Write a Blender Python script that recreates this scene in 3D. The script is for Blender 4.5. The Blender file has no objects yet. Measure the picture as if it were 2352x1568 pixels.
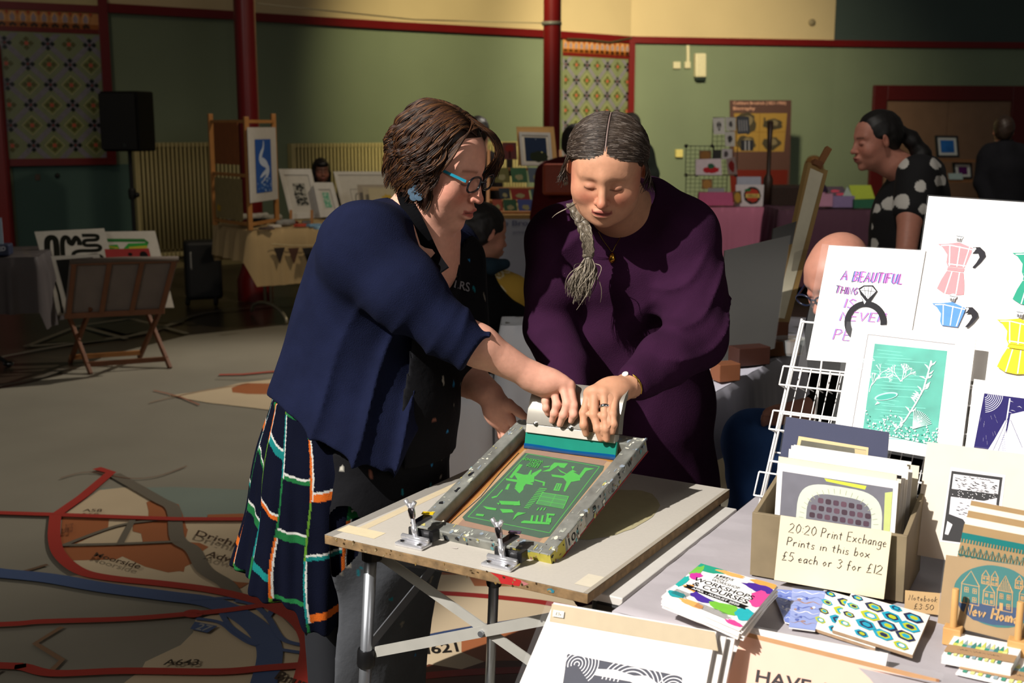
import bpy, bmesh, math, random
import numpy as np
from mathutils import Vector, Matrix
random.seed(7); np.random.seed(7)
SC = bpy.context.scene; COL = SC.collection
# ---------------- camera, world, lights, exposure ----------------
FPX, HOR, CH = 2700.0, 290.0, 1.52
TILT = math.atan((784-HOR)/FPX)
cd = bpy.data.cameras.new('camera'); cam = bpy.data.objects.new('camera', cd); COL.objects.link(cam)
cd.sensor_width = 36; cd.lens = 36*FPX/2352; cd.clip_start = .05; cd.clip_end = 80
cam.location = (0, 0, CH); cam.rotation_euler = (math.pi/2-TILT, 0, 0); SC.camera = cam
cd.dof.use_dof = True; cd.dof.focus_distance = 2.45; cd.dof.aperture_fstop = 6.0
w = bpy.data.worlds.new('world'); SC.world = w; w.use_nodes = True
w.node_tree.nodes['Background'].inputs[0].default_value = (1.0, .93, .82, 1)
w.node_tree.nodes['Background'].inputs[1].default_value = .05
vs = SC.view_settings; vs.view_transform = 'Standard'; vs.look = 'None'; vs.gamma = 1; vs.use_curve_mapping = False
vs.exposure = 0.0
def lamp(name, kind, loc, target, power, color=(1,1,1), **kw):
    ld = bpy.data.lights.new(name, kind); ld.energy = power; ld.color = color
    for k, v in kw.items(): setattr(ld, k, v)
    o = bpy.data.objects.new(name, ld); COL.objects.link(o); o.location = loc
    o.rotation_euler = (Vector(target)-Vector(loc)).to_track_quat('-Z', 'Y').to_euler()
    return o
SUNDIR = Vector((.64, .47, -.66)).normalized(); CEN = Vector((.42, 2.15, .9))
# sunshine coming through a high window falls on the press and the near table
lamp('window_sun', 'SPOT', CEN-SUNDIR*7.0, CEN, 3950, (1,.955,.90), spot_size=math.radians(25), spot_blend=.3, shadow_soft_size=.035)
# daylight from the window side of the hall
lamp('window_daylight', 'AREA', (-3.4, -1.0, 4.2), (0, 3.0, .9), 62, (1,.95,.88), shape='RECTANGLE', size=2.2, size_y=1.6)
lamp('face_fill_right', 'AREA', (2.4, -1.6, 2.9), (-.1, 3.0, 1.0), 30, (1,.95,.9), shape='RECTANGLE', size=1.6, size_y=1.6)  # added soft fill from the right, lifts the first printer's face; no window there
# second sun patch through the far window, on the left of the map floor
lamp('floor_sun', 'SPOT', (3.6, 11.0, 6.5), (-2.0, 6.2, 0), 2600, (1,.92,.8), spot_size=math.radians(30), spot_blend=.8, shadow_soft_size=.06)
# warm picture lights washing the round wall
lamp('wall_wash', 'SPOT', (2.0, 11.8, 4.2), (2.3, 17.2, 1.9), 1450, (1,.87,.56), spot_size=math.radians(72), spot_blend=1.0, shadow_soft_size=.15)
lamp('wall_wash_middle', 'SPOT', (-.4, 10.8, 4.2), (-.3, 15.1, 1.8), 800, (1,.87,.5), spot_size=math.radians(66), spot_blend=1.0, shadow_soft_size=.15)
lamp('wall_wash_left', 'SPOT', (-4.0, 8.5, 4.5), (-4.6, 12.0, 2.2), 40, (1,.8,.5), spot_size=math.radians(80), spot_blend=1.0, shadow_soft_size=.15)
lamp('wall_wash_right', 'SPOT', (4.5, 10.5, 4.5), (5.6, 16, 1.2), 120, (.95,1,.92), spot_size=math.radians(85), spot_blend=1.0, shadow_soft_size=.15)
lamp('visitor_fill', 'SPOT', (.2, 3.2, 4.6), (1.75, 5.3, 1.3), 170, (1,.93,.85), spot_size=math.radians(34), spot_blend=1.0, shadow_soft_size=.12)  # added fill spot to brighten the dotted visitor and the bald sitter
lamp('stall_fill_right', 'SPOT', (2.6, 6.6, 4.6), (2.7, 9.6, .9), 520, (1,.86,.72), spot_size=math.radians(70), spot_blend=1.0, shadow_soft_size=.1)  # added fill spot, lifts the dark stalls at the right back
lamp('stall_light', 'SPOT', (.6, 7.5, 4.6), (-1.3, 9.6, .8), 260, (1,.83,.6), spot_size=math.radians(75), spot_blend=1.0, shadow_soft_size=.1)

# ---------------- geometry helpers ----------------
FW = Vector((0, math.cos(TILT), -math.sin(TILT))); UP = Vector((0, math.sin(TILT), math.cos(TILT)))
def ray(px, py): return FW*FPX + Vector((px-1176, 0, 0)) + UP*(784-py)
def W(px, py, y=None, z=None):
    r = ray(px, py)
    s = (y/r.y) if y is not None else ((z-CH)/r.z)
    return Vector((0, 0, CH)) + r*s
class Plane:
    def __init__(s, p, yaw, lean):   # yaw: direction of the horizontal edge in degrees, lean: how far the top tips back
        a = math.radians(yaw); s.p = Vector(p); s.U = Vector((math.cos(a), math.sin(a), 0))
        b = math.radians(lean); back = Vector((-math.sin(a), math.cos(a), 0))
        s.V = (Vector((0, 0, 1))*math.cos(b) + back*math.sin(b)); s.N = s.U.cross(s.V).normalized()  # N faces the viewer
    def at(s, px, py, off=0):
        r = ray(px, py); o = Vector((0, 0, CH)); q = s.p + s.N*off
        return o + r*((q-o).dot(s.N)/r.dot(s.N))
def lin(c):
    if isinstance(c, str):
        c = c.lstrip('#'); c = [int(c[i:i+2], 16)/255 for i in (0, 2, 4)]
    return tuple(((x/12.92) if x <= .04045 else ((x+.055)/1.055)**2.4) for x in c[:3])
MATS = {}
def mat(c='#888888', rough=.6, metal=0, var=.08, scale=30, bump=0, trans=0, alpha=1, sss=0, coat=0, spec=.5, attr=None, sheen=0, ior=1.45, emit=0, bscale=None):
    key = (str(c), rough, metal, var, scale, bump, trans, alpha, sss, coat, spec, attr, sheen, ior, emit, bscale)
    if key in MATS: return MATS[key]
    m = bpy.data.materials.new('mat_%d' % len(MATS)); m.use_nodes = True; nt = m.node_tree; n = nt.nodes; l = nt.links
    b = n['Principled BSDF']; b.inputs['Roughness'].default_value = rough; b.inputs['Metallic'].default_value = metal
    b.inputs['Transmission Weight'].default_value = trans; b.inputs['Alpha'].default_value = alpha
    b.inputs['Specular IOR Level'].default_value = spec; b.inputs['IOR'].default_value = ior
    if sss: b.inputs['Subsurface Weight'].default_value = sss; b.inputs['Subsurface Radius'].default_value = (.0035, .0014, .0009); b.inputs['Subsurface Scale'].default_value = 1
    if coat: b.inputs['Coat Weight'].default_value = coat
    if sheen: b.inputs['Sheen Weight'].default_value = sheen
    tc = n.new('ShaderNodeTexCoord'); nz = n.new('ShaderNodeTexNoise'); nz.inputs['Scale'].default_value = scale; nz.inputs['Detail'].default_value = 4
    l.new(tc.outputs['Object'], nz.inputs['Vector'])
    mx = n.new('ShaderNodeMix'); mx.data_type = 'RGBA'; mx.blend_type = 'MULTIPLY'; mx.inputs[0].default_value = 1
    rp = n.new('ShaderNodeValToRGB'); l.new(nz.outputs['Fac'], rp.inputs[0])
    rp.color_ramp.elements[0].position = .3; rp.color_ramp.elements[1].position = .7
    rp.color_ramp.elements[0].color = (1-var,)*3+(1,); rp.color_ramp.elements[1].color = (1, 1, 1, 1)
    if attr:
        at = n.new('ShaderNodeAttribute'); at.attribute_name = attr; l.new(at.outputs['Color'], mx.inputs[6])
    else: mx.inputs[6].default_value = lin(c)+(1,)
    l.new(rp.outputs[0], mx.inputs[7]); l.new(mx.outputs[2], b.inputs['Base Color'])
    if bump:
        bp = n.new('ShaderNodeBump'); bp.inputs['Strength'].default_value = bump; bp.inputs['Distance'].default_value = .004
        if bscale:
            n2 = n.new('ShaderNodeTexNoise'); n2.inputs['Scale'].default_value = bscale; n2.inputs['Detail'].default_value = 3; l.new(tc.outputs['Object'], n2.inputs['Vector'])
            l.new(n2.outputs['Fac'], bp.inputs['Height'])
        else: l.new(nz.outputs['Fac'], bp.inputs['Height'])
        l.new(bp.outputs[0], b.inputs['Normal'])
    if emit: b.inputs['Emission Color'].default_value = lin(c)+(1,); b.inputs['Emission Strength'].default_value = emit
    MATS[key] = m
    return m
def link(name, me, mats, parent=None, smooth=False):
    o = bpy.data.objects.new(name, me); COL.objects.link(o)
    for m in (mats if isinstance(mats, (list, tuple)) else [mats]): me.materials.append(m)
    if smooth: me.polygons.foreach_set('use_smooth', [True]*len(me.polygons))
    if parent is not None:
        o.parent = parent; o.matrix_parent_inverse = Matrix.Translation(-parent.location) if parent.type == 'EMPTY' else Matrix.Identity(4)
    return o
def tag(o, label=None, cat=None, group=None, kind=None):
    if label: o['label'] = label
    if cat: o['category'] = cat
    if group: o['group'] = group
    if kind: o['kind'] = kind
    return o
def thing(name, label, cat, loc, group=None):
    o = bpy.data.objects.new(name, None); COL.objects.link(o); o.location = loc; o.empty_display_size = .05
    return tag(o, label, cat, group)
class MB:
    def __init__(s): s.v = []; s.f = []; s.m = []; s.cm = 0
    def add(s, vs, fs):
        n = len(s.v); s.v += [tuple(v) for v in vs]; s.f += [tuple(i+n for i in f) for f in fs]; s.m += [s.cm]*len(fs); return s
    def hexa(s, c8):  # bottom 4 then top 4
        return s.add(c8, [(3,2,1,0), (4,5,6,7), (0,1,5,4), (1,2,6,5), (2,3,7,6), (3,0,4,7)])
    def box(s, c, dx, dy, dz, yaw=0, base=False):   # dx,dy,dz full sizes
        a = math.radians(yaw); ux = Vector((math.cos(a), math.sin(a), 0))*dx/2; uy = Vector((-math.sin(a), math.cos(a), 0))*dy/2
        c = Vector(c); z0 = 0 if base else -dz/2; z1 = z0+dz
        q = [c-ux-uy, c+ux-uy, c+ux+uy, c-ux+uy]
        return s.hexa([p+Vector((0, 0, z0)) for p in q]+[p+Vector((0, 0, z1)) for p in q])
    def slab(s, q, n, t):   # quad q (4 points), thickened by t along -n
        n = Vector(n).normalized()*t; q = [Vector(p) for p in q]
        return s.hexa([p-n for p in q]+q)
    def bar(s, a, b, w, h, upv=(0, 0, 1)):
        a = Vector(a); b = Vector(b); d = (b-a).normalized(); x = d.cross(Vector(upv))
        if x.length < 1e-4: x = d.cross(Vector((1, 0, 0)))
        x.normalize(); y = x.cross(d).normalized(); x = x*w/2; y = y*h/2
        return s.hexa([a-x-y, a+x-y, b+x-y, b-x-y, a-x+y, a+x+y, b+x+y, b-x+y])
    def tube(s, pts, r, seg=8, caps=True):
        pts = [Vector(p) for p in pts]; rs = r if isinstance(r, (list, tuple)) else [r]*len(pts)
        d0 = (pts[1]-pts[0]).normalized(); x = d0.orthogonal().normalized(); V = []; F = []
        for i, p in enumerate(pts):
            d = (pts[min(i+1, len(pts)-1)]-pts[max(i-1, 0)]).normalized()
            x = (x-d*x.dot(d)); x = x.normalized() if x.length > 1e-6 else d.orthogonal().normalized(); y = d.cross(x)
            for k in range(seg):
                a = 2*math.pi*k/seg; V.append(p+(x*math.cos(a)+y*math.sin(a))*rs[i])
        for i in range(len(pts)-1):
            for k in range(seg): F.append((i*seg+k, i*seg+(k+1) % seg, (i+1)*seg+(k+1) % seg, (i+1)*seg+k))
        if caps: F.append(tuple(range(seg))[::-1]); F.append(tuple((len(pts)-1)*seg+k for k in range(seg)))
        return s.add(V, F)
    def lathe(s, c, prof, seg=20, axis=(0, 0, 1)):   # prof: (r, h)
        ax = Vector(axis).normalized(); x = ax.orthogonal().normalized(); y = ax.cross(x); c = Vector(c); V = []; F = []
        for r, h in prof:
            for k in range(seg):
                a = 2*math.pi*k/seg; V.append(c+ax*h+(x*math.cos(a)+y*math.sin(a))*max(r, 1e-5))
        n = len(prof)
        for i in range(n-1):
            for k in range(seg): F.append((i*seg+k, i*seg+(k+1) % seg, (i+1)*seg+(k+1) % seg, (i+1)*seg+k))
        F.append(tuple(range(seg))[::-1]); F.append(tuple((n-1)*seg+k for k in range(seg)))
        return s.add(V, F)
    def ball(s, c, r, seg=14, rings=9):
        rr = r if isinstance(r, (tuple, list)) else (r, r, r); c = Vector(c); V = []; F = []
        for i in range(rings+1):
            t = math.pi*i/rings
            for k in range(seg):
                a = 2*math.pi*k/seg; V.append(c+Vector((rr[0]*math.sin(t)*math.cos(a)+1e-6*i, rr[1]*math.sin(t)*math.sin(a), rr[2]*math.cos(t))))
        for i in range(rings):
            for k in range(seg): F.append((i*seg+k, (i+1)*seg+k, (i+1)*seg+(k+1) % seg, i*seg+(k+1) % seg))
        return s.add(V, F)
    def build(s, name, mats, parent=None, smooth=False, bevel=0, auto=None):
        me = bpy.data.meshes.new(name); me.from_pydata(s.v, [], s.f); me.update()
        o = link(name, me, mats, parent, smooth or auto)
        if any(s.m): me.polygons.foreach_set('material_index', s.m)
        if auto:
            me.validate(); bm = bmesh.new(); bm.from_mesh(me)
            for e in bm.edges:
                if len(e.link_faces) == 2 and e.calc_face_angle(0) > math.radians(35): e.smooth = False
            bm.to_mesh(me); bm.free()
        if bevel:
            b = o.modifiers.new('bevel', 'BEVEL'); b.width = bevel; b.segments = 2; b.limit_method = 'ANGLE'
        return o
def struct(mb, name, mats, **k): return tag(mb.build(name, mats, **k), kind='structure')
# ---------------- flat artwork on a quad ----------------
_TXT = {}
def text_mesh(s):
    if s in _TXT: return _TXT[s]
    c = bpy.data.curves.new('t', 'FONT'); c.body = s; c.resolution_u = 3; c.offset = .018; o = bpy.data.objects.new('t', c); COL.objects.link(o)
    dg = bpy.context.evaluated_depsgraph_get(); me = o.evaluated_get(dg).to_mesh()
    V = [(v.co.x, v.co.y) for v in me.vertices]; F = [tuple(p.vertices) for p in me.polygons]
    o.evaluated_get(dg).to_mesh_clear(); bpy.data.objects.remove(o); bpy.data.curves.remove(c)
    xs = [v[0] for v in V]; ys = [v[1] for v in V]
    _TXT[s] = ([((x-min(xs))/(max(xs)-min(xs)), (y-min(ys))/(max(ys)-min(ys))) for x, y in V], F)
    return _TXT[s]
GL = {'2': [[(0,.8),(.3,1),(.6,.8),(.5,.5),(0,0),(.7,0)]], '0': [[(.3,1),(.05,.7),(.05,.3),(.3,0),(.6,.3),(.6,.7),(.3,1)]], ':': [[(.1,.2),(.15,.25)],[(.1,.6),(.15,.65)]],
'P': [[(.1,0),(.1,1)],[(.1,1),(.5,.95),(.6,.75),(.4,.5),(.1,.5)]], 'r': [[(.1,0),(.1,.5)],[(.1,.35),(.3,.5),(.4,.45)]], 'i': [[(.1,0),(.1,.5)],[(.1,.7),(.12,.74)]],
'n': [[(.05,0),(.05,.5)],[(.05,.35),(.25,.5),(.4,.4),(.42,0)]], 't': [[(.2,.8),(.2,.1),(.35,0)],[(0,.55),(.4,.55)]], 'E': [[(.55,1),(.05,1),(.05,0),(.55,0)],[(.05,.5),(.45,.5)]],
'x': [[(0,.5),(.45,0)],[(.45,.5),(0,0)]], 'c': [[(.42,.42),(.2,.5),(.03,.25),(.2,0),(.42,.06)]], 'h': [[(.05,1),(.05,0)],[(.05,.35),(.25,.5),(.4,.4),(.42,0)]],
'a': [[(.42,.45),(.2,.5),(.03,.25),(.15,0),(.4,.2)],[(.42,.5),(.42,0)]], 'g': [[(.42,.45),(.2,.5),(.03,.25),(.15,0),(.4,.15)],[(.42,.5),(.42,-.3),(.2,-.42),(0,-.3)]],
'e': [[(.03,.25),(.42,.3),(.25,.5),(.03,.3),(.15,0),(.42,.06)]], 's': [[(.35,.45),(.12,.48),(.08,.3),(.32,.2),(.3,.02),(.02,.03)]], 'b': [[(.05,1),(.05,0)],[(.05,.4),(.3,.5),(.42,.25),(.25,0),(.05,.05)]],
'o': [[(.22,.5),(.03,.25),(.22,0),(.43,.25),(.22,.5)]], 'f': [[(.4,.95),(.22,1),(.15,.8),(.15,-.1)],[(0,.5),(.36,.5)]], '£': [[(.55,.9),(.35,1),(.2,.8),(.25,.3),(.05,0),(.6,.03)],[(.05,.5),(.45,.5)]],
'5': [[(.55,1),(.15,1),(.1,.55),(.4,.6),(.55,.3),(.3,0),(.05,.08)]], '3': [[(.05,.9),(.3,1),(.5,.8),(.25,.55),(.52,.3),(.3,0),(.03,.1)]], '1': [[(.1,1),(.1,0)]],
'N': [[(.05,0),(.05,1),(.6,0),(.6,1)]], 'k': [[(.05,1),(.05,0)],[(.4,.55),(.05,.25),(.42,0)]], '.': [[(.1,.3),(.15,.34)]], 'w': [[(0,.5),(.15,0),(.3,.4),(.45,0),(.6,.5)]],
'H': [[(.05,0),(.05,1)],[(.6,0),(.6,1)],[(.05,.5),(.6,.5)]], 'm': [[(.05,0),(.05,.5)],[(.05,.38),(.2,.5),(.3,.4),(.3,0)],[(.3,.38),(.48,.5),(.58,.4),(.6,0)]],
'A': [[(0,0),(.3,1),(.6,0)],[(.12,.38),(.5,.38)]], 'B': [[(.05,0),(.05,1),(.45,.95),(.5,.7),(.05,.55),(.55,.4),(.5,.08),(.05,0)]], 'U': [[(.05,1),(.08,.15),(.3,0),(.52,.15),(.55,1)]],
'T': [[(0,1),(.6,1)],[(.3,1),(.3,0)]], 'I': [[(.1,0),(.1,1)]], 'F': [[(.05,0),(.05,1),(.55,1)],[(.05,.55),(.45,.55)]], 'L': [[(.05,1),(.05,0),(.5,0)]],
'G': [[(.55,.85),(.3,1),(.03,.5),(.3,0),(.55,.2),(.55,.45),(.35,.45)]], 'S': [[(.5,.85),(.25,1),(.05,.75),(.5,.3),(.25,0),(0,.12)]], 'V': [[(0,1),(.3,0),(.6,1)]], 'R': [[(.05,0),(.05,1),(.5,.95),(.5,.6),(.05,.5),(.55,0)]]}
class Art:
    def __init__(s, quad, n, off=.0004, step=.00012):  # quad: TL, TR, BR, BL
        s.q = [Vector(p) for p in quad]; s.n = Vector(n).normalized(); s.off = off; s.step = step
        s.v = []; s.f = []; s.m = []; s.mats = []; s.L = 0; s.inc = 1
        s.Wd = ((s.q[1]-s.q[0]).length+(s.q[2]-s.q[3]).length)/2; s.Ht = ((s.q[3]-s.q[0]).length+(s.q[2]-s.q[1]).length)/2
    def pt(s, u, v):
        a = s.q[0].lerp(s.q[1], u); b = s.q[3].lerp(s.q[2], u)
        return tuple(a.lerp(b, v)+s.n*(s.off+s.L*s.step))
    def mi(s, c, **k):
        m = mat(c, rough=k.get('rough', .55), metal=k.get('metal', 0), var=k.get('var', .06), scale=k.get('scale', 60), spec=k.get('spec', .12))
        if m not in s.mats: s.mats.append(m)
        return s.mats.index(m)
    def raw(s, V, F, c, **k):
        n = len(s.v); s.v += [s.pt(*p) for p in V]; s.f += [tuple(i+n for i in f) for f in F]; s.m += [s.mi(c, **k)]*len(F); return s
    def poly(s, P, c, **k): s.L += s.inc; return s.raw(P, [tuple(range(len(P)))], c, **k)
    def polys(s, PP, c, **k):
        s.L += s.inc
        for P in PP: s.raw(P, [tuple(range(len(P)))], c, **k)
        return s
    def rect(s, u0, v0, u1, v1, c, **k): return s.poly([(u0,v0),(u1,v0),(u1,v1),(u0,v1)], c, **k)
    def ell(s, u, v, ru, rv, c, n=24, rot=0, jit=0, **k):
        a = s.Wd/s.Ht; P = []
        for i in range(n):
            t = 2*math.pi*i/n; r = 1+jit*(random.random()-.5); x = ru*math.cos(t)*r; y = rv*math.sin(t)*r
            P.append((u+x*math.cos(rot)-y*math.sin(rot)/a, v+x*math.sin(rot)*a+y*math.cos(rot)))
        return s.poly(P, c, **k)
    def stroke(s, P, w, c, taper=False, **k):      # w as a fraction of the width
        s.L += s.inc; s._st(P, w, c, taper, **k); return s
    def strokes(s, PP, w, c, taper=False, **k):
        s.L += s.inc
        for P in PP: s._st(P, w, c, taper, **k)
        return s
    def _st(s, P, w, c, taper=False, **k):
        a = s.Wd/s.Ht; V = []; n = len(P)
        for i in range(n):
            x0, y0 = P[max(i-1, 0)]; x1, y1 = P[min(i+1, n-1)]; dx = (x1-x0); dy = (y1-y0)/a; L = math.hypot(dx, dy) or 1e-9
            ww = w/2*((1-abs(2*i/(n-1)-1)*.85) if taper else 1); nx = -dy/L*ww; ny = dx/L*ww*a
            V += [(P[i][0]+nx, P[i][1]+ny), (P[i][0]-nx, P[i][1]-ny)]
        s.raw(V, [(2*i, 2*i+1, 2*i+3, 2*i+2) for i in range(n-1)], c, **k)
    def ring(s, u, v, ru, rv, w, c, a0=0, a1=360, n=28, **k):
        return s.stroke([(u+ru*math.cos(math.radians(a0+(a1-a0)*i/n)), v+rv*math.sin(math.radians(a0+(a1-a0)*i/n))) for i in range(n+1)], w, c, **k)
    def text(s, t, u0, v0, u1, v1, c, flip=False, dv=0, **k):   # dv: baseline slope
        V, F = text_mesh(t); s.L += s.inc
        if flip: V = [(1-x, 1-y) for x, y in V]
        return s.raw([(u0+(u1-u0)*x, v1+(v0-v1)*y+dv*x) for x, y in V], F, c, **k)
    def hand(s, t, u0, v0, u1, v1, w, c, dv=0, slant=.12, jit=.02, **k):
        x = 0; S = []
        for ch in t:
            if ch == ' ': x += .45; continue
            g = GL.get(ch, GL['o']); wd = max(p[0] for st in g for p in st)
            for st in g: S.append([(x+p[0]+slant*p[1]+random.uniform(-jit, jit), p[1]+random.uniform(-jit, jit)) for p in st])
            x += wd+.2
        return s.strokes([[(u0+(u1-u0)*p[0]/x, v1+(v0-v1)*p[1]+dv*p[0]/x) for p in st] for st in S], w, c, **k)
    def build(s, name, parent=None):
        me = bpy.data.meshes.new(name); me.from_pydata(s.v, [], s.f); me.update()
        o = link(name, me, s.mats, parent); me.polygons.foreach_set('material_index', s.m); return o
def quad_sheet(name, q, n, t, m, parent=None, bevel=0): return MB().slab(q, n, t).build(name, m, parent, bevel=bevel)
# ================= the setting: floor, round wall, trims, columns =================
RED = mat('#6a0f10', .35, var=.15, scale=3); GREEN = mat('#76826a', .8, var=.1, scale=1.2, bump=.05); TEAL = mat('#54706a', .8, var=.1, scale=1.2)
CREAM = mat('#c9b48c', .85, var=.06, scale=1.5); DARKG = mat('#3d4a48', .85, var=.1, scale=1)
# ---- floor with the printed map ----
fm = MB(); FM = []
def fmi(m):
    if m not in FM: FM.append(m)
    return FM.index(m)
fm.cm = fmi(mat('#3a3228', .28, var=.25, scale=2.2)); fm.add([(-14, -3, 0), (14, -3, 0), (14, 24, 0), (-14, 24, 0)], [(0, 1, 2, 3)])
FL = [0]
def fpt(p): q = W(p[0], p[1], z=0); return Vector((q.x, q.y, 0))
def fpoly(P, c, crop=True, rough=.42):
    FL[0] += 1
    if crop: P = [(x/2.0963, 820+y/2.0963) for x, y in P]
    fm.cm = fmi(mat(c, rough, var=.14, scale=1.7)); fm.add([fpt(p)+Vector((0, 0, FL[0]*.00025)) for p in P], [tuple(range(len(P)))])
def smooth(P, n=5):
    out = []
    for i in range(len(P)-1):
        p0 = P[max(i-1, 0)]; p1 = P[i]; p2 = P[i+1]; p3 = P[min(i+2, len(P)-1)]
        for k in range(n):
            t = k/n; out.append(tuple(.5*((2*p1[j])+(-p0[j]+p2[j])*t+(2*p0[j]-5*p1[j]+4*p2[j]-p3[j])*t*t+(-p0[j]+3*p1[j]-3*p2[j]+p3[j])*t**3) for j in range(len(p1))))
    return out+[tuple(P[-1])]
def road(P, w, c, crop=True, sm=True):
    FL[0] += 1
    if crop: P = [(x/2.0963, 820+y/2.0963) for x, y in P]
    if sm: P = smooth(P)
    Q = [fpt(p) for p in P]; V = []
    for i, p in enumerate(Q):
        d = (Q[min(i+1, len(Q)-1)]-Q[max(i-1, 0)]).normalized(); n = Vector((-d.y, d.x, 0))*w/2; z = Vector((0, 0, FL[0]*.00025)); V += [p+n+z, p-n+z]
    fm.cm = fmi(mat(c, .42, var=.14, scale=1.7)); fm.add(V, [(2*i, 2*i+1, 2*i+3, 2*i+2) for i in range(len(Q)-1)])
def ftext(t, q, c, crop=True):   # q: TL TR BR BL
    FL[0] += 1
    if crop: q = [(x/2.0963, 820+y/2.0963) for x, y in q]
    Q = [fpt(p) for p in q]; V, F = text_mesh(t); fm.cm = fmi(mat(c, .42, var=.14, scale=1.7))
    fm.add([Q[3].lerp(Q[2], x).lerp(Q[0].lerp(Q[1], x), y)+Vector((0, 0, FL[0]*.00025)) for x, y in V], F)
MG, MC, MO, MR, MBL, MGR, MT = '#8b8577', '#cdb898', '#a5623c', '#a8342c', '#475a80', '#6f675a', '#7f8a80'
fpoly([(-500, 980), (0, 893), (140, 862), (250, 815), (430, 770), (700, 741), (1160, 733), (1700, 735), (2500, 760), (3600, 900), (3000, 2600), (-800, 2600)], MG, crop=False)
fpoly([(470, 632), (840, 625), (1230, 640), (1230, 800), (850, 790), (700, 700)], MT)
fpoly([(300, 765), (480, 640), (620, 625), (700, 660), (730, 700), (720, 770), (1260, 785), (1260, 1150), (1100, 1150), (700, 1110), (420, 1060), (300, 980)], MC)
fpoly([(290, 1060), (420, 1045), (900, 1120), (1300, 1190), (1310, 1215), (860, 1160), (300, 1075)], MC)
fpoly([(300, 775), (525, 780), (520, 830), (330, 915), (870, 890), (870, 1030), (810, 1038), (700, 1010), (590, 960), (560, 975), (325, 980), (290, 900)], MO)
fpoly([(715, 780), (715, 740), (705, 700), (730, 690), (760, 680), (860, 710), (880, 760), (900, 830), (870, 890), (960, 895), (1005, 915), (960, 945), (990, 965), (890, 1010), (885, 1035), (860, 1030), (840, 890), (700, 880)], MO)
fpoly([(640, 770), (860, 760), (870, 890), (690, 900), (680, 850), (640, 840)], MO)
fpoly([(875, 815), (905, 830), (890, 890), (870, 880)], MO); fpoly([(1000, 760), (1170, 755), (1200, 785), (1000, 780)], MO); fpoly([(1165, 800), (1260, 790), (1260, 840), (1180, 820)], MO)
fpoly([(1050, 1060), (1140, 1085), (1200, 1090), (1160, 1115), (1080, 1100)], MO)
fpoly([(940, 1270), (1100, 1220), (1310, 1205), (1480, 1380), (1500, 1568), (1200, 1600), (560, 1600), (680, 1510), (700, 1470), (870, 1390), (930, 1330)], MC)
fpoly([(1480, 1500), (1900, 1500), (1900, 1620), (1440, 1620)], MO)
fpoly([(810, 187), (900, 176), (1060, 150), (1150, 128), (1340, 104), (1340, 262), (1160, 240), (1000, 222)], MC)
fpoly([(1115, 150), (1180, 128), (1340, 130), (1340, 182), (1190, 180), (1120, 172)], MO)
# beneath the press table
U = lambda P: [(x, y) for x, y in P]
fpoly([(880, 1290), (1300, 1290), (1420, 1400), (1300, 1600), (860, 1620)], MC, crop=False)
fpoly([(900, 1270), (1260, 1300), (1260, 1350), (1090, 1348), (1075, 1322), (1010, 1322), (1000, 1360), (930, 1360), (900, 1330)], MO, crop=False)
fpoly([(1060, 1455), (1250, 1440), (1250, 1540), (1130, 1530), (1060, 1500)], MO, crop=False)
fpoly([(940, 1550), (985, 1528), (1060, 1540), (1120, 1520), (1250, 1520), (1250, 1600), (900, 1600)], '#5c3020', crop=False)
road([(880, 1372), (1000, 1364), (1240, 1385), (1400, 1420)], .035, '#93211d', crop=False)
road([(930, 1560), (1060, 1548), (1240, 1540)], .04, '#93211d', crop=False)
road([(930, 1482), (1060, 1455), (1240, 1425), (1400, 1390)], .06, '#33456b', crop=False)
ftext('M621', [(952, 1484), (1048, 1478), (1054, 1500), (956, 1508)], '#1b1714', crop=False)
road([(-400, 1030), (0, 1055), (230, 1005)], .018, '#6b5340'); road([(550, 570), (760, 690), (835, 740), (855, 880), (930, 935), (985, 1030), (1085, 1095), (1125, 1150)], .055, MGR)
road([(300, 915), (560, 820), (760, 790)], .022, MGR); road([(300, 912), (600, 905), (870, 893)], .022, MGR); road([(640, 790), (580, 905)], .025, MGR)
road([(0, 1530), (-200, 1500)], .03, MGR)
road([(290, 590), (430, 560), (620, 590), (760, 580), (900, 530)], .008, '#7a5a48'); road([(740, 165), (860, 195), (960, 235)], .012, '#9a5a44'); road([(720, 225), (800, 205), (960, 170), (1200, 130)], .01, '#9a7a60')
road([(1040, 108), (1200, 112), (1330, 104)], .01, '#6f675a'); road([(1055, 90), (1170, 88), (1340, 72)], .035, '#b0473c', sm=False)
road([(300, 1310), (170, 1390), (300, 1470), (240, 1530)], .018, '#8a6a50', sm=False)
road([(-900, 1030), (-200, 1030), (0, 1050), (240, 1075), (500, 1120), (800, 1160), (1010, 1190), (1160, 1255), (1260, 1340), (1300, 1450), (1250, 1650)], .075, MBL)
road([(945, 1270), (1060, 1290), (1140, 1350), (1240, 1400), (1480, 1440)], .018, MBL); road([(900, 1180), (1080, 1172), (1200, 1182), (1320, 1212)], .018, MBL)
road([(1130, 1185), (1220, 1205), (1290, 1265), (1350, 1360), (1410, 1390), (1490, 1402)], .02, MBL); road([(1060, 1230), (1110, 1310), (1240, 1400)], .018, MBL); road([(1320, 1220), (1285, 1270)], .02, MBL)
road([(-700, 750), (0, 760), (250, 768), (850, 790), (1270, 790)], .04, MR, sm=False)
road([(268, 770), (262, 880), (290, 965), (380, 1040), (520, 1075), (800, 1105), (1050, 1140), (1310, 1205)], .045, MR)
road([(272, 770), (400, 680), (535, 565), (465, 545)], .045, MR, sm=False)
road([(-900, 1330), (0, 1302), (200, 1288), (600, 1275), (920, 1250), (1100, 1232), (1320, 1200)], .036, MR)
FL[0] += 1; road([(930+35*math.cos(a*.7), 1250+13*math.sin(a*.7)) for a in range(10)], .02, MR)
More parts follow.
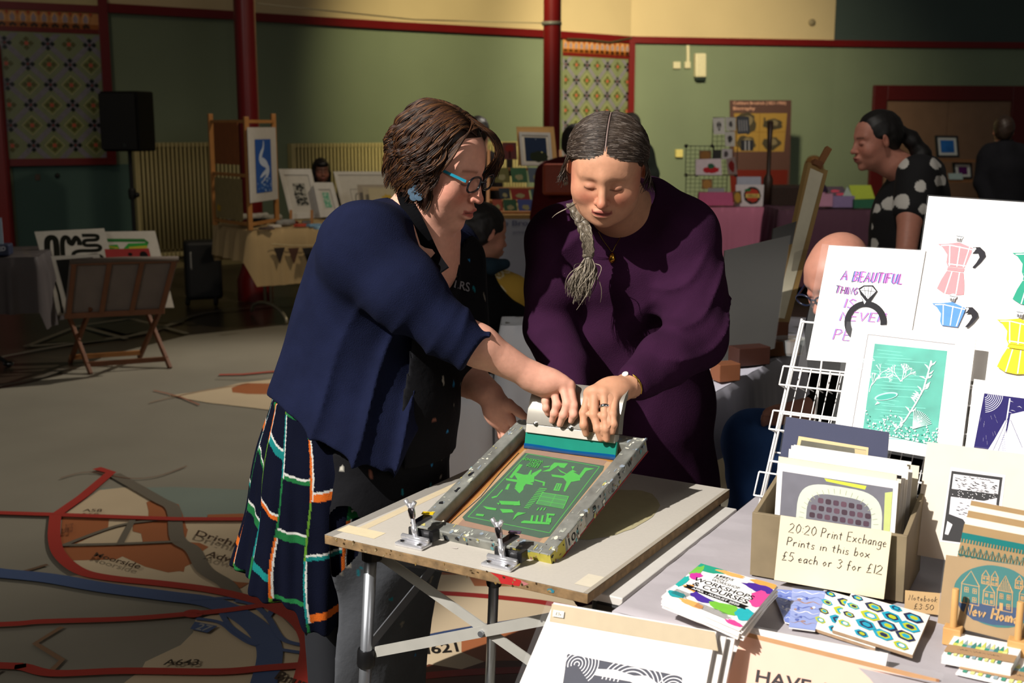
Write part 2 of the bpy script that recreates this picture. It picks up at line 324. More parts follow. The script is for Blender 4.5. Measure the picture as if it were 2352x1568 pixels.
road([(-900, 1470), (0, 1502), (110, 1508), (260, 1540), (600, 1528), (1050, 1532), (1300, 1512), (1600, 1490)], .04, MR)
road([(1310, 1205), (1430, 1270), (1490, 1350), (1500, 1450), (1450, 1650)], .07, MR)
fpoly([(940, 1290), (1048, 1312), (1000, 1345), (916, 1326)], MBL); ftext('27', [(965, 1298), (1030, 1312), (995, 1340), (940, 1328)], '#9a9a98')
ftext('A58', [(405, 745), (495, 745), (490, 760), (397, 758)], '#4c3a2c'); ftext('Moorside', [(465, 955), (690, 1015), (668, 1037), (450, 975)], '#4a3628')
ftext('Drighlington', [(955, 848), (1360, 960), (1330, 1000), (935, 882)], '#4a3628'); ftext('Adwalton', [(1010, 948), (1290, 1020), (1268, 1048), (985, 975)], '#4a3628')
ftext('A643', [(800, 1475), (965, 1475), (955, 1505), (785, 1503)], '#3c3026'); ftext('Bruntcliffe', [(1350, 1530), (1700, 1640), (1660, 1700), (1320, 1570)], '#3c2a22'); ftext('B6135', [(318, 820), (355, 815), (350, 860), (312, 862)], '#70402c')
# inlaid border of the old floor round the map
for P in ([(-100, 845), (130, 800), (330, 770), (470, 722), (700, 700)], [(-100, 905), (60, 880), (150, 850)]): road(P, .05, '#5c564c', crop=False)
for P in ([(60, 800), (180, 752), (300, 735), (420, 742), (300, 775), (180, 790), (60, 800)], [(180, 752), (290, 782)], [(300, 735), (430, 770)]): road(P, .045, '#6a6558', crop=False, sm=False)
fpoly([(110, 790), (185, 760), (245, 783), (180, 793)], '#3a3a2a', crop=False); fpoly([(215, 752), (300, 740), (390, 755), (290, 772)], '#2c2c22', crop=False)
floor = struct(fm, 'floor', FM)
# ---- round wall ----
ZR = 2.66
WP = [(-700, 0), (-300, 5), (0, 18), (240, 29), (540, 46), (590, 50), (900, 68), (1250, 86), (1440, 99), (1900, 107), (2120, 110), (2352, 112), (2800, 116)]
WQ = [W(x, y, z=ZR) for x, y in WP]; WQ = [Vector((q.x, q.y, 0)) for q in WQ]
WQ = [WQ[0]+Vector((-4, -5, 0))]+WQ+[WQ[-1]+Vector((4, -3, 0))]; WP = [(-1500, 0)]+WP+[(3600, 0)]
def wallpt(px):   # plan point of the wall under a pixel column near the rail
    t = (px-1176)/FPX; d = Vector((t, 1, 0))   # bearing at the horizon
    for i in range(len(WQ)-1):
        a, b = WQ[i], WQ[i+1]; e = b-a; det = d.x*(-e.y)+d.y*e.x
        if abs(det) < 1e-9: continue
        s = (a.x*(-e.y)+a.y*e.x)/det; k = (d.x*a.y-d.y*a.x)/det
        if -1e-6 <= k <= 1+1e-6 and s > 0: return d*s, Vector((e.y, -e.x, 0)).normalized()
    raise ValueError(px)
def wpx(px, py):  # a point of the wall seen at this pixel
    q, n = wallpt(px)
    for _ in range(4):
        r = ray(px, py); t = n.dot(q)/n.dot(Vector((r.x, r.y, 0))) ; p = Vector((0, 0, CH))+r*t
        cols = 1176+FPX*p.x/p.y; q, n = wallpt(cols)
    return p, n
def wallstrip(name, pxs, z0, z1, m, off=0, t=.12, kind='structure'):
    mb = MB(); P = [wallpt(x) for x in pxs]; V = []
    for q, n in P: V += [q+n*off+Vector((0, 0, z0)), q+n*off+Vector((0, 0, z1)), q+n*(off-t)+Vector((0, 0, z0)), q+n*(off-t)+Vector((0, 0, z1))]
    F = []
    for i in range(len(P)-1):
        a = 4*i; b = a+4; F += [(a, b, b+1, a+1), (a+2, a+3, b+3, b+2), (a+1, b+1, b+3, a+3), (a, a+2, b+2, b)]
    F += [(0, 1, 3, 2), (len(V)-4, len(V)-2, len(V)-1, len(V)-3)]
    mb.add(V, F); o = mb.build(name, m); return tag(o, kind=kind)
allpx = [p[0] for p in WP[1:-1]]
allpx = [-650]+allpx[1:-1]+[2790]
rng = lambda a, b: [a]+[x for x in allpx if a < x < b]+[b]
wallstrip('wall_back', rng(-650, 2790), 0, ZR, GREEN, 0)
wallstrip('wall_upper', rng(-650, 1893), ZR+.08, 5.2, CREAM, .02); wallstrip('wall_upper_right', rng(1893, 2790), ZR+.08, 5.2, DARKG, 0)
wallstrip('trim_1', rng(262, 2790), ZR, ZR+.09, RED, .06)            # picture rail
wallstrip('trim_2', rng(-650, 262), ZR+.06, ZR+.15, mat('#b8a878', .35, var=.15, scale=6), .05)   # glazed strip over the tiles
wallstrip('trim_3', rng(-650, 262), ZR-.01, ZR+.06, RED, .07)
wallstrip('trim_4', [254, 272], 1.13, ZR+.15, RED, .08); wallstrip('trim_5', [28, 254], 1.13, 1.2, RED, .07)
wallstrip('trim_6', [1434, 1447], 0, ZR+.09, RED, .08); wallstrip('trim_7', [1285, 1436], ZR-.01, ZR+.05, RED, .05)
wallstrip('baseboard_back', rng(52, 1900), 0, .22, mat('#8f8156', .6), .03)
wallstrip('wall_dado_left', rng(40, 318), .22, 1.13, mat('#45605a', .8, var=.1, scale=1.2), .012)
def clipq(P, v0, v1):   # trims a polygon to the panel
    for ax, lim, sg in ((0, 0, 1), (0, 1, -1), (1, v0, 1), (1, v1, -1)):
        out = []
        for i in range(len(P)):
            a, b = P[i], P[(i+1) % len(P)]; ia, ib = (a[ax]-lim)*sg >= 0, (b[ax]-lim)*sg >= 0
            if ia: out.append(a)
            if ia != ib: t = (lim-a[ax])/(b[ax]-a[ax]); out.append((a[0]+(b[0]-a[0])*t, a[1]+(b[1]-a[1])*t))
        P = out
        if len(P) < 3: return []
    return P
def tiles(name, x0, x1, zb, zt, frieze):
    (a, n0), (b, n1) = wallpt(x0), wallpt(x1); n = (n0+n1).normalized(); Wd = (b-a).length; off = n*.035
    q = [a+off+Vector((0, 0, zt)), b+off+Vector((0, 0, zt)), b+off+Vector((0, 0, zb)), a+off+Vector((0, 0, zb))]
    base = MB().slab(q, n, .03).build(name, mat('#7c8462', .25, var=.12, scale=14)); tag(base, kind='structure')
    A = Art(q, n, off=.001, step=.0006); H = zt-zb; p = .2; fv = (.22 if frieze else 0)
    U = lambda u: u/Wd; V = lambda v: v/H
    nx = int(Wd/p)+2; nz = int(H/p)+2; y0 = fv+.1
    dia = lambda u, v, r: [(U(u-r), V(v)), (U(u), V(v-r)), (U(u+r), V(v)), (U(u), V(v+r))]
    def ok(P): return all(-.005 <= x <= 1.005 and V(fv+.02) <= y <= 1.0 for x, y in P)
    band, line, dark, dk2, cross, cen, fl = [], [], [], [], [], [], []
    for i in range(-1, nx+1):
        for j in range(-1, nz+1):
            u = i*p+.06; v = j*p+y0
            if (i+j) % 2 == 0:
                for s, t in ((1, 1), (1, -1)):
                    w_ = .018; P = [(U(u+s*w_-s*.1), V(v-t*w_-t*.1)), (U(u+s*w_+s*.1), V(v-t*w_+t*.1)), (U(u-s*w_+s*.1), V(v+t*w_+t*.1)), (U(u-s*w_-s*.1), V(v+t*w_-t*.1))]
                    P = clipq(P, V(fv+.005), 1); band += [P] if len(P) > 2 else []
                for dx, dy in ((.042, 0), (-.042, 0), (0, .042), (0, -.042)): dark.append(dia(u+dx, v+dy, .026))
                cen.append(dia(u, v, .012))
            else:
                line.append(dia(u, v, .098)); fl.append(dia(u, v, .091))
                for dx, dy in ((.04, 0), (-.04, 0), (0, .04), (0, -.04)): cross.append(dia(u+dx, v+dy, .03))
                dk2.append([(U(u-.018), V(v-.018)), (U(u+.018), V(v-.018)), (U(u+.018), V(v+.018)), (U(u-.018), V(v+.018))])
    f = lambda L: [P for P in L if ok(P)]
    kw = dict(rough=.2, spec=.5, var=.2, scale=25)
    A.polys(band, '#84808a', **kw); A.polys(f(line), '#c2b98c', **kw); A.polys(f(fl), '#7a8452', **kw); A.polys(f(cross), '#5c5c34', **kw); A.polys(f(dk2), '#c05f48', **kw); A.polys(f(dark), '#15201d', **kw); A.polys(f(cen), '#8a3430', **kw)
    if frieze:
        A.rect(0, 0, 1, V(.165), '#c78a52', **kw); A.rect(0, V(.165), 1, V(.21), '#6e2018', **kw); A.rect(0, V(.118), 1, V(.165), '#a05a20', **kw)
        c = .098; k = int(Wd/c)
        for i in range(k+1):
            u = (i+.5)*c
            if u+.04 < Wd:
                A.poly([(U(u-.03), V(.112)), (U(u-.034), V(.06)), (U(u-.02), V(.025)), (U(u), V(.012)), (U(u+.02), V(.025)), (U(u+.034), V(.06)), (U(u+.03), V(.112))], '#e0a468', **kw)
                A.poly([(U(u-.02), V(.108)), (U(u-.024), V(.065)), (U(u), V(.022)), (U(u+.024), V(.065)), (U(u+.02), V(.108))], '#9c8a92', **kw)
                A.polys([dia(u-.02, .145, .018), dia(u+.02, .145, .018), dia(u, .13, .016)], '#3c2412', **kw)
            if 0 < i: A.poly([(U(i*c-.014), V(.01)), (U(i*c+.014), V(.01)), (U(i*c), V(.05))], '#b5442c', **kw)
    o = A.build('tile_pattern', base); return base
tiles('wall_tile_panel_left', 28, 255, 1.2, ZR-.01, True); tiles('wall_tile_panel_left', -330, -5, 1.2, ZR-.01, True)
tiles('wall_tile_panel_middle', 1286, 1434, .3, ZR-.01, True)
# door frame at the far left, double door at the right
def wallbox(mb, x0, x1, z0, z1, off, t):
    (a, n0), (b, n1) = wallpt(x0), wallpt(x1); n = (n0+n1).normalized()
    q = [a+n*off+Vector((0, 0, z1)), b+n*off+Vector((0, 0, z1)), b+n*off+Vector((0, 0, z0)), a+n*off+Vector((0, 0, z0))]
    mb.slab(q, n, t); return q, n
mb = MB(); wallbox(mb, -40, 32, 0, 2.32, .14, .14); wallbox(mb, -120, -35, 2.2, 2.32, .14, .14); d1 = struct(mb, 'door_1', RED, bevel=.03)
mb = MB(); wallbox(mb, -30, 22, 0, 2.24, .17, .03); mb.build('door_moulding', mat('#7a1614', .3), d1, bevel=.01)
dz = W(2100, 195, y=WQ[10].y).z
mb = MB(); wallbox(mb, 1986, 2016, 0, dz, .06, .1); wallbox(mb, 2298, 2345, 0, dz, .06, .1); wallbox(mb, 2016, 2298, dz-.22, dz, .06, .1); d2 = struct(mb, 'door_2', mat('#5a1414', .4, var=.15), bevel=.01)
for a, b in ((2016, 2157), (2158, 2298)):
    mb = MB(); wallbox(mb, a, b, 0, dz-.22, .02, .05); mb.build('door_leaf', mat('#85654f', .55, var=.12, scale=5), d2)
# columns
def column(px, y, r, name, lab):
    p = W(px, 300, y=y); t = thing(name, lab, 'column', (p.x, y, 0))
    MB().lathe((p.x, y, 0), [(r, .35), (r, 4.6)], 28).build('shaft', RED, t, auto=True)
    MB().lathe((p.x, y, 0), [(r*1.7, 0), (r*1.7, .18), (r*1.35, .26), (r*1.05, .34), (r, .36)], 28).build('base', RED, t, auto=True)
    return t
cl = column(572, 10.4, .092, 'iron_column', 'dark red round column behind the wooden print screen on the left')
cr = column(1267, 12.6, .092, 'iron_column', 'dark red round column beside the narrow bright tile panel')
p = W(1267, 54, y=12.6); MB().lathe(p-Vector((0, 0, .018)), [(.1, 0), (.106, .01), (.106, .03), (.1, .036)], 24).build('collar', mat('#9a9a92', .4, metal=.6), cr)
# wire strung between the columns near the top
a = W(590, 8, y=10.4); b = W(1250, 53, y=12.6)
tag(MB().tube([a, a.lerp(b, .5)-Vector((0, 0, .05)), b], .005, 6).build('wire', mat('#9a9078', .5)), 'thin pale wire strung high between the two red columns', 'wire')
cp = [wpx(x, y) for x, y in ((1292, 90), (1340, 92), (1390, 98), (1440, 88))]
tag(MB().tube([q+n*.09 for q, n in cp], .012, 6).build('cable', mat('#3c3a24', .6)), 'loose dark cables looped above the narrow tile panel', 'cable')
# radiators
def radiator(x0, x1, zt, zb, lab):
    (a, n0), (b, n1) = wallpt(x0), wallpt(x1); n = (n0+n1).normalized(); L = (b-a).length; d = (b-a)/L
    t = thing('radiator', lab, 'radiator', (a.x, a.y, 0), 'tall cream column radiators'); RM = mat('#b8aa78', .45, var=.06)
    k = int(L/.046); mb = MB()
    for i in range(k+1):
        p = a+d*(i*.046)
        for o_ in (.06, .13): mb.tube([p+n*o_+Vector((0, 0, zb+.03)), p+n*o_+Vector((0, 0, zt-.03))], .0135, 8)
    mb.build('columns', RM, t, smooth=True)
    for nm, z in (('top_header', zt), ('bottom_header', zb)):
        mb = MB()
        for i in range(k+1): mb.box(a+d*(i*.046)+n*.095+Vector((0, 0, z-.025)), .036, .1, .05, math.degrees(math.atan2(d.y, d.x)))
        mb.bar(a+n*.095+Vector((0, 0, z-.03)), b+n*.095+Vector((0, 0, z-.03)), .04, .03)
        mb.build(nm, RM, t, bevel=.006)
    MB().box(a-d*.03+n*.09+Vector((0, 0, (zt+zb)/2)), .03, .12, zt-zb, math.degrees(math.atan2(d.y, d.x))).build('end_panel', RM, t, bevel=.005)
    MB().lathe(a-d*.02+n*.09+Vector((0, 0, .02)), [(.012, 0), (.012, zb)], 8).build('pipe', RM, t)
    return t
zr = wpx(400, 327)[0].z; zr2 = wpx(700, 329)[0].z
radiator(318, 560, zr, zr-1.16, 'tall cream column radiator behind the black speaker stand')
radiator(672, 1195, zr2, zr2-1.16, 'tall cream column radiator behind the seated dark haired person')
# small fittings on the green wall
def fitting(name, lab, cat, x0, y0, x1, y1, t, m, bev=.006):
    p0, n = wpx(x0, y0); p1, _ = wpx(x1, y0); p2, _ = wpx(x1, y1); p3, _ = wpx(x0, y1)
    o = quad_sheet(name, [p+n*t for p in (p0, p1, p2, p3)], n, t, m, bevel=bev); return tag(o, lab, cat)
IV = mat('#d8cfae', .5)
h = thing('sounder', 'tall cream wall mounted box with dark lower cap', 'wall device', wpx(1605, 183)[0])
p0, n = wpx(1592, 123); c = [wpx(1592, 123)[0], wpx(1617, 123)[0], wpx(1617, 178)[0], wpx(1592, 178)[0]]
quad_sheet('body', [q+n*.1 for q in c], n, .1, IV, h, .02); c = [wpx(1593, 178)[0], wpx(1617, 178)[0], wpx(1615, 186)[0], wpx(1595, 186)[0]]
quad_sheet('lower_cap', [q+n*.085 for q in c], n, .085, mat('#1c2a26', .5), h, .01)
fitting('junction_box', 'small cream square wall box, the left one by the tall device', 'wall box', 1545, 142, 1561, 158, .04, IV)
fitting('junction_box', 'small cream wall box at the foot of the conduit', 'wall box', 1571, 142, 1584, 157, .04, IV)
fitting('conduit', 'short cream vertical conduit under the red picture rail', 'conduit', 1576, 104, 1582, 143, .03, IV, .003)
fitting('thermostat', 'small cream thermostat alone on the green wall', 'thermostat', 1550, 343, 1566, 361, .05, mat('#e0d080', .5))
fitting('socket', 'faint dark wall socket under the left tile panel', 'socket', 80, 400, 92, 414, .02, mat('#5a4a40', .5)); 
tag(MB().ball(wpx(131, 403)[0]+wpx(131, 403)[1]*.02, .025).build('door_stop', mat('#1a1a1a', .5)), 'small dark round knob on the wall under the left tile panel', 'knob')
t = thing('ceiling_pipe_fitting', 'small round grey roundel high on the cream wall', 'roundel', wpx(1862, 52)[0]); MB().lathe(wpx(1862, 52)[0]+wpx(1862, 52)[1]*.02, [(.05, 0), (.05, .03), (.02, .05)], 16, axis=wpx(1862, 52)[1]).build('plate', mat('#8a7c60', .6), t)
# ================= smooth implicit bodies =================
def smin(a, b, k): h = np.clip(.5+.5*(b-a)/k, 0, 1); return b*(1-h)+a*h-k*h*(1-h)
class Field:
    def __init__(s): s.P = []; s.C = []
    def cap(s, a, b, ra, rb, k=.02, sub=False): s.P.append(('c', np.array(a, float), np.array(b, float), ra, rb, k, sub)); return s
    def ball(s, a, r, k=.02, sub=False): return s.cap(a, tuple(np.array(a)+(0, 0, 1e-4)), r, r, k, sub)
    def ell(s, c, r, k=.02, R=None, sub=False): s.P.append(('e', np.array(c, float), np.array(r, float), np.eye(3) if R is None else np.array(R), 0, k, sub)); return s
    def chain(s, pts, rs, k=.02):
        for i in range(len(pts)-1): s.cap(pts[i], pts[i+1], rs[i], rs[i+1], k)
        return s
    def cut(s, p, n, k=.004): s.P.append(('p', np.array(p, float), np.array(n, float)/np.linalg.norm(n), 0, 0, k, True)); return s   # removes the side n points to
    def bump(s, fn): s.C.append(fn); return s
    def merge(s, o, M=None):      # M: 4x4 from local to world, rotation and uniform scale
        for q in o.P:
            if M is None: s.P.append(q); continue
            M_ = np.array(M); sc = np.linalg.norm(M_[:3, 0]); R = M_[:3, :3]/sc; T = lambda v: M_[:3, :3]@v+M_[:3, 3]
            if q[0] == 'c': s.P.append(('c', T(q[1]), T(q[2]), q[3]*sc, q[4]*sc, q[5]*sc, q[6]))
            elif q[0] == 'e': s.P.append(('e', T(q[1]), q[2]*sc, R@q[3], 0, q[5]*sc, q[6]))
            else: s.P.append(('p', T(q[1]), R@q[2], 0, 0, q[5]*sc, q[6]))
        return s
    def grid(s, lo, hi, h):
        lo = np.array(lo, float); n = np.ceil((np.array(hi)-lo)/h).astype(int)+1
        ax = [lo[i]+h*np.arange(n[i]) for i in range(3)]; D = np.full(n, .5, np.float32)
        for q in s.P:
            if q[0] == 'p':
                X, Y, Z = np.meshgrid(*ax, indexing='ij', sparse=True)
                d = (X-q[1][0])*q[2][0]+(Y-q[1][1])*q[2][1]+(Z-q[1][2])*q[2][2]; D = -smin(-D, -d.astype(np.float32), q[5]); continue
            if q[0] == 'c': r = max(q[3], q[4]); bl = np.minimum(q[1], q[2])-r; bh = np.maximum(q[1], q[2])+r
            else: r = max(q[2]); e = np.abs(q[3])@q[2]; bl = q[1]-e; bh = q[1]+e
            mg = q[5]*1.5+h*3; i0 = np.clip(np.floor((bl-mg-lo)/h).astype(int), 0, n); i1 = np.clip(np.ceil((bh+mg-lo)/h).astype(int)+1, 0, n)
            if (i1 <= i0).any(): continue
            sl = tuple(slice(i0[i], i1[i]) for i in range(3)); X, Y, Z = np.meshgrid(*[ax[i][sl[i]] for i in range(3)], indexing='ij')
            if q[0] == 'c':
                ab = q[2]-q[1]; t = np.clip(((X-q[1][0])*ab[0]+(Y-q[1][1])*ab[1]+(Z-q[1][2])*ab[2])/(ab@ab), 0, 1)
                d = np.sqrt((X-q[1][0]-t*ab[0])**2+(Y-q[1][1]-t*ab[1])**2+(Z-q[1][2]-t*ab[2])**2)-(q[3]+(q[4]-q[3])*t)
            else:
                R = q[3]; x = X-q[1][0]; y = Y-q[1][1]; z = Z-q[1][2]
                L = [(x*R[0, i]+y*R[1, i]+z*R[2, i]) for i in range(3)]
                k0 = np.sqrt(sum((L[i]/q[2][i])**2 for i in range(3))); k1 = np.sqrt(sum((L[i]/q[2][i]**2)**2 for i in range(3)))+1e-9; d = k0*(k0-1)/k1
            d = d.astype(np.float32); o = D[sl]
            D[sl] = -smin(-o, d, q[5]) if q[6] else smin(o, d, q[5])
        if s.C:
            X, Y, Z = np.meshgrid(*ax, indexing='ij')
            for f in s.C: D = D+f(X, Y, Z).astype(np.float32)
        return D, lo, h
    def bounds(s, mg=.01):
        lo = np.full(3, 9.); hi = -lo
        for q in s.P:
            if q[6]: continue
            if q[0] == 'c': lo = np.minimum(lo, np.minimum(q[1]-q[3], q[2]-q[4])); hi = np.maximum(hi, np.maximum(q[1]+q[3], q[2]+q[4]))
            else: e = np.abs(q[3])@q[2]; lo = np.minimum(lo, q[1]-e); hi = np.maximum(hi, q[1]+e)
        return lo-mg, hi+mg
    def mesh(s, h, lo=None, hi=None):
        l, g = s.bounds(); lo = l if lo is None else np.maximum(l, lo); hi = g if hi is None else np.minimum(g, hi)
        return nets(*s.grid(lo, hi, h))
def nets(D, lo, h):
    n = D.shape; ins = D < 0; c = np.zeros((n[0]-1, n[1]-1, n[2]-1), np.int8)
    for a in (0, 1):
        for b in (0, 1):
            for d in (0, 1): c += ins[a:n[0]-1+a, b:n[1]-1+b, d:n[2]-1+d]
    act = np.argwhere((c > 0) & (c < 8)); idx = np.full(c.shape, -1, np.int64); idx[tuple(act.T)] = np.arange(len(act))
    S = np.zeros((len(act), 3)); N = np.zeros(len(act)); cor = [(a, b, d) for a in (0, 1) for b in (0, 1) for d in (0, 1)]
    vals = {k: D[act[:, 0]+k[0], act[:, 1]+k[1], act[:, 2]+k[2]] for k in cor}
    for a in cor:
        for ax in range(3):
            if a[ax] == 0:
                b = list(a); b[ax] = 1; b = tuple(b); va, vb = vals[a], vals[b]; m = (va < 0) != (vb < 0)
                t = np.where(m, va/(va-vb+1e-12), 0); p = np.array(a, float)[None]+np.zeros((len(act), 1)); p[:, ax] += t; S[m] += p[m]; N[m] += 1
    V = (act+S/np.maximum(N, 1)[:, None])*h+lo; F = []
    for ax in range(3):
        u, v = [(1, 2), (2, 0), (0, 1)][ax]; A = np.moveaxis(ins, (ax, u, v), (0, 1, 2)); I = np.moveaxis(idx, (ax, u, v), (0, 1, 2))
        s0 = A[:-1, 1:-1, 1:-1]; s1 = A[1:, 1:-1, 1:-1]; e = np.argwhere(s0 != s1)
        if not len(e): continue
        i, j, k = e[:, 0], e[:, 1], e[:, 2]; q = np.stack([I[i, j, k], I[i, j+1, k], I[i, j+1, k+1], I[i, j, k+1]], 1)
        fl = ~s0[i, j, k]; q[fl] = q[fl][:, ::-1]; F.append(q)
    F = np.concatenate(F); F = F[(F >= 0).all(1)]
    return V, F
def npmesh(name, V, F, mats, parent=None, colfn=None, smooth=0):
    me = bpy.data.meshes.new(name); me.vertices.add(len(V)); 
    if smooth:
        E = np.concatenate([F[:, [0, 1]], F[:, [1, 2]], F[:, [2, 3]], F[:, [3, 0]]])
        for _ in range(smooth):
            A = np.zeros_like(V); c = np.zeros(len(V))
            for k in range(3): A[:, k] = np.bincount(E[:, 0], V[E[:, 1], k], len(V))+np.bincount(E[:, 1], V[E[:, 0], k], len(V))
            c = np.bincount(E.ravel(), minlength=len(V)); V = V*.5+.5*A/np.maximum(c, 1)[:, None]
    me.vertices.foreach_set('co', V.astype(np.float32).ravel()); me.loops.add(F.size); me.loops.foreach_set('vertex_index', F.astype(np.int32).ravel())
    me.polygons.add(len(F)); me.polygons.foreach_set('loop_start', (np.arange(len(F))*F.shape[1]).astype(np.int32)); me.update(calc_edges=True); me.validate()
    me.polygons.foreach_set('use_smooth', [True]*len(me.polygons))
    o = link(name, me, mats, parent)
    if colfn is not None:
        c = np.empty(len(me.vertices)*3, np.float32); me.vertices.foreach_get('co', c); c = c.reshape(-1, 3)
        rgb = colfn(c); a = me.color_attributes.new('tint', 'FLOAT_COLOR', 'POINT'); a.data.foreach_set('color', np.concatenate([rgb, np.ones((len(c), 1))], 1).astype(np.float32).ravel())
    return o
def blocks(f, bl):     # several blocks of one field at their own fineness, joined into one connected surface
    VV = []; FF = []; n = 0
    for h, lo, hi in bl:
        V, F = f.mesh(h, lo, hi); VV.append(V); FF.append(F+n); n += len(V)
    V = np.concatenate(VV); F = np.concatenate(FF); lab = np.arange(len(V)); E = np.concatenate([F[:, [0, 1]], F[:, [1, 2]], F[:, [2, 3]], F[:, [3, 0]]])
    while True:
        m = lab.copy(); np.minimum.at(m, E[:, 0], lab[E[:, 1]]); np.minimum.at(m, E[:, 1], lab[E[:, 0]]); m = m[m]; m = m[m]
        if (m == lab).all(): break
        lab = m
    ids, cnt = np.unique(lab, return_counts=True); big = ids[np.argmax(cnt)]; keep = np.isin(lab, ids[cnt > 150]); F = F[keep[F].all(1)]
    con = np.where(lab == big)[0]; rest = [np.where(lab == i)[0] for i in ids if i != big and cnt[ids == i][0] > 150]; X = []
    while rest:      # always link the island that lies nearest to what is already connected
        best = None
        for ri, o in enumerate(rest):
            a = con[::max(1, len(con)//6000)]; b = o[::max(1, len(o)//2500)]
            for q in range(0, len(b), 400):
                d = ((V[b[q:q+400], None]-V[None, a])**2).sum(2); k = np.unravel_index(d.argmin(), d.shape)
                if best is None or d[k] < best[0]: best = (d[k], b[q+k[0]], a[k[1]], ri)
        fo = F[(F == best[1]).any(1)][0]; fm_ = F[(F == best[2]).any(1)][0]; X.append([fo[0], fo[1], fm_[0], fm_[1]])
        con = np.concatenate([con, rest.pop(best[3])])
    if X: F = np.concatenate([F, np.array(X)])
    used = np.unique(F); rm = np.full(len(V), -1); rm[used] = np.arange(len(used)); return V[used], rm[F]
def frame3(fwd, up=(0, 0, 1), roll=0):   # columns: x = the person's left, y = forward, z = up
    f = Vector(fwd).normalized(); u = Vector(up); x = f.cross(u).normalized()*-1; x = -x  # right-handed: x = f x u is the right-hand side
    z = x.cross(f).normalized(); x = f.cross(z).normalized(); M = Matrix((x, f, z)).transposed()
    if roll: M = Matrix.Rotation(math.radians(roll), 3, f) @ M
    return M
def xf(M3, o, sc=1): M = M3.to_4x4(); M = Matrix.Translation(Vector(o)) @ M @ Matrix.Scale(sc, 4); return M
def head_field(open_mouth=.0, nose=1.0, cheek=1.0, jaw=1.0, wx=1.0, ex=.032):
    f = Field(); f.ell((0, -.018, .035), (.076*wx, .097, .087), .02); f.ell((0, .03, -.03), (.062*cheek*wx, .064, .085), .035)
    f.ell((0, .035, -.078), (.048*jaw*wx, .046, .036), .03); f.ball((0, .078, -.106), .017, .022)
    for s in (1, -1):
        f.ell((s*.040*wx, .058, -.036), (.024*cheek, .024, .026), .022); f.cap((0, .083, .028), (s*.045, .066, .026), .012, .010, .015)
    f.ell((0, .042, .052), (.052*wx, .038, .036), .03)
    for s in (1, -1): f.ball((s*ex, .102, .001), .0175, .014, sub=True)
    for s in (1, -1): f.ell((s*ex, .0745, -.001), (.0165, .0155, .0125), .005)
    f.cap((0, .088, .012), (0, .108*nose, -.030), .0075, .0105, .012); f.ball((0, .113*nose, -.034), .0095, .008)
    for s in (1, -1): f.ball((s*.0125, .102, -.037), .0075, .006)
    f.ell((0, .092, -.068), (.026, .014, .02), .012)
    f.ell((0, .1045, -.0625), (.0215, .0065, .0052), .004); f.ell((0, .1015, -.0745-open_mouth), (.0185, .0075, .0062), .004)
    f.cap((-.019, .109, -.0685-open_mouth*.5), (.019, .109, -.0685-open_mouth*.5), .0022+open_mouth*.4, .0022+open_mouth*.4, .003, sub=True)
    for s in (1, -1):
        f.cap((s*.0065, .107, -.0465), (s*.0065, .109, -.046), .003, .003, .003, sub=True)
        R = Matrix.Rotation(s*math.radians(-22), 3, 'Z') @ Matrix.Rotation(math.radians(-12), 3, 'X')
        f.ell((s*.079*wx, -.010, -.004), (.0065, .0175, .031), .006, np.array(R)); f.ell((s*(.079*wx+.009), -.006, .002), (.006, .010, .018), .006, np.array(R), sub=True)
    return f
def squash(f, k):      # a flatter skull: heights scaled by k
    g = Field()
    for q in f.P:
        d = lambda v: np.array((v[0], v[1], v[2]*k))
        g.P.append((q[0], d(q[1]), d(q[2]) if q[0] != 'p' else q[2]) + q[3:])
    return g
def face_paint(M, base, lip, brow, blush, lash='#2a1a14', brows=1, ex=.032):
    Mi = np.array(M.inverted()); b, l, br, bl, la = [np.array(lin(c)) for c in (base, lip, brow, blush, lash)]
    def fn(c):
        p = c@Mi[:3, :3].T+Mi[:3, 3]; x, y, z = np.abs(p[:, 0]), p[:, 1], p[:, 2]; C = np.tile(b, (len(c), 1))
        def mixin(w, col):
            nonlocal C
            w = np.clip(w, 0, 1)[:, None]; C = C*(1-w)+col*w
        mixin(.6*np.exp(-((x-.04)**2/.0006+(z+.035)**2/.0005))*(y > .03), bl); mixin(.55*np.exp(-((x)**2/.0003+(z+.034)**2/.0003))*(y > .09), bl)
        mixin(.5*np.exp(-((x-.079)**2/.0002+(z)**2/.002)), bl)
        mixin((y > .088)*(x < .024)*np.exp(-(np.maximum(np.abs(z+.0685)-.009+x*.22, 0))**2/.000004), l)
        mixin((y > .085)*(x < .021)*np.exp(-((z+.0688)**2)/.0000025)*.8, np.array(lin('#3a1512')))
        mixin(brows*.75*(y > .04)*np.exp(-((z-.0245+(x-.03)**2*4)**2/.000012))*(x > .013)*(x < .05), br)
        mixin(.8*(y > .05)*np.exp(-((z+.0075+(x-ex)**2*-14)**2/.000005))*(x > ex-.014)*(x < ex+.015), la)
        mixin(.35*(y > .05)*np.exp(-(x-ex)**2/.0002-(z-.0)**2/.0002), l)
        return C
    return fn
def fbm(X, Y, Z, f, seed=0):
    r = np.random.RandomState(seed); out = 0
    for i in range(5):
        k = r.normal(size=3)*f; out = out+np.sin(X*k[0]+Y*k[1]+Z*k[2]+r.rand()*6.28+1.3*np.sin(X*k[1]-Y*k[2]+Z*k[0]+r.rand()*6))
    return out/5
SKIN = lambda: mat('attr', .58, var=.1, scale=90, sss=.12, attr='tint', bump=.12, spec=.35)
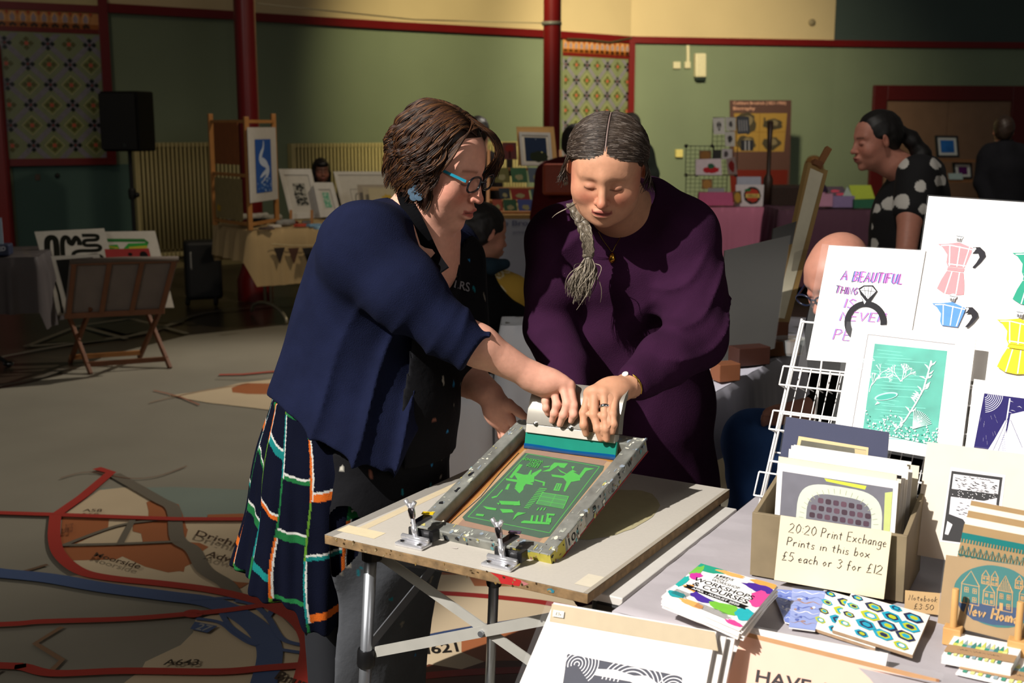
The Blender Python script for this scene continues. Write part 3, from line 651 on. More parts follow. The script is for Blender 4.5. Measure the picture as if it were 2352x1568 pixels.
def strands(name, curves, rad, mats, parent, cols, seg=5, flat=.6):
    V = []; F = []; C = []; n = 0
    for ci, P in enumerate(curves):
        P = np.array(P, float); m = len(P); T = np.gradient(P, axis=0); T /= np.linalg.norm(T, axis=1)[:, None]+1e-9
        X = np.cross(T, np.array([.31, .77, .55])); X /= np.linalg.norm(X, axis=1)[:, None]+1e-9; Y = np.cross(T, X)
        t = np.linspace(0, 1, m); r = rad*(1-.75*np.clip((t-.55)/.45, 0, 1)**1.5)*(.35+.65*np.clip(t/.12, 0, 1)); r = r[:, None]
        for k in range(seg): a = 2*math.pi*k/seg; V.append(P+X*r*math.cos(a)+Y*r*math.sin(a)*flat)
        for k in range(seg):
            k2 = (k+1) % seg; i = np.arange(m-1); F.append(np.stack([n+k*m+i, n+k2*m+i, n+k2*m+i+1, n+k*m+i+1], 1))
        n += seg*m; C.append(np.tile(np.array(lin(cols[ci % len(cols)])), (seg*m, 1)))
    C = np.concatenate(C)
    return npmesh(name, np.concatenate(V), np.concatenate(F), mats, parent, colfn=lambda c: C)
HAIRM = lambda: mat('attr', .5, var=.25, scale=60, attr='tint', spec=.35)
def hand_pts(wrist, knucks, fingers, thumb, pr=.0125, sc=1.0):
    # explicit joints: knucks 4 points (index..little), fingers: list of [pip, dip, tip]; thumb: [base, mcp, ip, tip]
    f = Field(); W_ = Vector(wrist)
    c = sum((Vector(k) for k in knucks), Vector())/4
    for i, k in enumerate(knucks):
        k = Vector(k); o = W_+(k-c)*.5; f.cap(o+(k-o)*.05, k, pr*1.1*sc, pr*(.86, .88, .85, .78)[i]*sc, .016*sc)
    f.ell(W_.lerp(c, .55), (.026*sc, .022*sc, .02*sc), .02*sc)
    for i, J in enumerate(fingers):
        r0 = (.0092, .0095, .0089, .0079)[i]*sc; p = Vector(knucks[i])
        for j, q in enumerate(J):
            q = Vector(q); f.cap(p, q, r0*(1.02, .95, .88)[j], r0*(.95, .88, .74)[j], .004*sc)
            f.ball(p, r0*(1.035, .985, .84)[j], .004*sc); p = q
    p = Vector(thumb[0])
    for j, q in enumerate(thumb[1:]):
        q = Vector(q); f.cap(p, q, (.0155, .0118, .0104)[j]*sc, (.0118, .0104, .0084)[j]*sc, (.014, .005, .005)[j]*sc); p = q
    return f
def nails(f, J, kn, side):   # finger nail plates as small parts are pressed on the last joint
    pass

from mathutils.bvhtree import BVHTree
_BV = {}
def surf(o, px, py, off=.001):   # where the surface of a body or garment lies at this spot
    if o.name not in _BV:
        me = o.data; _BV[o.name] = BVHTree.FromPolygons([v.co.copy() for v in me.vertices], [tuple(p.vertices) for p in me.polygons])
    d = ray(px, py).normalized(); h = _BV[o.name].ray_cast(Vector((0, 0, CH)), d); 
    return (h[0]+h[1]*off*(1 if h[1].dot(d) < 0 else -1)) if h[0] is not None else None
def ribbon(pts, w, t, wd=None):     # flat strap through points; wd: width directions
    V = []; F = []; n = len(pts)
    for i, p in enumerate(pts):
        d = (Vector(pts[min(i+1, n-1)])-Vector(pts[max(i-1, 0)])).normalized(); view = (Vector(p)-Vector((0, 0, CH))).normalized(); x = d.cross(view).normalized()*w/2; nn = x.cross(d).normalized()*t
        V += [Vector(p)+x, Vector(p)-x, Vector(p)-x+nn, Vector(p)+x+nn]
    for i in range(n-1):
        a = 4*i; b = a+4; F += [(a+k, a+(k+1) % 4, b+(k+1) % 4, b+k) for k in range(4)]
    F += [(3, 2, 1, 0), (4*n-4, 4*n-3, 4*n-2, 4*n-1)]
    return MB().add(V, F)
# ================= first printer: navy cardigan, plaid skirt, dark apron =================
def bez(P, n=14):
    P = [np.array(p, float) for p in P]; t = np.linspace(0, 1, n)[:, None]
    return (1-t)**3*P[0]+3*t*(1-t)**2*P[1]+3*t*t*(1-t)*P[2]+t**3*P[3]
def wave(C, amp, freq, ph, ax1, ax2, grow=1.0):
    t = np.linspace(0, 1, len(C))[:, None]; a = amp*t**grow
    return C+np.array(ax1)*np.sin(freq*6.283*t+ph)*a+np.array(ax2)*np.cos(freq*6.283*t+ph)*a
def tocurve(C, M): M = np.array(M); return C@M[:3, :3].T+M[:3, 3]
Z3_ = Vector((0, 0, 1))
w1 = thing('person', 'person in a navy cardigan and plaid skirt leaning over the screen, wearing blue glasses', 'person', (W(800, 1400, y=2.62).x, 2.62, 0))
F1 = Vector((.90, -.42, 0)).normalized(); L1 = Vector((.42, .90, 0)).normalized()   # facing, towards her left
BM = np.array(Matrix((L1, F1, Vector((0, 0, 1)))).transposed())                     # columns: lateral, forward, up
def lean(M, deg): return np.array(Matrix.Rotation(math.radians(deg), 3, L1) @ Matrix(M.tolist()))
hm = xf(frame3((.84, -.40, -.38), roll=3), W(1014, 379, y=2.53), .965)
hf = head_field(open_mouth=.005, jaw=1.25, cheek=1.12, wx=1.03)
b1 = Field(); b1.merge(hf, hm)
hp = lambda x, y, z, m=hm: tuple(m @ Vector((x, y, z)))
nb = W(935, 545, y=2.60)
b1.cap(hp(0, -.02, -.045), nb, .052, .062, .03); b1.cap(hp(0, .02, -.09), W(975, 590, y=2.55), .045, .05, .03)
sr = W(838, 570, y=2.43); sl = W(1030, 580, y=2.80); ch = W(900, 650, y=2.62)
b1.cap(nb, sr+Vector((.02, 0, .02)), .06, .065, .05); b1.cap(nb, sl, .06, .06, .05); b1.ell(ch, (.15, .12, .16), .05, lean(BM, 35)); b1.cap(W(985, 540, y=2.6), W(960, 640, y=2.6), .07, .09, .03)
b1.ell(W(855, 850, y=2.62), (.15, .13, .17), .05); b1.ell(W(835, 990, y=2.62), (.17, .15, .13), .05)
for lx, ly, kx, fx, fy in ((760, 2.54, 755, 752, 2.52), (880, 2.70, 875, 885, 2.62)):
    h_ = W(lx+40, 1050, y=ly); k_ = Vector((W(kx, 1400, y=fy).x, fy, .50)); a_ = Vector((W(fx, 1400, y=fy).x, fy, .09)); b1.chain([h_, k_, a_], [.085, .055, .038], .03); b1.cap(a_, a_+F1*.13-Vector((0, 0, .04)), .036, .026, .02)
# right arm
el = W(1030, 755, y=2.36); wr = W(1226, 866, y=2.385)
b1.chain([sr, el], [.052, .044], .02); b1.chain([el, el.lerp(wr, .35), wr], [.044, .041, .0265], .02); 
H = lambda x, y, d: tuple(W(x, y, y=d))
kn = [H(1309, 885, 2.37), H(1291, 877, 2.372), H(1270, 885, 2.382), H(1251, 898, 2.392)]
fg = [[H(1318, 932, 2.346), H(1318, 952, 2.338), H(1312, 966, 2.343)], [H(1303, 927, 2.348), H(1294, 953, 2.344), H(1286, 974, 2.350)],
      [H(1279, 929, 2.358), H(1273, 949, 2.356), H(1268, 966, 2.362)], [H(1253, 922, 2.378), H(1254, 937, 2.372), H(1258, 950, 2.376)]]
th = [H(1262, 885, 2.40), H(1292, 905, 2.43), H(1308, 930, 2.435), H(1312, 952, 2.425)]
b1.cap(wr, H(1258, 878, 2.385), .0272, .026, .02); b1.ell(H(1262, 880, 2.388), (.030, .024, .022), .02); b1.merge(hand_pts(wr, kn, fg, th, pr=.0135))
# left arm, mostly behind the right one: the hand rests by the far corner of the screen
el2 = W(1035, 800, y=2.74); wr2 = W(1125, 905, y=2.60)
b1.chain([sl, el2], [.05, .043], .02); b1.chain([el2, W(1075, 868, y=2.68), wr2], [.043, .042, .030], .02)
kn2 = [H(1172, 962, 2.55), H(1162, 972, 2.57), H(1154, 978, 2.59), H(1148, 980, 2.61)]
fg2 = [[H(1185, 985, 2.54), H(1190, 1003, 2.55), H(1186, 1015, 2.56)], [H(1172, 998, 2.56), H(1178, 1016, 2.57), H(1175, 1026, 2.58)],
       [H(1160, 1000, 2.59), H(1166, 1018, 2.60), H(1168, 1030, 2.61)], [H(1150, 1000, 2.62), H(1154, 1015, 2.63), H(1158, 1026, 2.63)]]
th2 = [H(1138, 925, 2.58), H(1168, 928, 2.55), H(1190, 945, 2.535), H(1206, 958, 2.535)]
b1.merge(hand_pts(wr2, kn2, fg2, th2, pr=.0145)); b1.ell(H(1145, 945, 2.59), (.03, .03, .035), .02)
lo, hi = b1.bounds(); hz = W(960, 560, y=2.6).z
V, F = blocks(b1, [(.0024, (W(900, 500, y=2.6).x, lo[1], hz), (hi[0] if False else W(1160, 500, y=2.4).x, 2.78, hi[2])), (.0021, (W(1055, 0, y=2.5).x, 2.2, W(0, 1060, y=2.6).z), (W(1340, 0, y=2.3).x, 2.8, W(0, 735, y=2.35).z)), (.011, lo, (W(1075, 0, y=2.5).x, hi[1], hz+.006))])
body1 = npmesh('body', V, F, SKIN(), w1, face_paint(hm, '#d49c86', '#a85a50', '#7a4830', '#b5604c', brows=.8), smooth=1)
# ---- cardigan ----
c1 = Field(); nv = W(940, 520, y=2.60)
c1.cap(W(925, 528, y=2.60), sr+Vector((.0, 0, .0)), .062, .092, .05); c1.cap(W(940, 545, y=2.62), sl, .06, .075, .05)
c1.ell(W(878, 625, y=2.60), (.195, .150, .155), .06, lean(BM, 30)); c1.ell(W(842, 745, y=2.61), (.19, .155, .15), .06, lean(BM, 15)); c1.ell(W(838, 850, y=2.61), (.20, .182, .15), .06, BM)
c1.ell(W(838, 960, y=2.61), (.22, .195, .14), .06, BM)
# hem hangs lower at the front
c1.cap(W(800, 960, y=2.56), W(835, 1030, y=2.53), .15, .165, .08)
cuff = W(1094, 808, y=2.345)
c1.chain([sr, W(930, 670, y=2.38), W(1025, 757, y=2.36), cuff+(cuff-W(1025, 757, y=2.36))*.4], [.092, .077, .052, .046], .035)
c1.chain([sl, W(1032, 800, y=2.74), W(1072, 862, y=2.685)], [.07, .058, .054], .03)
def folds1(X, Y, Z):
    a = X+.55*Z; fall = np.clip((W(0, 640, y=2.6).z-Z)/.22, 0, 1)
    slv = np.clip((X-W(900, 0, y=2.4).x)/.2, 0, 1)*np.clip((2.5-Y)/.06, 0, 1)
    # diagonal drape folds under the arm, small creases along the sleeve
    th_ = X*.80-Z*.52+.9*(X+.3)*(X+.3)
    r = -.023*((1-np.abs(np.sin(th_*36+1.4*np.sin(Z*8+X*4)+1)))**2-.3)*fall*(1-slv)*np.clip((X-W(700, 0, y=2.5).x)/.12, .6, 1)
    along = (X*.79-Z*.61)
    r = r-.011*slv*((1-np.abs(np.sin(along*52+1.6*np.sin((X*.6+Z*.8)*14))))**2-.3)*np.clip((X-W(990, 0, y=2.4).x)/.09, .15, 1)
    return r+.0022*fbm(X, Y, Z, 26, 3)
c1.bump(folds1)
c1.cut(cuff, (cuff-W(1025, 757, y=2.36)).normalized()+Vector((.12, 0, -.12)), .003)
c1.cut(W(745, 978, y=2.5), (-.48, 0, -.87), .004); c1.cut(W(860, 1062, y=2.5), (0, 0, -1), .004)
# neckline: scoop that leaves the neck and upper chest open
c1.cap(hp(0, 0, -.02), W(1000, 590, y=2.53), .060, .058, .006, sub=True); c1.cap(W(948, 470, y=2.6), W(985, 560, y=2.5), .058, .05, .006, sub=True)
V, F = c1.mesh(.0048)
navy = mat('#131830', .95, var=.3, scale=14, bump=.4, spec=.12, bscale=500)
cardigan = npmesh('cardigan', V, F, navy, w1, smooth=2)
# cuff welt and the seam round the armhole
def ringpts(c, d, r, n=28, r2=None):
    d = Vector(d).normalized(); x = d.orthogonal().normalized(); y = d.cross(x); return [Vector(c)+(x*math.cos(2*math.pi*i/n)+y*math.sin(2*math.pi*i/n))*r for i in range(n+1)]
# ---- skirt ----
sk = Field(); st = W(828, 925, y=2.61); sb = Vector((W(752, 1390, y=2.6).x, 2.6, .50))
sk.chain([st, st.lerp(sb, .4), sb+(sb-st)*.45], [.196, .196, .218], .05)
sk.bump(lambda X, Y, Z: .012*np.sin(np.arctan2(Y-2.6, X-sb.x)*9+1.2*np.sin(Z*7))*np.clip((st.z-Z)/.45, 0, 1.2)+.006*np.sin(np.arctan2(Y-2.6, X-sb.x)*29+2)*np.clip((st.z-Z)/.6, 0, 1))
hemz = W(620, 1345, y=2.45).z
sk.cut(W(562, 1322, y=2.5), (-.45, -.1, -.89), .003); sk.cut(W(740, 1438, y=2.45), (0, 0, -1), .003); sk.cut((st.x, 2.6, st.z+.02), (0, 0, 1), .003)
V, F = sk.mesh(.0026)
def plaid(c):
    ang = np.arctan2(c[:, 1]-2.6, c[:, 0]-sb.x); a = ang*.235+.012*np.sin(c[:, 2]*14); h = c[:, 2]+.03*np.sin(a*11)+.10*a
    C = np.tile(np.array(lin('#080b1a')), (len(c), 1)); cols = [np.array(lin(x)) for x in ('#1a5a30', '#b0541a', '#126664', '#4c7424', '#b0b0aa')]
    pa, ph = .094, .132; ia = np.floor(a/pa).astype(int); fa = a-ia*pa; hh = h+(ia % 3)*.036; ih = np.floor(hh/ph).astype(int); fh = hh-ih*ph
    def put(m, k):
        for j in range(5): C[m & (k % 5 == j)] = cols[j]
    k = (ia*3+ih*2+40); wb = np.where((ia+ih) % 2 == 0, .017, .009)
    put(fh < wb, np.where(k % 4 == 0, 1, np.where(k % 4 == 1, 0, np.where(k % 4 == 2, 2, 0)))); put((fh > wb) & (fh < wb+.005) & (k % 3 != 0), np.full(len(c), 4))
    kv = (ia*2+(ih*3)+30); wv = np.where(kv % 3 == 0, .009, .0055)
    put(fa < wv, np.where(kv % 4 == 0, 1, np.where(kv % 4 == 1, 3, np.where(kv % 4 == 2, 2, 0)))); put((fa > wv) & (fa < wv+.004) & (kv % 2 == 0), np.full(len(c), 4))
    return C
skirt = npmesh('skirt', V, F, mat('attr', .95, var=.2, scale=20, attr='tint', bump=.25, bscale=400, spec=.08), w1, plaid, smooth=1)
# ---- apron: bib, waist and long skirt panel, paint-splashed ----
au = Field(); au.ell(W(905, 640, y=2.60), (.13, .150, .16), .05, lean(BM, 30)); au.ell(W(872, 760, y=2.61), (.17, .168, .15), .05, lean(BM, 12)); au.ell(W(855, 880, y=2.61), (.20, .19, .17), .05, BM); au.cap(W(850, 960, y=2.6), W(845, 1040, y=2.6), .20, .20, .05)
au.cap(W(1036, 600, y=2.74), W(1040, 770, y=2.66), .082, .085, .05)
au.cut(W(965, 870, y=2.5), tuple(-F1), .004); au.cut(W(985, 600, y=2.6), tuple(Vector((-.75, 0, .66))), .01); au.cut(W(850, 1030, y=2.6), (0, 0, -1), .004)
au.cap(hp(0, 0, -.02), W(1000, 600, y=2.53), .075, .07, .006, sub=True)
ap = Field(); ap.chain([W(842, 960, y=2.61), W(815, 1180, y=2.60), Vector((W(775, 1400, y=2.6).x, 2.60, .12))], [.205, .208, .195], .06)
ap.bump(lambda X, Y, Z: .006*np.sin((X*.9-Y*.4)*38+4*np.sin(Z*6))+.003*fbm(X, Y, Z, 22, 8))
ap.cut(W(765, 1100, y=2.42), tuple(-F1*.92-L1*.38), .004); ap.cut((0, 0, .2), (0, 0, -1), .003); ap.cut(W(850, 985, y=2.6), (0, 0, 1), .004)
l1, h1 = ap.bounds(); l2, h2 = au.bounds(); Va, Fa = ap.mesh(.006); Vb, Fb = au.mesh(.006)
class _J:
    def __init__(s, L): s.L = L; s.i = -1
    def mesh(s, h, lo, hi): s.i += 1; return s.L[s.i]
V, F = blocks(_J([(Va, Fa), (Vb, Fb)]), [(0, 0, 0)]*2)
def splash(c):
    r = np.random.RandomState(5); C = np.tile(np.array(lin('#131316')), (len(c), 1))
    lw = c[:, 2] < .66; C[lw] = lin('#47494d')
    for i in range(150):
        q = c[r.randint(len(c))]; s_ = r.choice([.003, .0045, .006, .010], p=[.6, .3, .08, .02]); col = lin(['#9a9488', '#7a7468', '#1c6f7a', '#2f7fb0', '#8a5a4a', '#b8b4a8'][r.randint(6)])
        dd = c-q; d = dd[:, 0]**2+dd[:, 1]**2+(dd[:, 2]*r.uniform(.4, 1))**2; C[d < s_*s_] = col
    return C
apron = npmesh('apron', V, F, mat('attr', .85, var=.25, scale=9, attr='tint', bump=.3, bscale=60, spec=.12), w1, splash, smooth=1)
# neck strap over the collar
near = lambda x, y, o_: min([q_ for q_ in (surf(cardigan, x, y, o_), surf(body1, x, y, o_), surf(apron, x, y, o_)) if q_ is not None], key=lambda q_: q_.y, default=None)
sp = [near(x, y, .006) for x, y in ((931, 440), (935, 460), (944, 490), (958, 520), (976, 555), (994, 592), (1010, 625))]
sp = [p_ for p_ in sp if p_ is not None]
ribbon([Vector(q) for q in smooth([tuple(p_) for p_ in sp], 4)], .030, .003).build('neck_strap', mat('#08080a', .95, spec=.08), apron)
lq = [near(x, y, .005) for x, y in ((1042, 642), (1076, 650), (1075, 672), (1041, 664))]
if all(q_ is not None for q_ in lq): A = Art(lq, (0, -1, 0)); A.text('ERS', 0, 0, 1, 1, '#77777a'); A.build('lettering', apron)

# ---- hair: wavy chin length bob with a swept fringe ----
hb = Field(); hb.ell((0, -.020, .037), (.083, .104, .093), .02); hb.ell((0, -.04, .0), (.088, .072, .07), .03)
hb.ell((0, .125, -.045), (.085, .10, .125), .01, sub=True); hb.ell((.0, .07, -.07), (.062, .06, .075), .01, sub=True)
hw = Field(); hw.merge(hb, hm); V, F = hw.mesh(.004)
hair1 = npmesh('hair', V, F, HAIRM(), w1, colfn=lambda c: np.tile(np.array(lin('#2c1a10')), (len(c), 1)), smooth=1)
rs = np.random.RandomState(11); cv = []
def rimpt(th, r, z): return (math.sin(th)*r*.95, math.cos(th)*r*.97-.018, z)
clus = [(rs.rand(), rs.rand()*6.28, rs.normal()*.10, rs.rand()) for _ in range(150)]
for i in range(4000):
    cu, cph, cth, lay = clus[rs.randint(150)]; u = min(1, max(0, cu+rs.normal()*.012)); yy = .066-.138*u**.8; sx = .010; zt = .037+.095*math.sqrt(max(0, 1-((yy+.02)/.108)**2))
    side = 1 if math.sin(cph*7) > -.45 else -1; a0 = 57 if side > 0 else 62; th = math.radians(a0+(180-a0)*min(1, max(0, u*1.02+cth))) * side
    th += rs.normal()*.030
    if abs(th) < math.radians(a0): th = side*math.radians(a0+rs.rand()*5)
    front = abs(th) < math.radians(78); g = 1+rs.normal()*.014+(lay-.5)*.09; zr_ = -.052+(lay-.5)*.045+rs.normal()*.005-(.012 if front else 0)
    short = lay > .72
    if short: zr_ += .035
    C = bez([(sx, yy, zt), rimpt(th, .086*g, .142), rimpt(th, (.122 if not front else .112)*g, .02), rimpt(th, (.100 if not short else .108)*g, zr_)], 34)
    tx = np.array((math.cos(th), -math.sin(th), 0)); t_ = np.linspace(0, 1, 34)[:, None]; fr = 2.1+lay*.8
    C = C+(tx*np.sin(fr*6.283*t_+cph)*.0105+np.array(rimpt(th, 1, .2))*np.cos(fr*6.283*t_+cph)*.0085)*t_**1.3; cv.append(tocurve(C, hm))
for i in range(800):   # fringe swept towards her left
    u = rs.rand(); k = math.floor(u*7)/7; C = bez([(.012-.03*rs.rand()*u, .025+.045*u, .128-.016*u), (-.004-.035*rs.rand(), .106, .106+.008*rs.rand()), (-.026-.038*rs.rand(), .116, .062+.012*rs.rand()), (-.078+.050*u*rs.rand(), .088+.014*rs.rand(), .006+.024*rs.rand())], 18)
    cv.append(tocurve(wave(C, .006, 1.3, k*9, (.6, 0, .6), (0, .7, .4)), hm))
for i in range(380):
    u = rs.rand(); C = bez([(.012, .040+.024*u, .124-.010*u), (.050, .078-.02*u, .108), (.084, .056-.02*u, .058), (.092, .034-.018*u, -.035-.022*rs.rand())], 24)
    cv.append(tocurve(wave(C, .007, 1.9, math.floor(u*4)*1.7, (.5, .8, 0), (0, .2, .4), 1.3), hm))
strands('hair_waves', cv, .0015, HAIRM(), hair1, ['#301b0f', '#3a2114', '#22130a', '#4c2e19', '#180d07', '#5e3c1e', '#2a190c'], seg=4)
# ---- glasses ----
g = MB(); gm = [mat('#0c1016', .2, coat=.5), mat('#1f7f96', .3, coat=.4)]
def lensring(sx, n=26):
    P = []
    for i in range(n+1):
        a = 2*math.pi*i/n; x = math.cos(a); z = math.sin(a); e = .75
        P.append(hp(sx*.0335+.0245*abs(x)**e*(1 if x > 0 else -1), .108-.10*abs(sx*.0335+.02*x)**1.5*3, .002+.0175*abs(z)**e*(1 if z > 0 else -1)))
    return P
for s in (1, -1): g.tube(lensring(s), .0025, 6, False)
g.tube([hp(.010, .1105, .007), hp(0, .1125, .009), hp(-.010, .1105, .007)], .0022, 6)
glasses = g.build('glasses', gm[0], w1, smooth=True)
g = MB()
for s in (1, -1):
    g = MB(); g.bar(hp(s*.060, .098, .009), hp(s*.080, .0, .014), .0025, .0055, tuple(hm.to_3x3() @ Vector((0, 0, 1)))).bar(hp(s*.080, .0, .014), hp(s*.079, -.03, .0), .0025, .0045); g.build('temple_arm', gm[1], glasses)
g = MB()
for s in (1, -1): P = lensring(s)[:-1]; g.add(P, [tuple(range(len(P)))])
g.build('lens', mat('#ffffff', .02, var=0, trans=1, ior=1.02, alpha=.25), glasses)
# flower earring
g = MB(); e0 = Vector(hp(.098, .012, -.052)); ex = Vector((1, 0, 0)); 
for k in range(5):
    a = math.radians(72*k+20); g.lathe(e0+Vector((math.cos(a)*.0095, 0, math.sin(a)*.0095)), [(.001, -.0015), (.008, -.0012), (.0085, 0), (.008, .0012), (.001, .0015)], 12, axis=(0.3, -1, .1))
g.build('earring', mat('#4c6478', .45), w1)
lg = Field()
for lx, ly, kx, fx, fy in ((760, 2.54, 755, 752, 2.52), (880, 2.70, 875, 885, 2.62)):
    h_ = W(lx+40, 1050, y=ly); k_ = Vector((W(kx, 1400, y=fy).x, fy, .50)); a_ = Vector((W(fx, 1400, y=fy).x, fy, .09)); g = Field(); g.chain([h_.lerp(k_, .5), k_, a_], [.074, .060, .043], .03); V, F = g.mesh(.008); npmesh('legging', V, F, mat('#14161c', .8), w1)
# shoes
for x, y in ((885, 2.62), (752, 2.52)):
    g = Field(); a_ = Vector((W(x, 1400, y=y).x, y, .07)); g.cap(a_-Z3_*.025, a_+F1*.13-Z3_*.03, .045, .036, .02); g.cap(a_, a_+Z3_*.02, .045, .042, .02); g.cut((0, 0, .004), (0, 0, -1), .003); V, F = g.mesh(.006); npmesh('shoe', V, F, mat('#d8d4cc', .5), w1)
# ================= second printer: purple long sleeved dress, grey braid =================
w2 = thing('person', 'person in a long purple dress with a grey side braid, both hands on the squeegee', 'person', (W(1470, 1100, y=2.9).x, 2.9, 0))
hm2u = xf(frame3((-.16, -.86, -.50), roll=-4), W(1394, 384, y=2.57), .93); hm2 = hm2u @ Matrix.Diagonal((1, 1, .85, 1))
hf2 = head_field(open_mouth=.002, jaw=1.3, cheek=1.15, nose=1.03, wx=1.1, ex=.029)
hf2.ell((0, .045, -.098), (.045, .04, .025), .03)
b2 = Field(); b2.merge(squash(hf2, .87), hm2u)
hq = lambda x, y, z: tuple(hm2 @ Vector((x, y, z)))
nb2 = W(1440, 520, y=2.77)
b2.cap(hq(0, -.02, -.05), nb2, .060, .075, .03); b2.cap(hq(0, .02, -.09), W(1432, 510, y=2.72), .045, .055, .035)
sR = W(1288, 552, y=2.74); sL = W(1562, 545, y=2.71)
b2.cap(nb2, sR, .07, .06, .05); b2.cap(nb2, sL, .07, .06, .05); b2.ell(W(1435, 640, y=2.80), (.16, .11, .17), .05); b2.ell(W(1445, 860, y=2.88), (.17, .14, .18), .05); b2.ell(W(1470, 1040, y=2.90), (.17, .14, .12), .05)
for lx in (1405, 1560):
    k_ = Vector((W(lx, 1000, y=2.92).x, 2.90, .48)); b2.chain([W(lx, 1080, y=2.9), k_, k_+Vector((0, .02, -.39))], [.085, .055, .04], .03); b2.cap(k_+Vector((0, .02, -.40)), k_+Vector((0, -.13, -.44)), .036, .028, .02)
eL = W(1598, 775, y=2.58); wL = W(1448, 884, y=2.395)
b2.chain([sL, eL, wL], [.055, .045, .0275], .02)
kL = [H(1353, 903, 2.345), H(1366, 898, 2.338), H(1388, 902, 2.332), H(1413, 911, 2.332)]
fL_ = [[H(1341, 948, 2.322), H(1341, 976, 2.312), H(1346, 996, 2.316)], [H(1364, 952, 2.310), H(1373, 984, 2.298), H(1380, 1007, 2.298)],
       [H(1389, 956, 2.300), H(1392, 985, 2.290), H(1394, 1009, 2.291)], [H(1408, 950, 2.300), H(1410, 974, 2.288), H(1407, 992, 2.290)]]
tL = [H(1420, 903, 2.39), H(1385, 915, 2.41), H(1370, 938, 2.415), H(1368, 955, 2.41)]
b2.merge(hand_pts(wL, kL, fL_, tL, pr=.0135)); b2.ell(H(1408, 896, 2.360), (.032, .022, .022), .02)
eR = W(1262, 745, y=2.72); wR = W(1308, 885, y=2.56)
b2.chain([sR, eR, wR], [.055, .042, .028], .02)
kR = [H(1305, 925, 2.45), H(1290, 925, 2.45), H(1272, 926, 2.45), H(1256, 930, 2.45)]
fR_ = [[H(x, 938, 2.41), H(x, 958, 2.395), H(x, 975, 2.40)] for x in (1308, 1290, 1272, 1256)]
b2.merge(hand_pts(wR, kR, fR_, [H(1318, 905, 2.5), H(1330, 925, 2.45), H(1326, 945, 2.42), H(1318, 955, 2.40)], pr=.013))
lo, hi = b2.bounds(); hz = W(1440, 545, y=2.7).z
V, F = blocks(b2, [(.0023, (W(1270, 500, y=2.6).x, lo[1], hz), (W(1520, 500, y=2.5).x, 2.84, hi[2])), (.0021, (W(1236, 0, y=2.5).x, 2.2, W(0, 1030, y=2.4).z), (W(1475, 0, y=2.42).x, 2.52, W(0, 855, y=2.4).z)), (.011, lo, (hi[0], hi[1], hz+.006))])
body2 = npmesh('body', V, F, SKIN(), w2, face_paint(hm2, '#c08c6e', '#8e4c42', '#7a5c46', '#a85846', brows=.4, ex=.029), smooth=1)
# ---- dress ----
d2_ = Field()
d2_.cap(W(1450, 505, y=2.78), sR, .086, .084, .06); d2_.cap(W(1478, 492, y=2.78), sL, .088, .088, .06)
d2_.ell(W(1438, 615, y=2.78), (.185, .150, .165), .07); d2_.ell(W(1445, 770, y=2.84), (.195, .165, .15), .07); d2_.ell(W(1455, 900, y=2.88), (.190, .165, .15), .07)
d2_.chain([W(1470, 960, y=2.90), W(1490, 1130, y=2.93), Vector((W(1490, 1000, y=2.93).x, 2.93, .25))], [.185, .17, .20], .06)
d2_.chain([sL, W(1590, 670, y=2.66), eL], [.088, .076, .070], .03); d2_.chain([eL, eL.lerp(wL, .5), W(1462, 876, y=2.41)], [.074, .056, .040], .02)
d2_.chain([sR, W(1282, 650, y=2.72), eR], [.082, .068, .058], .03); d2_.chain([eR, W(1300, 850, y=2.60), W(1318, 905, y=2.52)], [.062, .050, .042], .02)
def folds2(X, Y, Z):
    la = np.clip((X-W(1500, 0, y=2.6).x)/.06, 0, 1)
    r = -.011*la*((1-np.abs(np.sin((Z*.9-X*.45)*44+1.8*np.sin(X*16+Z*7))))**2-.3)*np.clip((W(0, 560, y=2.6).z-Z)/.08, 0, 1)*np.clip((Z-W(0, 900, y=2.5).z)/.1, 0, 1)
    r = r-.014*(1-la)*((1-np.abs(np.sin(X*17+1.5*np.sin(Z*7+X*5)+1)))**2-.3)*np.clip((Z-W(0, 800, y=2.7).z)/.2, 0, 1)+.004*(1-la)*np.sin(Z*42-X*16+2.4*np.sin(X*9))*np.clip((W(0, 600, y=2.7).z-Z)/.1, 0, 1)
    return r+.0022*fbm(X, Y, Z, 25, 9)
d2_.bump(folds2)
ld = (W(1462, 876, y=2.41)-eL.lerp(wL, .5)); d2_.cut(W(1456, 880, y=2.40), (-.95, -.25, -.05), .003) if False else None
d2_.cap(hq(0, -.02, .0), W(1448, 488, y=2.80), .076, .070, .006, sub=True)
d2_.cut((0, 0, .3), (0, 0, -1), .003)
V, F = d2_.mesh(.0048)
purple = mat('#32152f', .95, var=.25, scale=12, bump=.35, spec=.12, bscale=450)
dress = npmesh('dress', V, F, purple, w2, smooth=2)
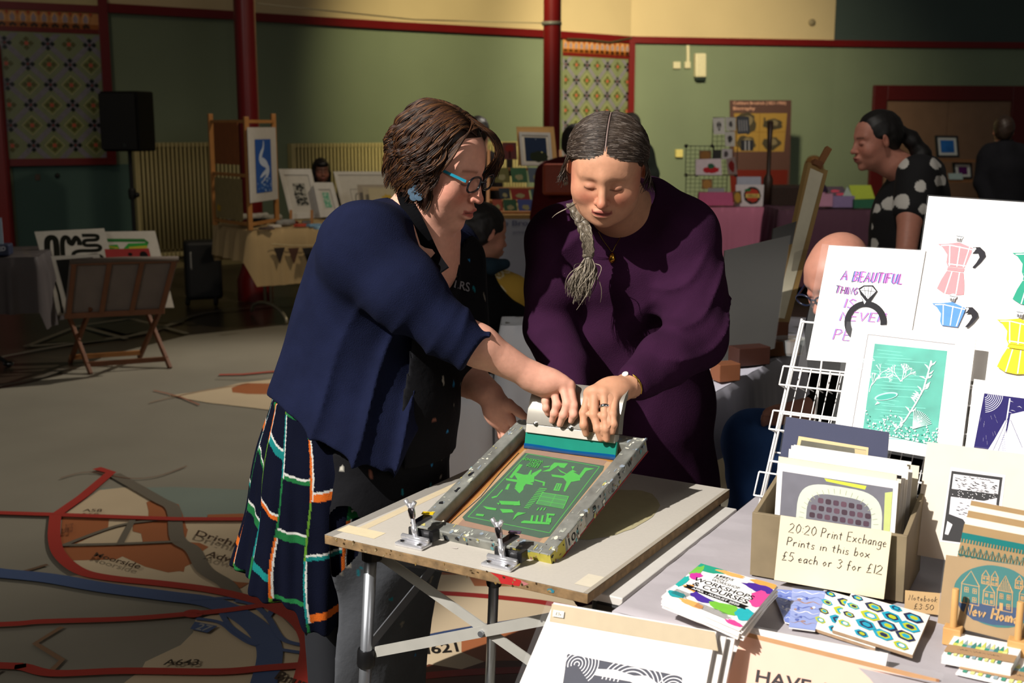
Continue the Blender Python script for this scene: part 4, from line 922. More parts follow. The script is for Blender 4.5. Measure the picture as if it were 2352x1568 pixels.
# ---- hair: centre part, pulled back ----
hb = Field(); hb.ell((0, -.022, .040), (.0895, .103, .0915), .02); hb.ell((0, -.06, -.01), (.07, .055, .07), .03)
hb.ell((0, .134, -.058), (.104, .082, .108), .012, sub=True); hb.ell((0, .05, -.09), (.095, .07, .07), .01, sub=True)
hw = Field(); hw.merge(squash(hb, .85), hm2u); V, F = hw.mesh(.0035)
hair2 = npmesh('hair', V, F, HAIRM(), w2, colfn=lambda c: np.tile(np.array(lin('#2c231d')), (len(c), 1)), smooth=1)
cv = []; gc = ['#33291f', '#2a201a', '#3c3028', '#211813', '#463b33', '#332820', '#6a6058', '#2c2219']
def onskull(x, y, z, lift): 
    c = np.array([0, -.022, .040]); v = np.array([x, y, z])-c; r = np.array([.0905, .105, .0925])+lift; return c+v/np.linalg.norm(v/r)
for i in range(2400):
    s = 1 if rs.rand() < .5 else -1; u = rs.rand(); ph = math.radians(18+114*u); start = np.array([s*.0035, -.022+.102*math.cos(ph), .040+.0925*math.sin(ph)])
    zt = .012-.05*rs.rand()-.02*u; yt = -.055-.045*rs.rand(); end = np.array([s*.085, yt, zt])
    mid1 = np.array([s*.06, start[1]*.8+.002, max(start[2]*.95, .05)+.01]); mid2 = np.array([s*.103, (start[1]*.45+yt*.5)+.012*(1-u), .035-.02*u])
    C = bez([start, mid1, mid2, end], 18); t = np.linspace(0, 1, 18); C = np.array([onskull(*p, .0008+.0022*rs.rand()+.002*math.sin(3.14*k)) for p, k in zip(C, t)])
    C = wave(C, .0022, 2.5+rs.rand()*2, rs.rand()*6, (0, .7, .7), (.5, 0, .3), .5); cv.append(tocurve(C, hm2))
for i in range(70):  # flyaway wisps at the temples
    s = 1 if rs.rand() < .45 else -1; C = bez([(s*.085, .03*rs.rand(), .03+.03*rs.rand()), (s*.10, .03, .02), (s*(.09+.02*rs.rand()), .02, -.02), (s*(.08+.035*rs.rand()), .01+.03*rs.rand(), -.05+.03*rs.rand())], 12); cv.append(tocurve(wave(C, .004, 1.5, rs.rand()*6, (1, 0, 0), (0, 1, 0)), hm2))
MB().tube([tuple(hm2 @ Vector(onskull(0, -.022+.102*math.cos(math.radians(a)), .040+.0925*math.sin(math.radians(a)), -.0012))) for a in range(24, 130, 6)], .0024, 6).build('parting', mat('#6e5c56', .6), hair2, smooth=True)
strands('hair_strands', cv, .0012, HAIRM(), hair2, gc, seg=4)
# braid over her right shoulder
bp = [W(1318, 470, y=2.62), W(1335, 505, y=2.58), W(1346, 540, y=2.565), W(1352, 575, y=2.57), W(1350, 590, y=2.575)]
bp = [Vector(p) for p in smooth([tuple(p) for p in bp], 8)]; B = MB(); n = len(bp)
for k in range(3):
    P = []
    for j in range(n*4-3):
        i = min(j//4, n-2); f_ = j/4-i; c = bp[i].lerp(bp[i+1], f_); t = j/(n*4-4)*5.2*math.pi+k*2*math.pi/3; w_ = .0098-.003*j/(n*4)
        P.append(c+Vector((math.sin(t)*w_, -math.sin(2*t)*w_*.55, 0)))
    B.tube(P, [.0088-.0030*j/len(P) for j in range(len(P))], 8)
braid = B.build('braid', mat('#6e6455', .45, var=.45, scale=260), hair2, smooth=True)
e = bp[-1]; cv = []
for i in range(260):
    a, b = rs.normal()*.004, rs.normal()*.004; tip = W(1332+rs.normal()*13, 672+rs.normal()*12, y=2.56+rs.normal()*.006)
    cv.append(wave(bez([e+Vector((a*.6, b, 0)), e+Vector((a*2.2, b*2, -.03)), tuple(Vector(tip)+Vector((a*3+.006, 0, .05))), tip], 12), .002, 1, rs.rand()*6, (1, 0, 0), (0, 1, 0)))
for i in range(50):
    a = rs.normal()*.006; P = [tuple(bp[j]+Vector((a*math.cos(j)+.008*math.sin(j*1.7+i), -.010, 0))) for j in range(0, n, 6)]; cv.append(np.array(smooth(P, 4)))
cv.append(bez([W(1325, 468, y=2.55), W(1300, 482, y=2.53), W(1280, 486, y=2.54), W(1268, 500, y=2.56)], 12)); cv.append(bez([W(1325, 465, y=2.55), W(1305, 480, y=2.53), W(1285, 484, y=2.54), W(1272, 496, y=2.56)], 12))
strands('braid_tail', cv, .0013, HAIRM(), braid, ['#7e7464', '#665c4e', '#988c7a', '#4c4439'], seg=4)
MB().lathe(e-Vector((0, 0, .004)), [(.0085, 0), (.0095, .003), (.0085, .006), (.0095, .009), (.0085, .011)], 12).build('hair_tie', mat('#b8b0a4', .5), braid, smooth=True)
# necklace, ring, watch
P = [surf(dress, x, y, .002) or surf(body2, x, y, .002) for x, y in ((1374, 532), (1384, 550), (1396, 566), (1406, 578), (1413, 566), (1421, 552), (1430, 538))]
nk = MB().tube(smooth([tuple(p) for p in P], 4), .0008, 4).build('necklace', mat('#a8843a', .3, metal=1), w2)
q = P[3]+Vector((0, -.004, -.008)); MB().lathe(q+Vector((0, 0, .006)), [(.002, 0), (.006, -.005), (.0085, -.014), (.007, -.020), (.002, -.024)], 10).build('pendant', mat('#c8963a', .2, metal=1), nk, smooth=True)
def ringat(name, a, b, r, t_, m, par):
    a = Vector(a); d = (Vector(b)-a).normalized(); MB().lathe(a-d*t_/2, [(r, 0), (r*1.1, t_*.3), (r*1.1, t_*.7), (r, t_)], 18, axis=d).build(name, m, par, smooth=True)
ka, kb = Vector(kL[2]), Vector(fL_[2][0]); ringat('ring', ka.lerp(kb, .60), kb, .0104, .0065, mat('#d8d8dc', .15, metal=1), w2)
wd = (Vector(wL)-Vector(eL)).normalized(); ringat('watch_strap', Vector(wL)+wd*.002, eL, .0285, .005, mat('#b8913c', .3, metal=1), w2)
wf = Vector(wL)+Vector((-.012, -.012, .0245)); MB().lathe(wf, [(.001, 0), (.0068, 0), (.0068, .003), (.006, .0035), (.001, .0035)], 16, axis=(-.3, -.5, .8)).build('watch_face', mat('#e8e4d8', .2, metal=.2), w2)
# ================= screen printing press on a folding table =================
bA, bB, bC = W(745, 1228, z=.757), W(1350, 1364, z=.757), W(1650, 1120, z=.757); bu = (bB-bA).normalized(); bv = Vector((-bu.y, bu.x, 0)); bL = (bC-bB).dot(bv); bW = (bB-bA).length
bD = bA+bv*bL; bC = bB+bv*bL; YAW = math.degrees(math.atan2(bu.y, bu.x))
Bp = lambda u, v, z=0: bA+bu*(u*bW)+bv*(v*bL)+Vector((0, 0, z))
Z3 = Vector((0, 0, 1))
brd = thing('press_board', 'grey topped particle board base with taped edges under the hinged screen', 'board', (bA.x, bA.y, .739))
mb = MB(); mb.slab([bA, bB, bC, bD], Z3, .018); mb.build('panel', mat('#8a6f4c', .8, var=.5, scale=55, bump=.4), brd, bevel=.0015)
A = Art([bD, bC, bB, bA], Z3, off=.0003)
A.rect(.0, .0, 1, 1, '#b4aea4', var=.05, scale=160); 
A.poly([(0, 0), (.07, 0), (.035, 1), (0, 1)], '#8b8780'); A.rect(.055, .25, .09, .93, '#c4b597'); A.rect(.01, .90, .17, .955, '#cdbf9e'); A.rect(.93, .88, 1, .96, '#c9c0ac'); A.rect(.985, 0, 1, 1, '#9a9284')
A.ell(.72, .42, .16, .26, '#a39a78', jit=.06, n=40)  # olive shade of the screen, tinted by its mesh, painted on the board
A.ell(.45, .9, .012, .006, '#b8b0a8'); A.build('top_sheet', brd)
A = Art([bA, bB, bB-Z3*.018, bA-Z3*.018], -bv, off=.0003)
A.poly([(.66, 0), (.72, 0), (.775, .1), (.765, .75), (.70, .9), (.69, .4)], '#a8282a'); A.poly([(.77, .1), (.80, .3), (.78, .6)], '#a86a6a'); A.ell(.875, .45, .012, .22, '#2c7284', jit=.5)
A.poly([(.25, .1), (.48, .05), (.47, .5), (.26, .7)], '#241c14', var=.4, scale=200) if False else None
A.inc = .02
for i in range(34):
    u = rs.rand()*.9+.03; A.ell(u, rs.rand(), .002+rs.rand()*.004, .05+.1*rs.rand(), ['#3a2c1c', '#4a3a24', '#7a6238', '#8a7a5a'][rs.randint(4)], jit=.8, n=9)
A.build('paint_marks', brd)
# folding table
tR = W(1430, 1374, z=.735); tF = W(1682, 1166, z=.735); tL_ = (tF-tR).dot(bv)
tA = tR-bu*.60; tab = thing('folding_table', 'folding camping table with white top and crossed aluminium legs under the press', 'table', (tA.x, tA.y, 0))
mb = MB(); mb.slab([tA, tR, tR+bv*tL_, tA+bv*tL_], Z3, .016); mb.build('tabletop', mat('#c4c0ba', .45), tab, bevel=.002)
mb = MB(); mb.slab([tR-bu*.05-bv*.004-Z3*.014, tR+bu*.002-bv*.004-Z3*.014, tR+bu*.002+bv*.05-Z3*.014, tR-bu*.05+bv*.05-Z3*.014], Z3, .02); mb.build('corner_cap', mat('#0c0c0e', .4), tab, bevel=.004)
tp = [tA+bu*.045+bv*.03, tR-bu*.05+bv*.03, tR-bu*.05+bv*(tL_-.05), tA+bu*.045+bv*(tL_-.05)]; al = mat('#a8acb2', .32, metal=.85, var=.05)
feet = []
fl = W(815, 1568, y=tp[0].y-.03)
for i, p in enumerate(tp):
    sx = -1 if i in (0, 3) else 1; sy = -1 if i in (0, 1) else 1; f_ = Vector((p.x, p.y, 0))+bu*sx*.045+bv*sy*.02; top = Vector((p.x, p.y, .715)); feet.append((top, f_))
    L = MB().tube([top, f_+Z3*.01], .0125, 12).build('leg', al, tab, smooth=True)
    MB().lathe(f_, [(.016, 0), (.017, .03), (.014, .035)], 12).build('rubber_foot', mat('#101012', .7), L); c = top.lerp(f_, .30); d = (f_-top).normalized()
    MB().lathe(c-d*-.02, [(.017, -.018), (.0185, -.012), (.0185, .012), (.017, .018)], 14, axis=d).build('sliding_collar', mat('#0c0c0e', .45), L, auto=True)
    MB().lathe(top+Z3*.002, [(.02, -.03), (.02, 0)], 14).build('top_socket', mat('#0c0c0e', .45), L)
fx = lambda i, t: feet[i][0].lerp(feet[i][1], t)
for i, j in ((0, 1), (3, 2), (0, 3), (1, 2)):
    for a, b in ((i, j), (j, i)):
        q = fx(a, .32); r = fx(b, .03); n = (feet[j][0]-feet[i][0]).normalized().cross(Z3); o = n*(.006 if a == i else -.004)
        MB().bar(q+o-n*.014, r+o-n*.014, .003, .021, Z3).build('cross_brace', al if i+j != 1 else mat('#b6b4ac', .4, metal=.3), tab)
    c = (fx(i, .175)+fx(j, .175))/2; n = (feet[j][0]-feet[i][0]).normalized().cross(Z3); MB().lathe(c-n*.0, [(.006, -.016), (.006, .0)], 10, axis=n).build('rivet', al, tab)
# screen frame
SP = Plane((-.189, 2.133, .775), -31.8, 90-17.9); sN = SP.N; sU = SP.U; sV = SP.V; sw, sl_ = .302, .406; O = SP.p
P_ = lambda u, v, z=0: O+sU*u+sV*v+sN*z
scr = thing('screen_frame', 'paint-spattered aluminium silkscreen frame raised at its far end on the press', 'silkscreen', tuple(P_(0, 0, -.03)))
fwid, fh = .030, .032; mb = MB()
def frm(u0, v0, u1, v1): mb.slab([P_(u0, v0), P_(u1, v0), P_(u1, v1), P_(u0, v1)], sN, fh)
def hollow(mb, o, i, h):   # ring between outer and inner rectangles
    vs_ = [P_(x, y, z) for z in (0, -h) for (a, b, c, d) in (o, i) for x, y in ((a, b), (c, b), (c, d), (a, d))]
    F = [];
    for k in range(4):
        n = (k+1) % 4; F += [(k, n, 4+n, 4+k), (8+n, 8+k, 12+k, 12+n), (k, 8+k, 8+n, n), (4+n, 12+n, 12+k, 4+k)]
    mb.add(vs_, F)
hollow(mb, (0, 0, sw, sl_), (fwid, fwid, sw-fwid, sl_-fwid), fh)
mb.build('frame', mat('#94958e', .4, metal=.35, var=.45, scale=34, bump=.2), scr, bevel=.0025)
A = Art([P_(0, sl_), P_(sw, sl_), P_(sw, 0), P_(0, 0)], sN, off=.0004)
A.inc = .01
pal = ['#8f8f84', '#c4c0b0', '#2b2b2c', '#5a8f92', '#a8a060', '#7c8690', '#d8d4c4', '#8a6a5a', '#343438', '#a4a89c']
for i in range(190):
    side = rs.randint(4); t_ = rs.rand(); w_ = rs.rand()
    u, v = ((w_*.085, t_), (1-w_*.085, t_), (t_, w_*.065), (t_, 1-w_*.065))[side]
    A.ell(u, v, (.003+.014*rs.rand()**2), .003+.016*rs.rand()**2, pal[rs.choice(10, p=[.26, .1, .04, .04, .08, .18, .05, .05, .03, .17])], jit=.7, n=9)
for u, v, a, b in ((.03, .30, .022, .014), (.06, .52, .012, .02), (.04, .40, .016, .010), (.05, .66, .012, .02)): A.ell(u, 1-v+.2, a, b, '#1b1b1e', jit=.7, n=12)
A.build('paint_spatter', scr)
A = Art([P_(0, 0), P_(sw, 0), P_(sw, 0, -fh), P_(0, 0, -fh)], -sV, off=.0004)
A.poly([(.72, .05), (1, .0), (1, 1), (.70, 1)], '#b3a84c', var=.2)
A.inc = .02
for i in range(60): A.ell(rs.rand(), rs.rand(), .004+.01*rs.rand(), .04+.12*rs.rand(), pal[rs.randint(10)], jit=.7, n=8)
A.build('front_paint', scr)
A = Art([P_(sw, 0), P_(sw, sl_), P_(sw, sl_, -fh), P_(sw, 0, -fh)], sU, off=.0004)
A.poly([(0, 0), (.13, 0), (.12, 1), (0, 1)], '#b8ac50'); A.rect(.0, .9, 1, 1, '#8a2a2a'); A.rect(.14, .05, .32, .9, '#b8b4a8')
A.text('101', .155, .25, .25, .75, '#141414'); A.text('3', .40, .2, .43, .6, '#202020'); A.text('W', .78, .1, .82, .5, '#303030')
A.inc = .02
for i in range(70): A.ell(rs.rand(), rs.rand()*.9, .003+.008*rs.rand(), .04+.12*rs.rand(), pal[rs.randint(10)], jit=.7, n=8)
A.build('side_writing', scr)
mz = -fh+.004
A = Art([P_(fwid-.002, sl_-fwid+.002, mz), P_(sw-fwid+.002, sl_-fwid+.002, mz), P_(sw-fwid+.002, fwid-.002, mz), P_(fwid-.002, fwid-.002, mz)], sN, off=0, step=.0001)
inv = lambda px, py: (lambda q: ((q-O-sU*(fwid-.002)).dot(sU)/(sw-2*fwid+.004), 1-(q-O).dot(sV)/sl_*1.0))(SP.at(px, py, mz))
def ip(px, py):
    q = SP.at(px, py, mz)-O; return ((q.dot(sU)-fwid+.002)/(sw-2*fwid+.004), (sl_-fwid+.002-q.dot(sV))/(sl_-2*fwid+.004))
A.rect(0, 0, 1, 1, '#a0713c', var=.3, scale=12); A.rect(0, .0, .045, 1, '#7c4a2c', var=.4)
A.poly([ip(1205, 1032), ip(1413, 1062), ip(1255, 1250), ip(1035, 1205)], '#a08468')
A.poly([ip(1212, 1030), ip(1395, 1058), ip(1238, 1246), ip(1052, 1205)], '#8a7060', rough=.35)
A.stroke([ip(x, y) for x, y in ((1192, 1040), (1150, 1085), (1105, 1140), (1030, 1206))], .008, '#1a2226'); A.stroke([ip(x, y) for x, y in ((1412, 1064), (1340, 1150), (1257, 1250))], .005, '#24303c')
A.poly([ip(1206, 1040), ip(1388, 1070), ip(1385, 1080), ip(1262, 1232), ip(1240, 1236), ip(1068, 1196), ip(1062, 1188)], '#46594c', rough=.3)
q4 = [(1212, 1042), (1377, 1072), (1262, 1224), (1075, 1187)]; qq = [ip(*p) for p in q4]
M2 = lambda u, v: tuple((qq[0][k]*(1-u)+qq[1][k]*u)*(1-v)+(qq[3][k]*(1-u)+qq[2][k]*u)*v for k in (0, 1)); GRN = '#4a9a48'
def aj(px, py): return ip(px/2.868+740, py/2.868+940)
A.strokes([[M2(0, 0), M2(1, 0)], [M2(1, 0), M2(1, 1)], [M2(1, 1), M2(0, 1)], [M2(0, 1), M2(0, 0)]], .006, GRN)
A.inc = .15
pl = lambda P, c=GRN: A.poly([aj(*p) for p in P], c)
pl([(1288, 400), (1300, 362), (1322, 366), (1290, 410), (1262, 412)]); pl([(1300, 362), (1322, 366), (1250, 455), (1232, 450)]); pl([(1255, 412), (1330, 432), (1400, 430), (1395, 480), (1345, 490), (1300, 545), (1270, 510), (1290, 470)]); pl([(1210, 455), (1290, 465), (1390, 490), (1385, 500), (1212, 468)]); pl([(1380, 425), (1440, 395), (1448, 402), (1402, 445)]); pl([(1350, 440), (1375, 400), (1382, 402), (1370, 445)])
pl([(1240, 490), (1225, 530), (1205, 528), (1222, 495)]); pl([(1185, 530), (1192, 532), (1150, 580), (1143, 578)]); pl([(1265, 520), (1330, 500), (1325, 530), (1300, 555)]); pl([(1115, 580), (1145, 570), (1150, 580), (1120, 588)])
pl([(1400, 462), (1470, 480), (1465, 505), (1452, 505), (1455, 486), (1398, 470)]); pl([(1505, 375), (1530, 352), (1620, 358), (1595, 388), (1570, 385), (1555, 372), (1500, 410), (1448, 412), (1500, 392)]); pl([(1455, 378), (1505, 372), (1490, 384), (1460, 384)]); pl([(1550, 390), (1580, 410), (1610, 425), (1608, 430), (1570, 415)])
pl([(1510, 430), (1590, 440), (1640, 405), (1700, 440), (1700, 470), (1640, 480), (1600, 545), (1590, 540), (1610, 480), (1590, 455), (1515, 445)]); pl([(1640, 378), (1665, 376), (1650, 400), (1680, 415), (1640, 412), (1650, 395)]); pl([(1690, 440), (1730, 385), (1795, 392), (1740, 408), (1705, 455)])
pl([(1545, 488), (1582, 492), (1562, 540), (1522, 536)]); A.strokes([[aj(1552, 495), aj(1540, 530)], [aj(1568, 495), aj(1550, 534)]], .006, '#46594c')
for k in range(13): x, y = 1430-k*8.2, 520+k*10.5; pl([(x, y), (x+52-k*1.5, y+4), (x+50-k*1.5, y+9), (x-2, y+5)])
pl([(1450, 548), (1628, 575), (1590, 658), (1408, 625)]); 
for r_ in range(3):
    for c_ in range(2):
        f0 = lambda u, v: ((1450+(1628-1450)*u)*(1-v)+(1408+(1590-1408)*u)*v, (548+27*u)*(1-v)+(625+33*u)*v); u0, u1, v0, v1 = .03+c_*.48, .49+c_*.48, .05+r_*.32, .33+r_*.32; pl([f0(u0, v0), f0(u1, v0), f0(u1, v1), f0(u0, v1)], '#4a7a4e')
pl([(1165, 605), (1290, 610), (1300, 635), (1180, 630)]); pl([(1300, 602), (1306, 635), (1262, 636)]); pl([(1060, 640), (1150, 655), (1145, 668), (1085, 660)]); pl([(1170, 658), (1250, 662), (1265, 682), (1190, 685)]); pl([(1150, 620), (1172, 618), (1165, 632)])
pl([(1018, 690), (1070, 695), (1062, 708), (1012, 702)]); pl([(1290, 680), (1345, 685), (1285, 705), (1255, 735), (1270, 700)]); pl([(1480, 688), (1535, 692), (1530, 704), (1478, 700)]); pl([(1310, 745), (1330, 735), (1500, 748), (1500, 762), (1312, 752)])
for k in range(4): x = 1370+k*34; pl([(x, 745), (x+10, 700), (x+24, 702), (x+14, 748)])
pl([(1490, 748), (1480, 722), (1512, 716), (1508, 750)]); 
for k in range(3): pl([(1412+k*22, 668), (1425+k*22, 650), (1432+k*22, 652), (1420+k*22, 670)])
tq = [aj(1325, 318), aj(1462, 340), aj(1420, 392), aj(1330, 375)]
def qtext(t, q, c):   # text on any quad TL TR BR BL of the art plane
    V, F = text_mesh(t); A.L += 1; L_ = lambda a, b, k: tuple(a[i]+(b[i]-a[i])*k for i in (0, 1)); A.raw([L_(L_(q[3], q[2], x), L_(q[0], q[1], x), y) for x, y in V], F, c)
rot = lambda q: [q[2], q[3], q[0], q[1]]
qtext('WORKSHOP', rot([aj(1330, 320), aj(1460, 340), aj(1452, 358), aj(1322, 336)]), GRN); qtext('PRINT', rot([aj(1368, 346), aj(1442, 358), aj(1432, 374), aj(1360, 361)]), GRN); qtext('LEEDS', rot([aj(1352, 363), aj(1430, 376), aj(1418, 392), aj(1342, 378)]), GRN)
A.build('mesh_screen', scr)
# squeegee
q0, q1 = SP.at(1203, 1029, mz+.001), SP.at(1413, 1057, mz+.001); su = (q1-q0).normalized(); L_ = (q1-q0).length
sb_ = Vector((0, 0, 1)); back = Vector((-su.y, su.x, 0)).normalized(); tl = math.radians(14); sv = (sb_*math.cos(tl)+back*math.sin(tl)); sv = (sv-su*sv.dot(su)).normalized(); sn = su.cross(sv).normalized()
sq = thing('squeegee', 'printing squeegee with teal blade and metal handle held upright by four hands', 'squeegee', tuple(q0))
Sq = lambda a, b, c=0: q0+su*a+sv*b+sn*c
mb = MB(); mb.slab([Sq(0, .003), Sq(L_, .003), Sq(L_, .037), Sq(0, .037)], sn, .010); bl = mb.build('blade', mat('#157a68', .25, coat=.4, var=.1), sq, bevel=.0015)
mb = MB(); N_ = 24; T = [(i/N_*L_, .0005) for i in range(N_+1)]; 
top = [(i/N_*L_, .010+.001*math.sin(i*.3+1)) for i in range(N_+1)]
V = [Sq(a, b, .0008) for a, b in T]+[Sq(a, b, .0008) for a, b in top]+[Sq(a, b, -.0108) for a, b in T]+[Sq(a, b, -.0108) for a, b in top]; n = N_+1; F = []
for i in range(N_): F += [(i, i+1, n+i+1, n+i), (2*n+i+1, 2*n+i, 3*n+i, 3*n+i+1), (i+1, i, 2*n+i, 2*n+i+1)]
mb.add(V, F); mb.build('blue_ink', mat('#074a80', .12, coat=.8, var=.1), bl, smooth=True)
mb = MB(); mb.slab([Sq(.003, .034, .006), Sq(L_-.003, .034, .006), Sq(L_-.003, .052, .006), Sq(.003, .052, .006)], sn, .022); mb.build('lower_clamp', mat('#c8c2b6', .35, metal=.35, var=.08), sq, bevel=.001)
mb = MB(); prof = [(.053, .006), (.075, .006), (.095, .003), (.115, -.003), (.132, -.012), (.145, -.025), (.139, -.030), (.120, -.020), (.09, -.014), (.053, -.016)]
V = [Sq(a, b, c) for a in (.003, L_+.003) for b, c in prof]; n = len(prof); F = [(i, i+1, n+i+1, n+i) for i in range(n-1)]+[(n-1, 0, n, 2*n-1), tuple(range(n))[::-1], tuple(range(n, 2*n))]
mb.add(V, F); mb.build('handle', mat('#a39e94', .3, metal=.55, var=.1), sq, auto=True)
for a in (.026, .108, .190):
    mb = MB(); mb.lathe(Sq(a, .054, .0058), [(.0050, 0), (.0050, .0035), (.0032, .0042), (.0030, .0075), (.001, .008)], 6, axis=sn); mb.build('clamp_bolt', mat('#8c8a84', .25, metal=.9), sq)
# hinge clamps
chrome = mat('#dcdce0', .2, metal=.72, var=.1, scale=40)
def clamp(px, py, n):
    p = W(px, py, z=.757); c = thing('hinge_clamp', ('chrome hinge clamp at the left corner of the screen, yellow paint on its bracket' if n == 0 else 'chrome hinge clamp near the middle of the board edge beside the red paint'), 'clamp', tuple(p), 'chrome hinge clamps')
    mb = MB(); mb.box(p+Z3*.004, .062, .036, .008, YAW); mb.build('base_plate', chrome, c, bevel=.003)
    for k in (-.019, .019): MB().lathe(p+bu*k-bv*.008+Z3*.008, [(.0055, 0), (.005, .002), (.001, .003)], 12).build('screw', mat('#dadada', .2, metal=1), c)
    MB().tube([p+bv*.006-bu*.03+Z3*.012, p+bv*.006+bu*.03+Z3*.012], .0055, 10).build('hinge_barrel', chrome, c, smooth=True)
    r0 = p+bv*.008+Z3*.012; r1 = r0+Z3*.066-bu*.012; MB().tube([r0, r0.lerp(r1, .35), r0.lerp(r1, .36), r1], [.0060, .0060, .0042, .0042], 12).build('threaded_rod', chrome, c, smooth=True)
    d = (r1-r0).normalized(); mb = MB(); mb.lathe(r1-d*.028, [(.0055, 0), (.0066, .006), (.0066, .016), (.005, .02)], 12, axis=d)
    mb.build('nut', mat('#b0a8b0', .15, metal=1), c, auto=True)
    mb = MB(); mb.tube([r1-d*.014, r1-bu*.009-bv*.003+Z3*.006], [.0032, .0045], 8); mb.build('wing', chrome, c, smooth=True); mb = MB(); mb.tube([r1-d*.014, r1+bu*.008+bv*.003+Z3*.003], [.0032, .0045], 8); mb.build('wing', chrome, c, smooth=True)
    mb = MB(); mb.bar(r0+bv*.012+Z3*.004-bu*.024, r0+bv*.012+Z3*.004+bu*.030, .006, .022); mb.bar(r0+Z3*.026-bu*.004, r0+bv*.036+Z3*.034+bu*.004, .022, .004); b_ = mb.build('bracket', mat('#6a6a6c', .25, metal=.9), c, bevel=.001)
    mb = MB(); mb.box(r0+bv*.016+bu*.030+Z3*.006, .010, .022, .019, YAW); mb.build('frame_stop', mat('#1c1c1e', .3, metal=.5), c, bevel=.001)
    mb = MB(); mb.box(r0+bv*.034+Z3*.0395+bu*.004, .022, .012, .002, YAW+20); mb.build('paint_blob', mat('#d8b820' if n == 0 else '#4a3a52', .3), c)
clamp(950, 1253, 0); clamp(1150, 1301, 1)
# ================= the near sales table on the right =================
Z3 = Vector((0, 0, 1)); ty = -30.5
TU = Vector((math.cos(math.radians(ty)), math.sin(math.radians(ty)), 0)); TV = Vector((-TU.y, TU.x, 0)); NF = -TV
TZ = .74
ACR = lambda: mat('#ffffff', .05, var=0, alpha=.035, spec=.7)
tb = thing('sales_table', 'sales table under a pale grey cloth at the right', 'table', (.75, 1.9, 0))
T0 = W(1545, 1290, z=TZ); T0 = W(1500, 1330, z=TZ)
c0 = T0; tl = [c0+TV*.0, c0+TV*.62, c0+TU*1.25+TV*.62, c0+TU*1.25]      # left-front, left-back, right-back, right-front
tl = [c0-TV*.16, c0+TV*.56, c0+TV*.56+TU*1.3, c0-TV*.16+TU*1.3]
MB().slab([tl[0]-Z3*.006, tl[3]-Z3*.006, tl[2]-Z3*.006, tl[1]-Z3*.006], Z3, .025).build('tabletop', mat('#8a7a66', .6), tb)
for a, b in ((.06, .06), (1.24, .06), (1.24, .66), (.06, .66)):
    p = tl[0]+TU*a+TV*b; MB().tube([(p.x, p.y, 0), (p.x, p.y, TZ-.03)], .014, 8).build('leg', mat('#8a8d90', .4, metal=.7), tb)
def cloth(name, quad, drop, m, lab, cat, amp=.012, zt=None, parent=None, seed=3, wr=.003, drops=None):
    # cloth lying on a table top with hanging sides that fall in folds
    q = [Vector(p) for p in quad]; zt = q[0].z if zt is None else zt; C = sum(q, Vector())/4; per = []; 
    for i in range(4):
        a, b = q[i], q[(i+1) % 4]; k = max(2, int((b-a).length/.02))
        for j in range(k): per.append((a.lerp(b, j/k), (b-a).normalized().cross(Z3), i, (b-a).length*j/k))
    n = len(per); V = []; F = []; r = random.Random(seed); ph = [r.random()*6 for _ in range(8)]
    rings = 12
    for k in range(rings+1):
        t = k/rings
        for p, nn, i, s_ in per:
            if nn.dot(p-C) < 0: nn = -nn
            f = (math.sin(s_*28+ph[i])*.6+math.sin(s_*61+ph[i+4])*.4)*amp*t**.7
            dr = drops[i] if drops else drop; V.append(p+nn*(.002+.012*min(1, t*6)**.5+abs(f)+f*.6+.01*t)-Z3*(dr*t))
    for k in range(rings):
        for j in range(n): F.append((k*n+j, k*n+(j+1) % n, (k+1)*n+(j+1) % n, (k+1)*n+j))
    G = 22; base = len(V)
    for i in range(G+1):
        for j in range(G+1):
            p = q[0].lerp(q[3], i/G).lerp(q[1].lerp(q[2], i/G), j/G); e = min(i, j, G-i, G-j); V.append(p+Z3*(wr*(math.sin(p.x*23+p.y*31+ph[0])*math.sin(p.x*17-p.y*13+ph[1])-1)*(e > 0)+.0006))
    for i in range(G):
        for j in range(G): F.append((base+i*(G+1)+j, base+i*(G+1)+j+1, base+(i+1)*(G+1)+j+1, base+(i+1)*(G+1)+j))
    me = bpy.data.meshes.new(name); me.from_pydata([tuple(v) for v in V], [], F); me.update(); o = link(name, me, m, parent, True)
    bm = bmesh.new(); bm.from_mesh(me); bmesh.ops.remove_doubles(bm, verts=bm.verts, dist=.004); bmesh.ops.recalc_face_normals(bm, faces=bm.faces); bm.to_mesh(me); bm.free()
    if lab: tag(o, lab, cat)
    return o
cl_ = cloth('tablecloth', tl, .62, mat('#a8a2a6', .9, var=.12, scale=4, bump=.15, bscale=60), 'pale grey cloth spread over the near sales table', 'tablecloth', wr=.002)
def pl(px, py, z=TZ, lean=12, yaw=ty): return Plane(W(px, py, z=z), yaw, lean)
def sheet(name, lab, cat, plane, px4, m, t=.003, art=None, group=None, top=True, off=0, sleeve=None, back=None):
    q = [plane.at(x, y, off) for x, y in px4]     # TL TR BR BL
    root = thing(name, lab, cat, tuple(q[3]), group) if top is True else top
    o = quad_sheet('sheet' if top is True else name, q, plane.N, t, m, root)
    if art: A = Art(q, plane.N); art(A); A.build('artwork', o)
    if sleeve:
        qs = [plane.at(x, y, off+.002) for x, y in sleeve]; MB().add([tuple(p) for p in qs], [(0, 1, 2, 3)]).build('clear_sleeve', ACR(), root)
    return root, o, q
WH = mat('#ece8e4', .6, var=.03); 
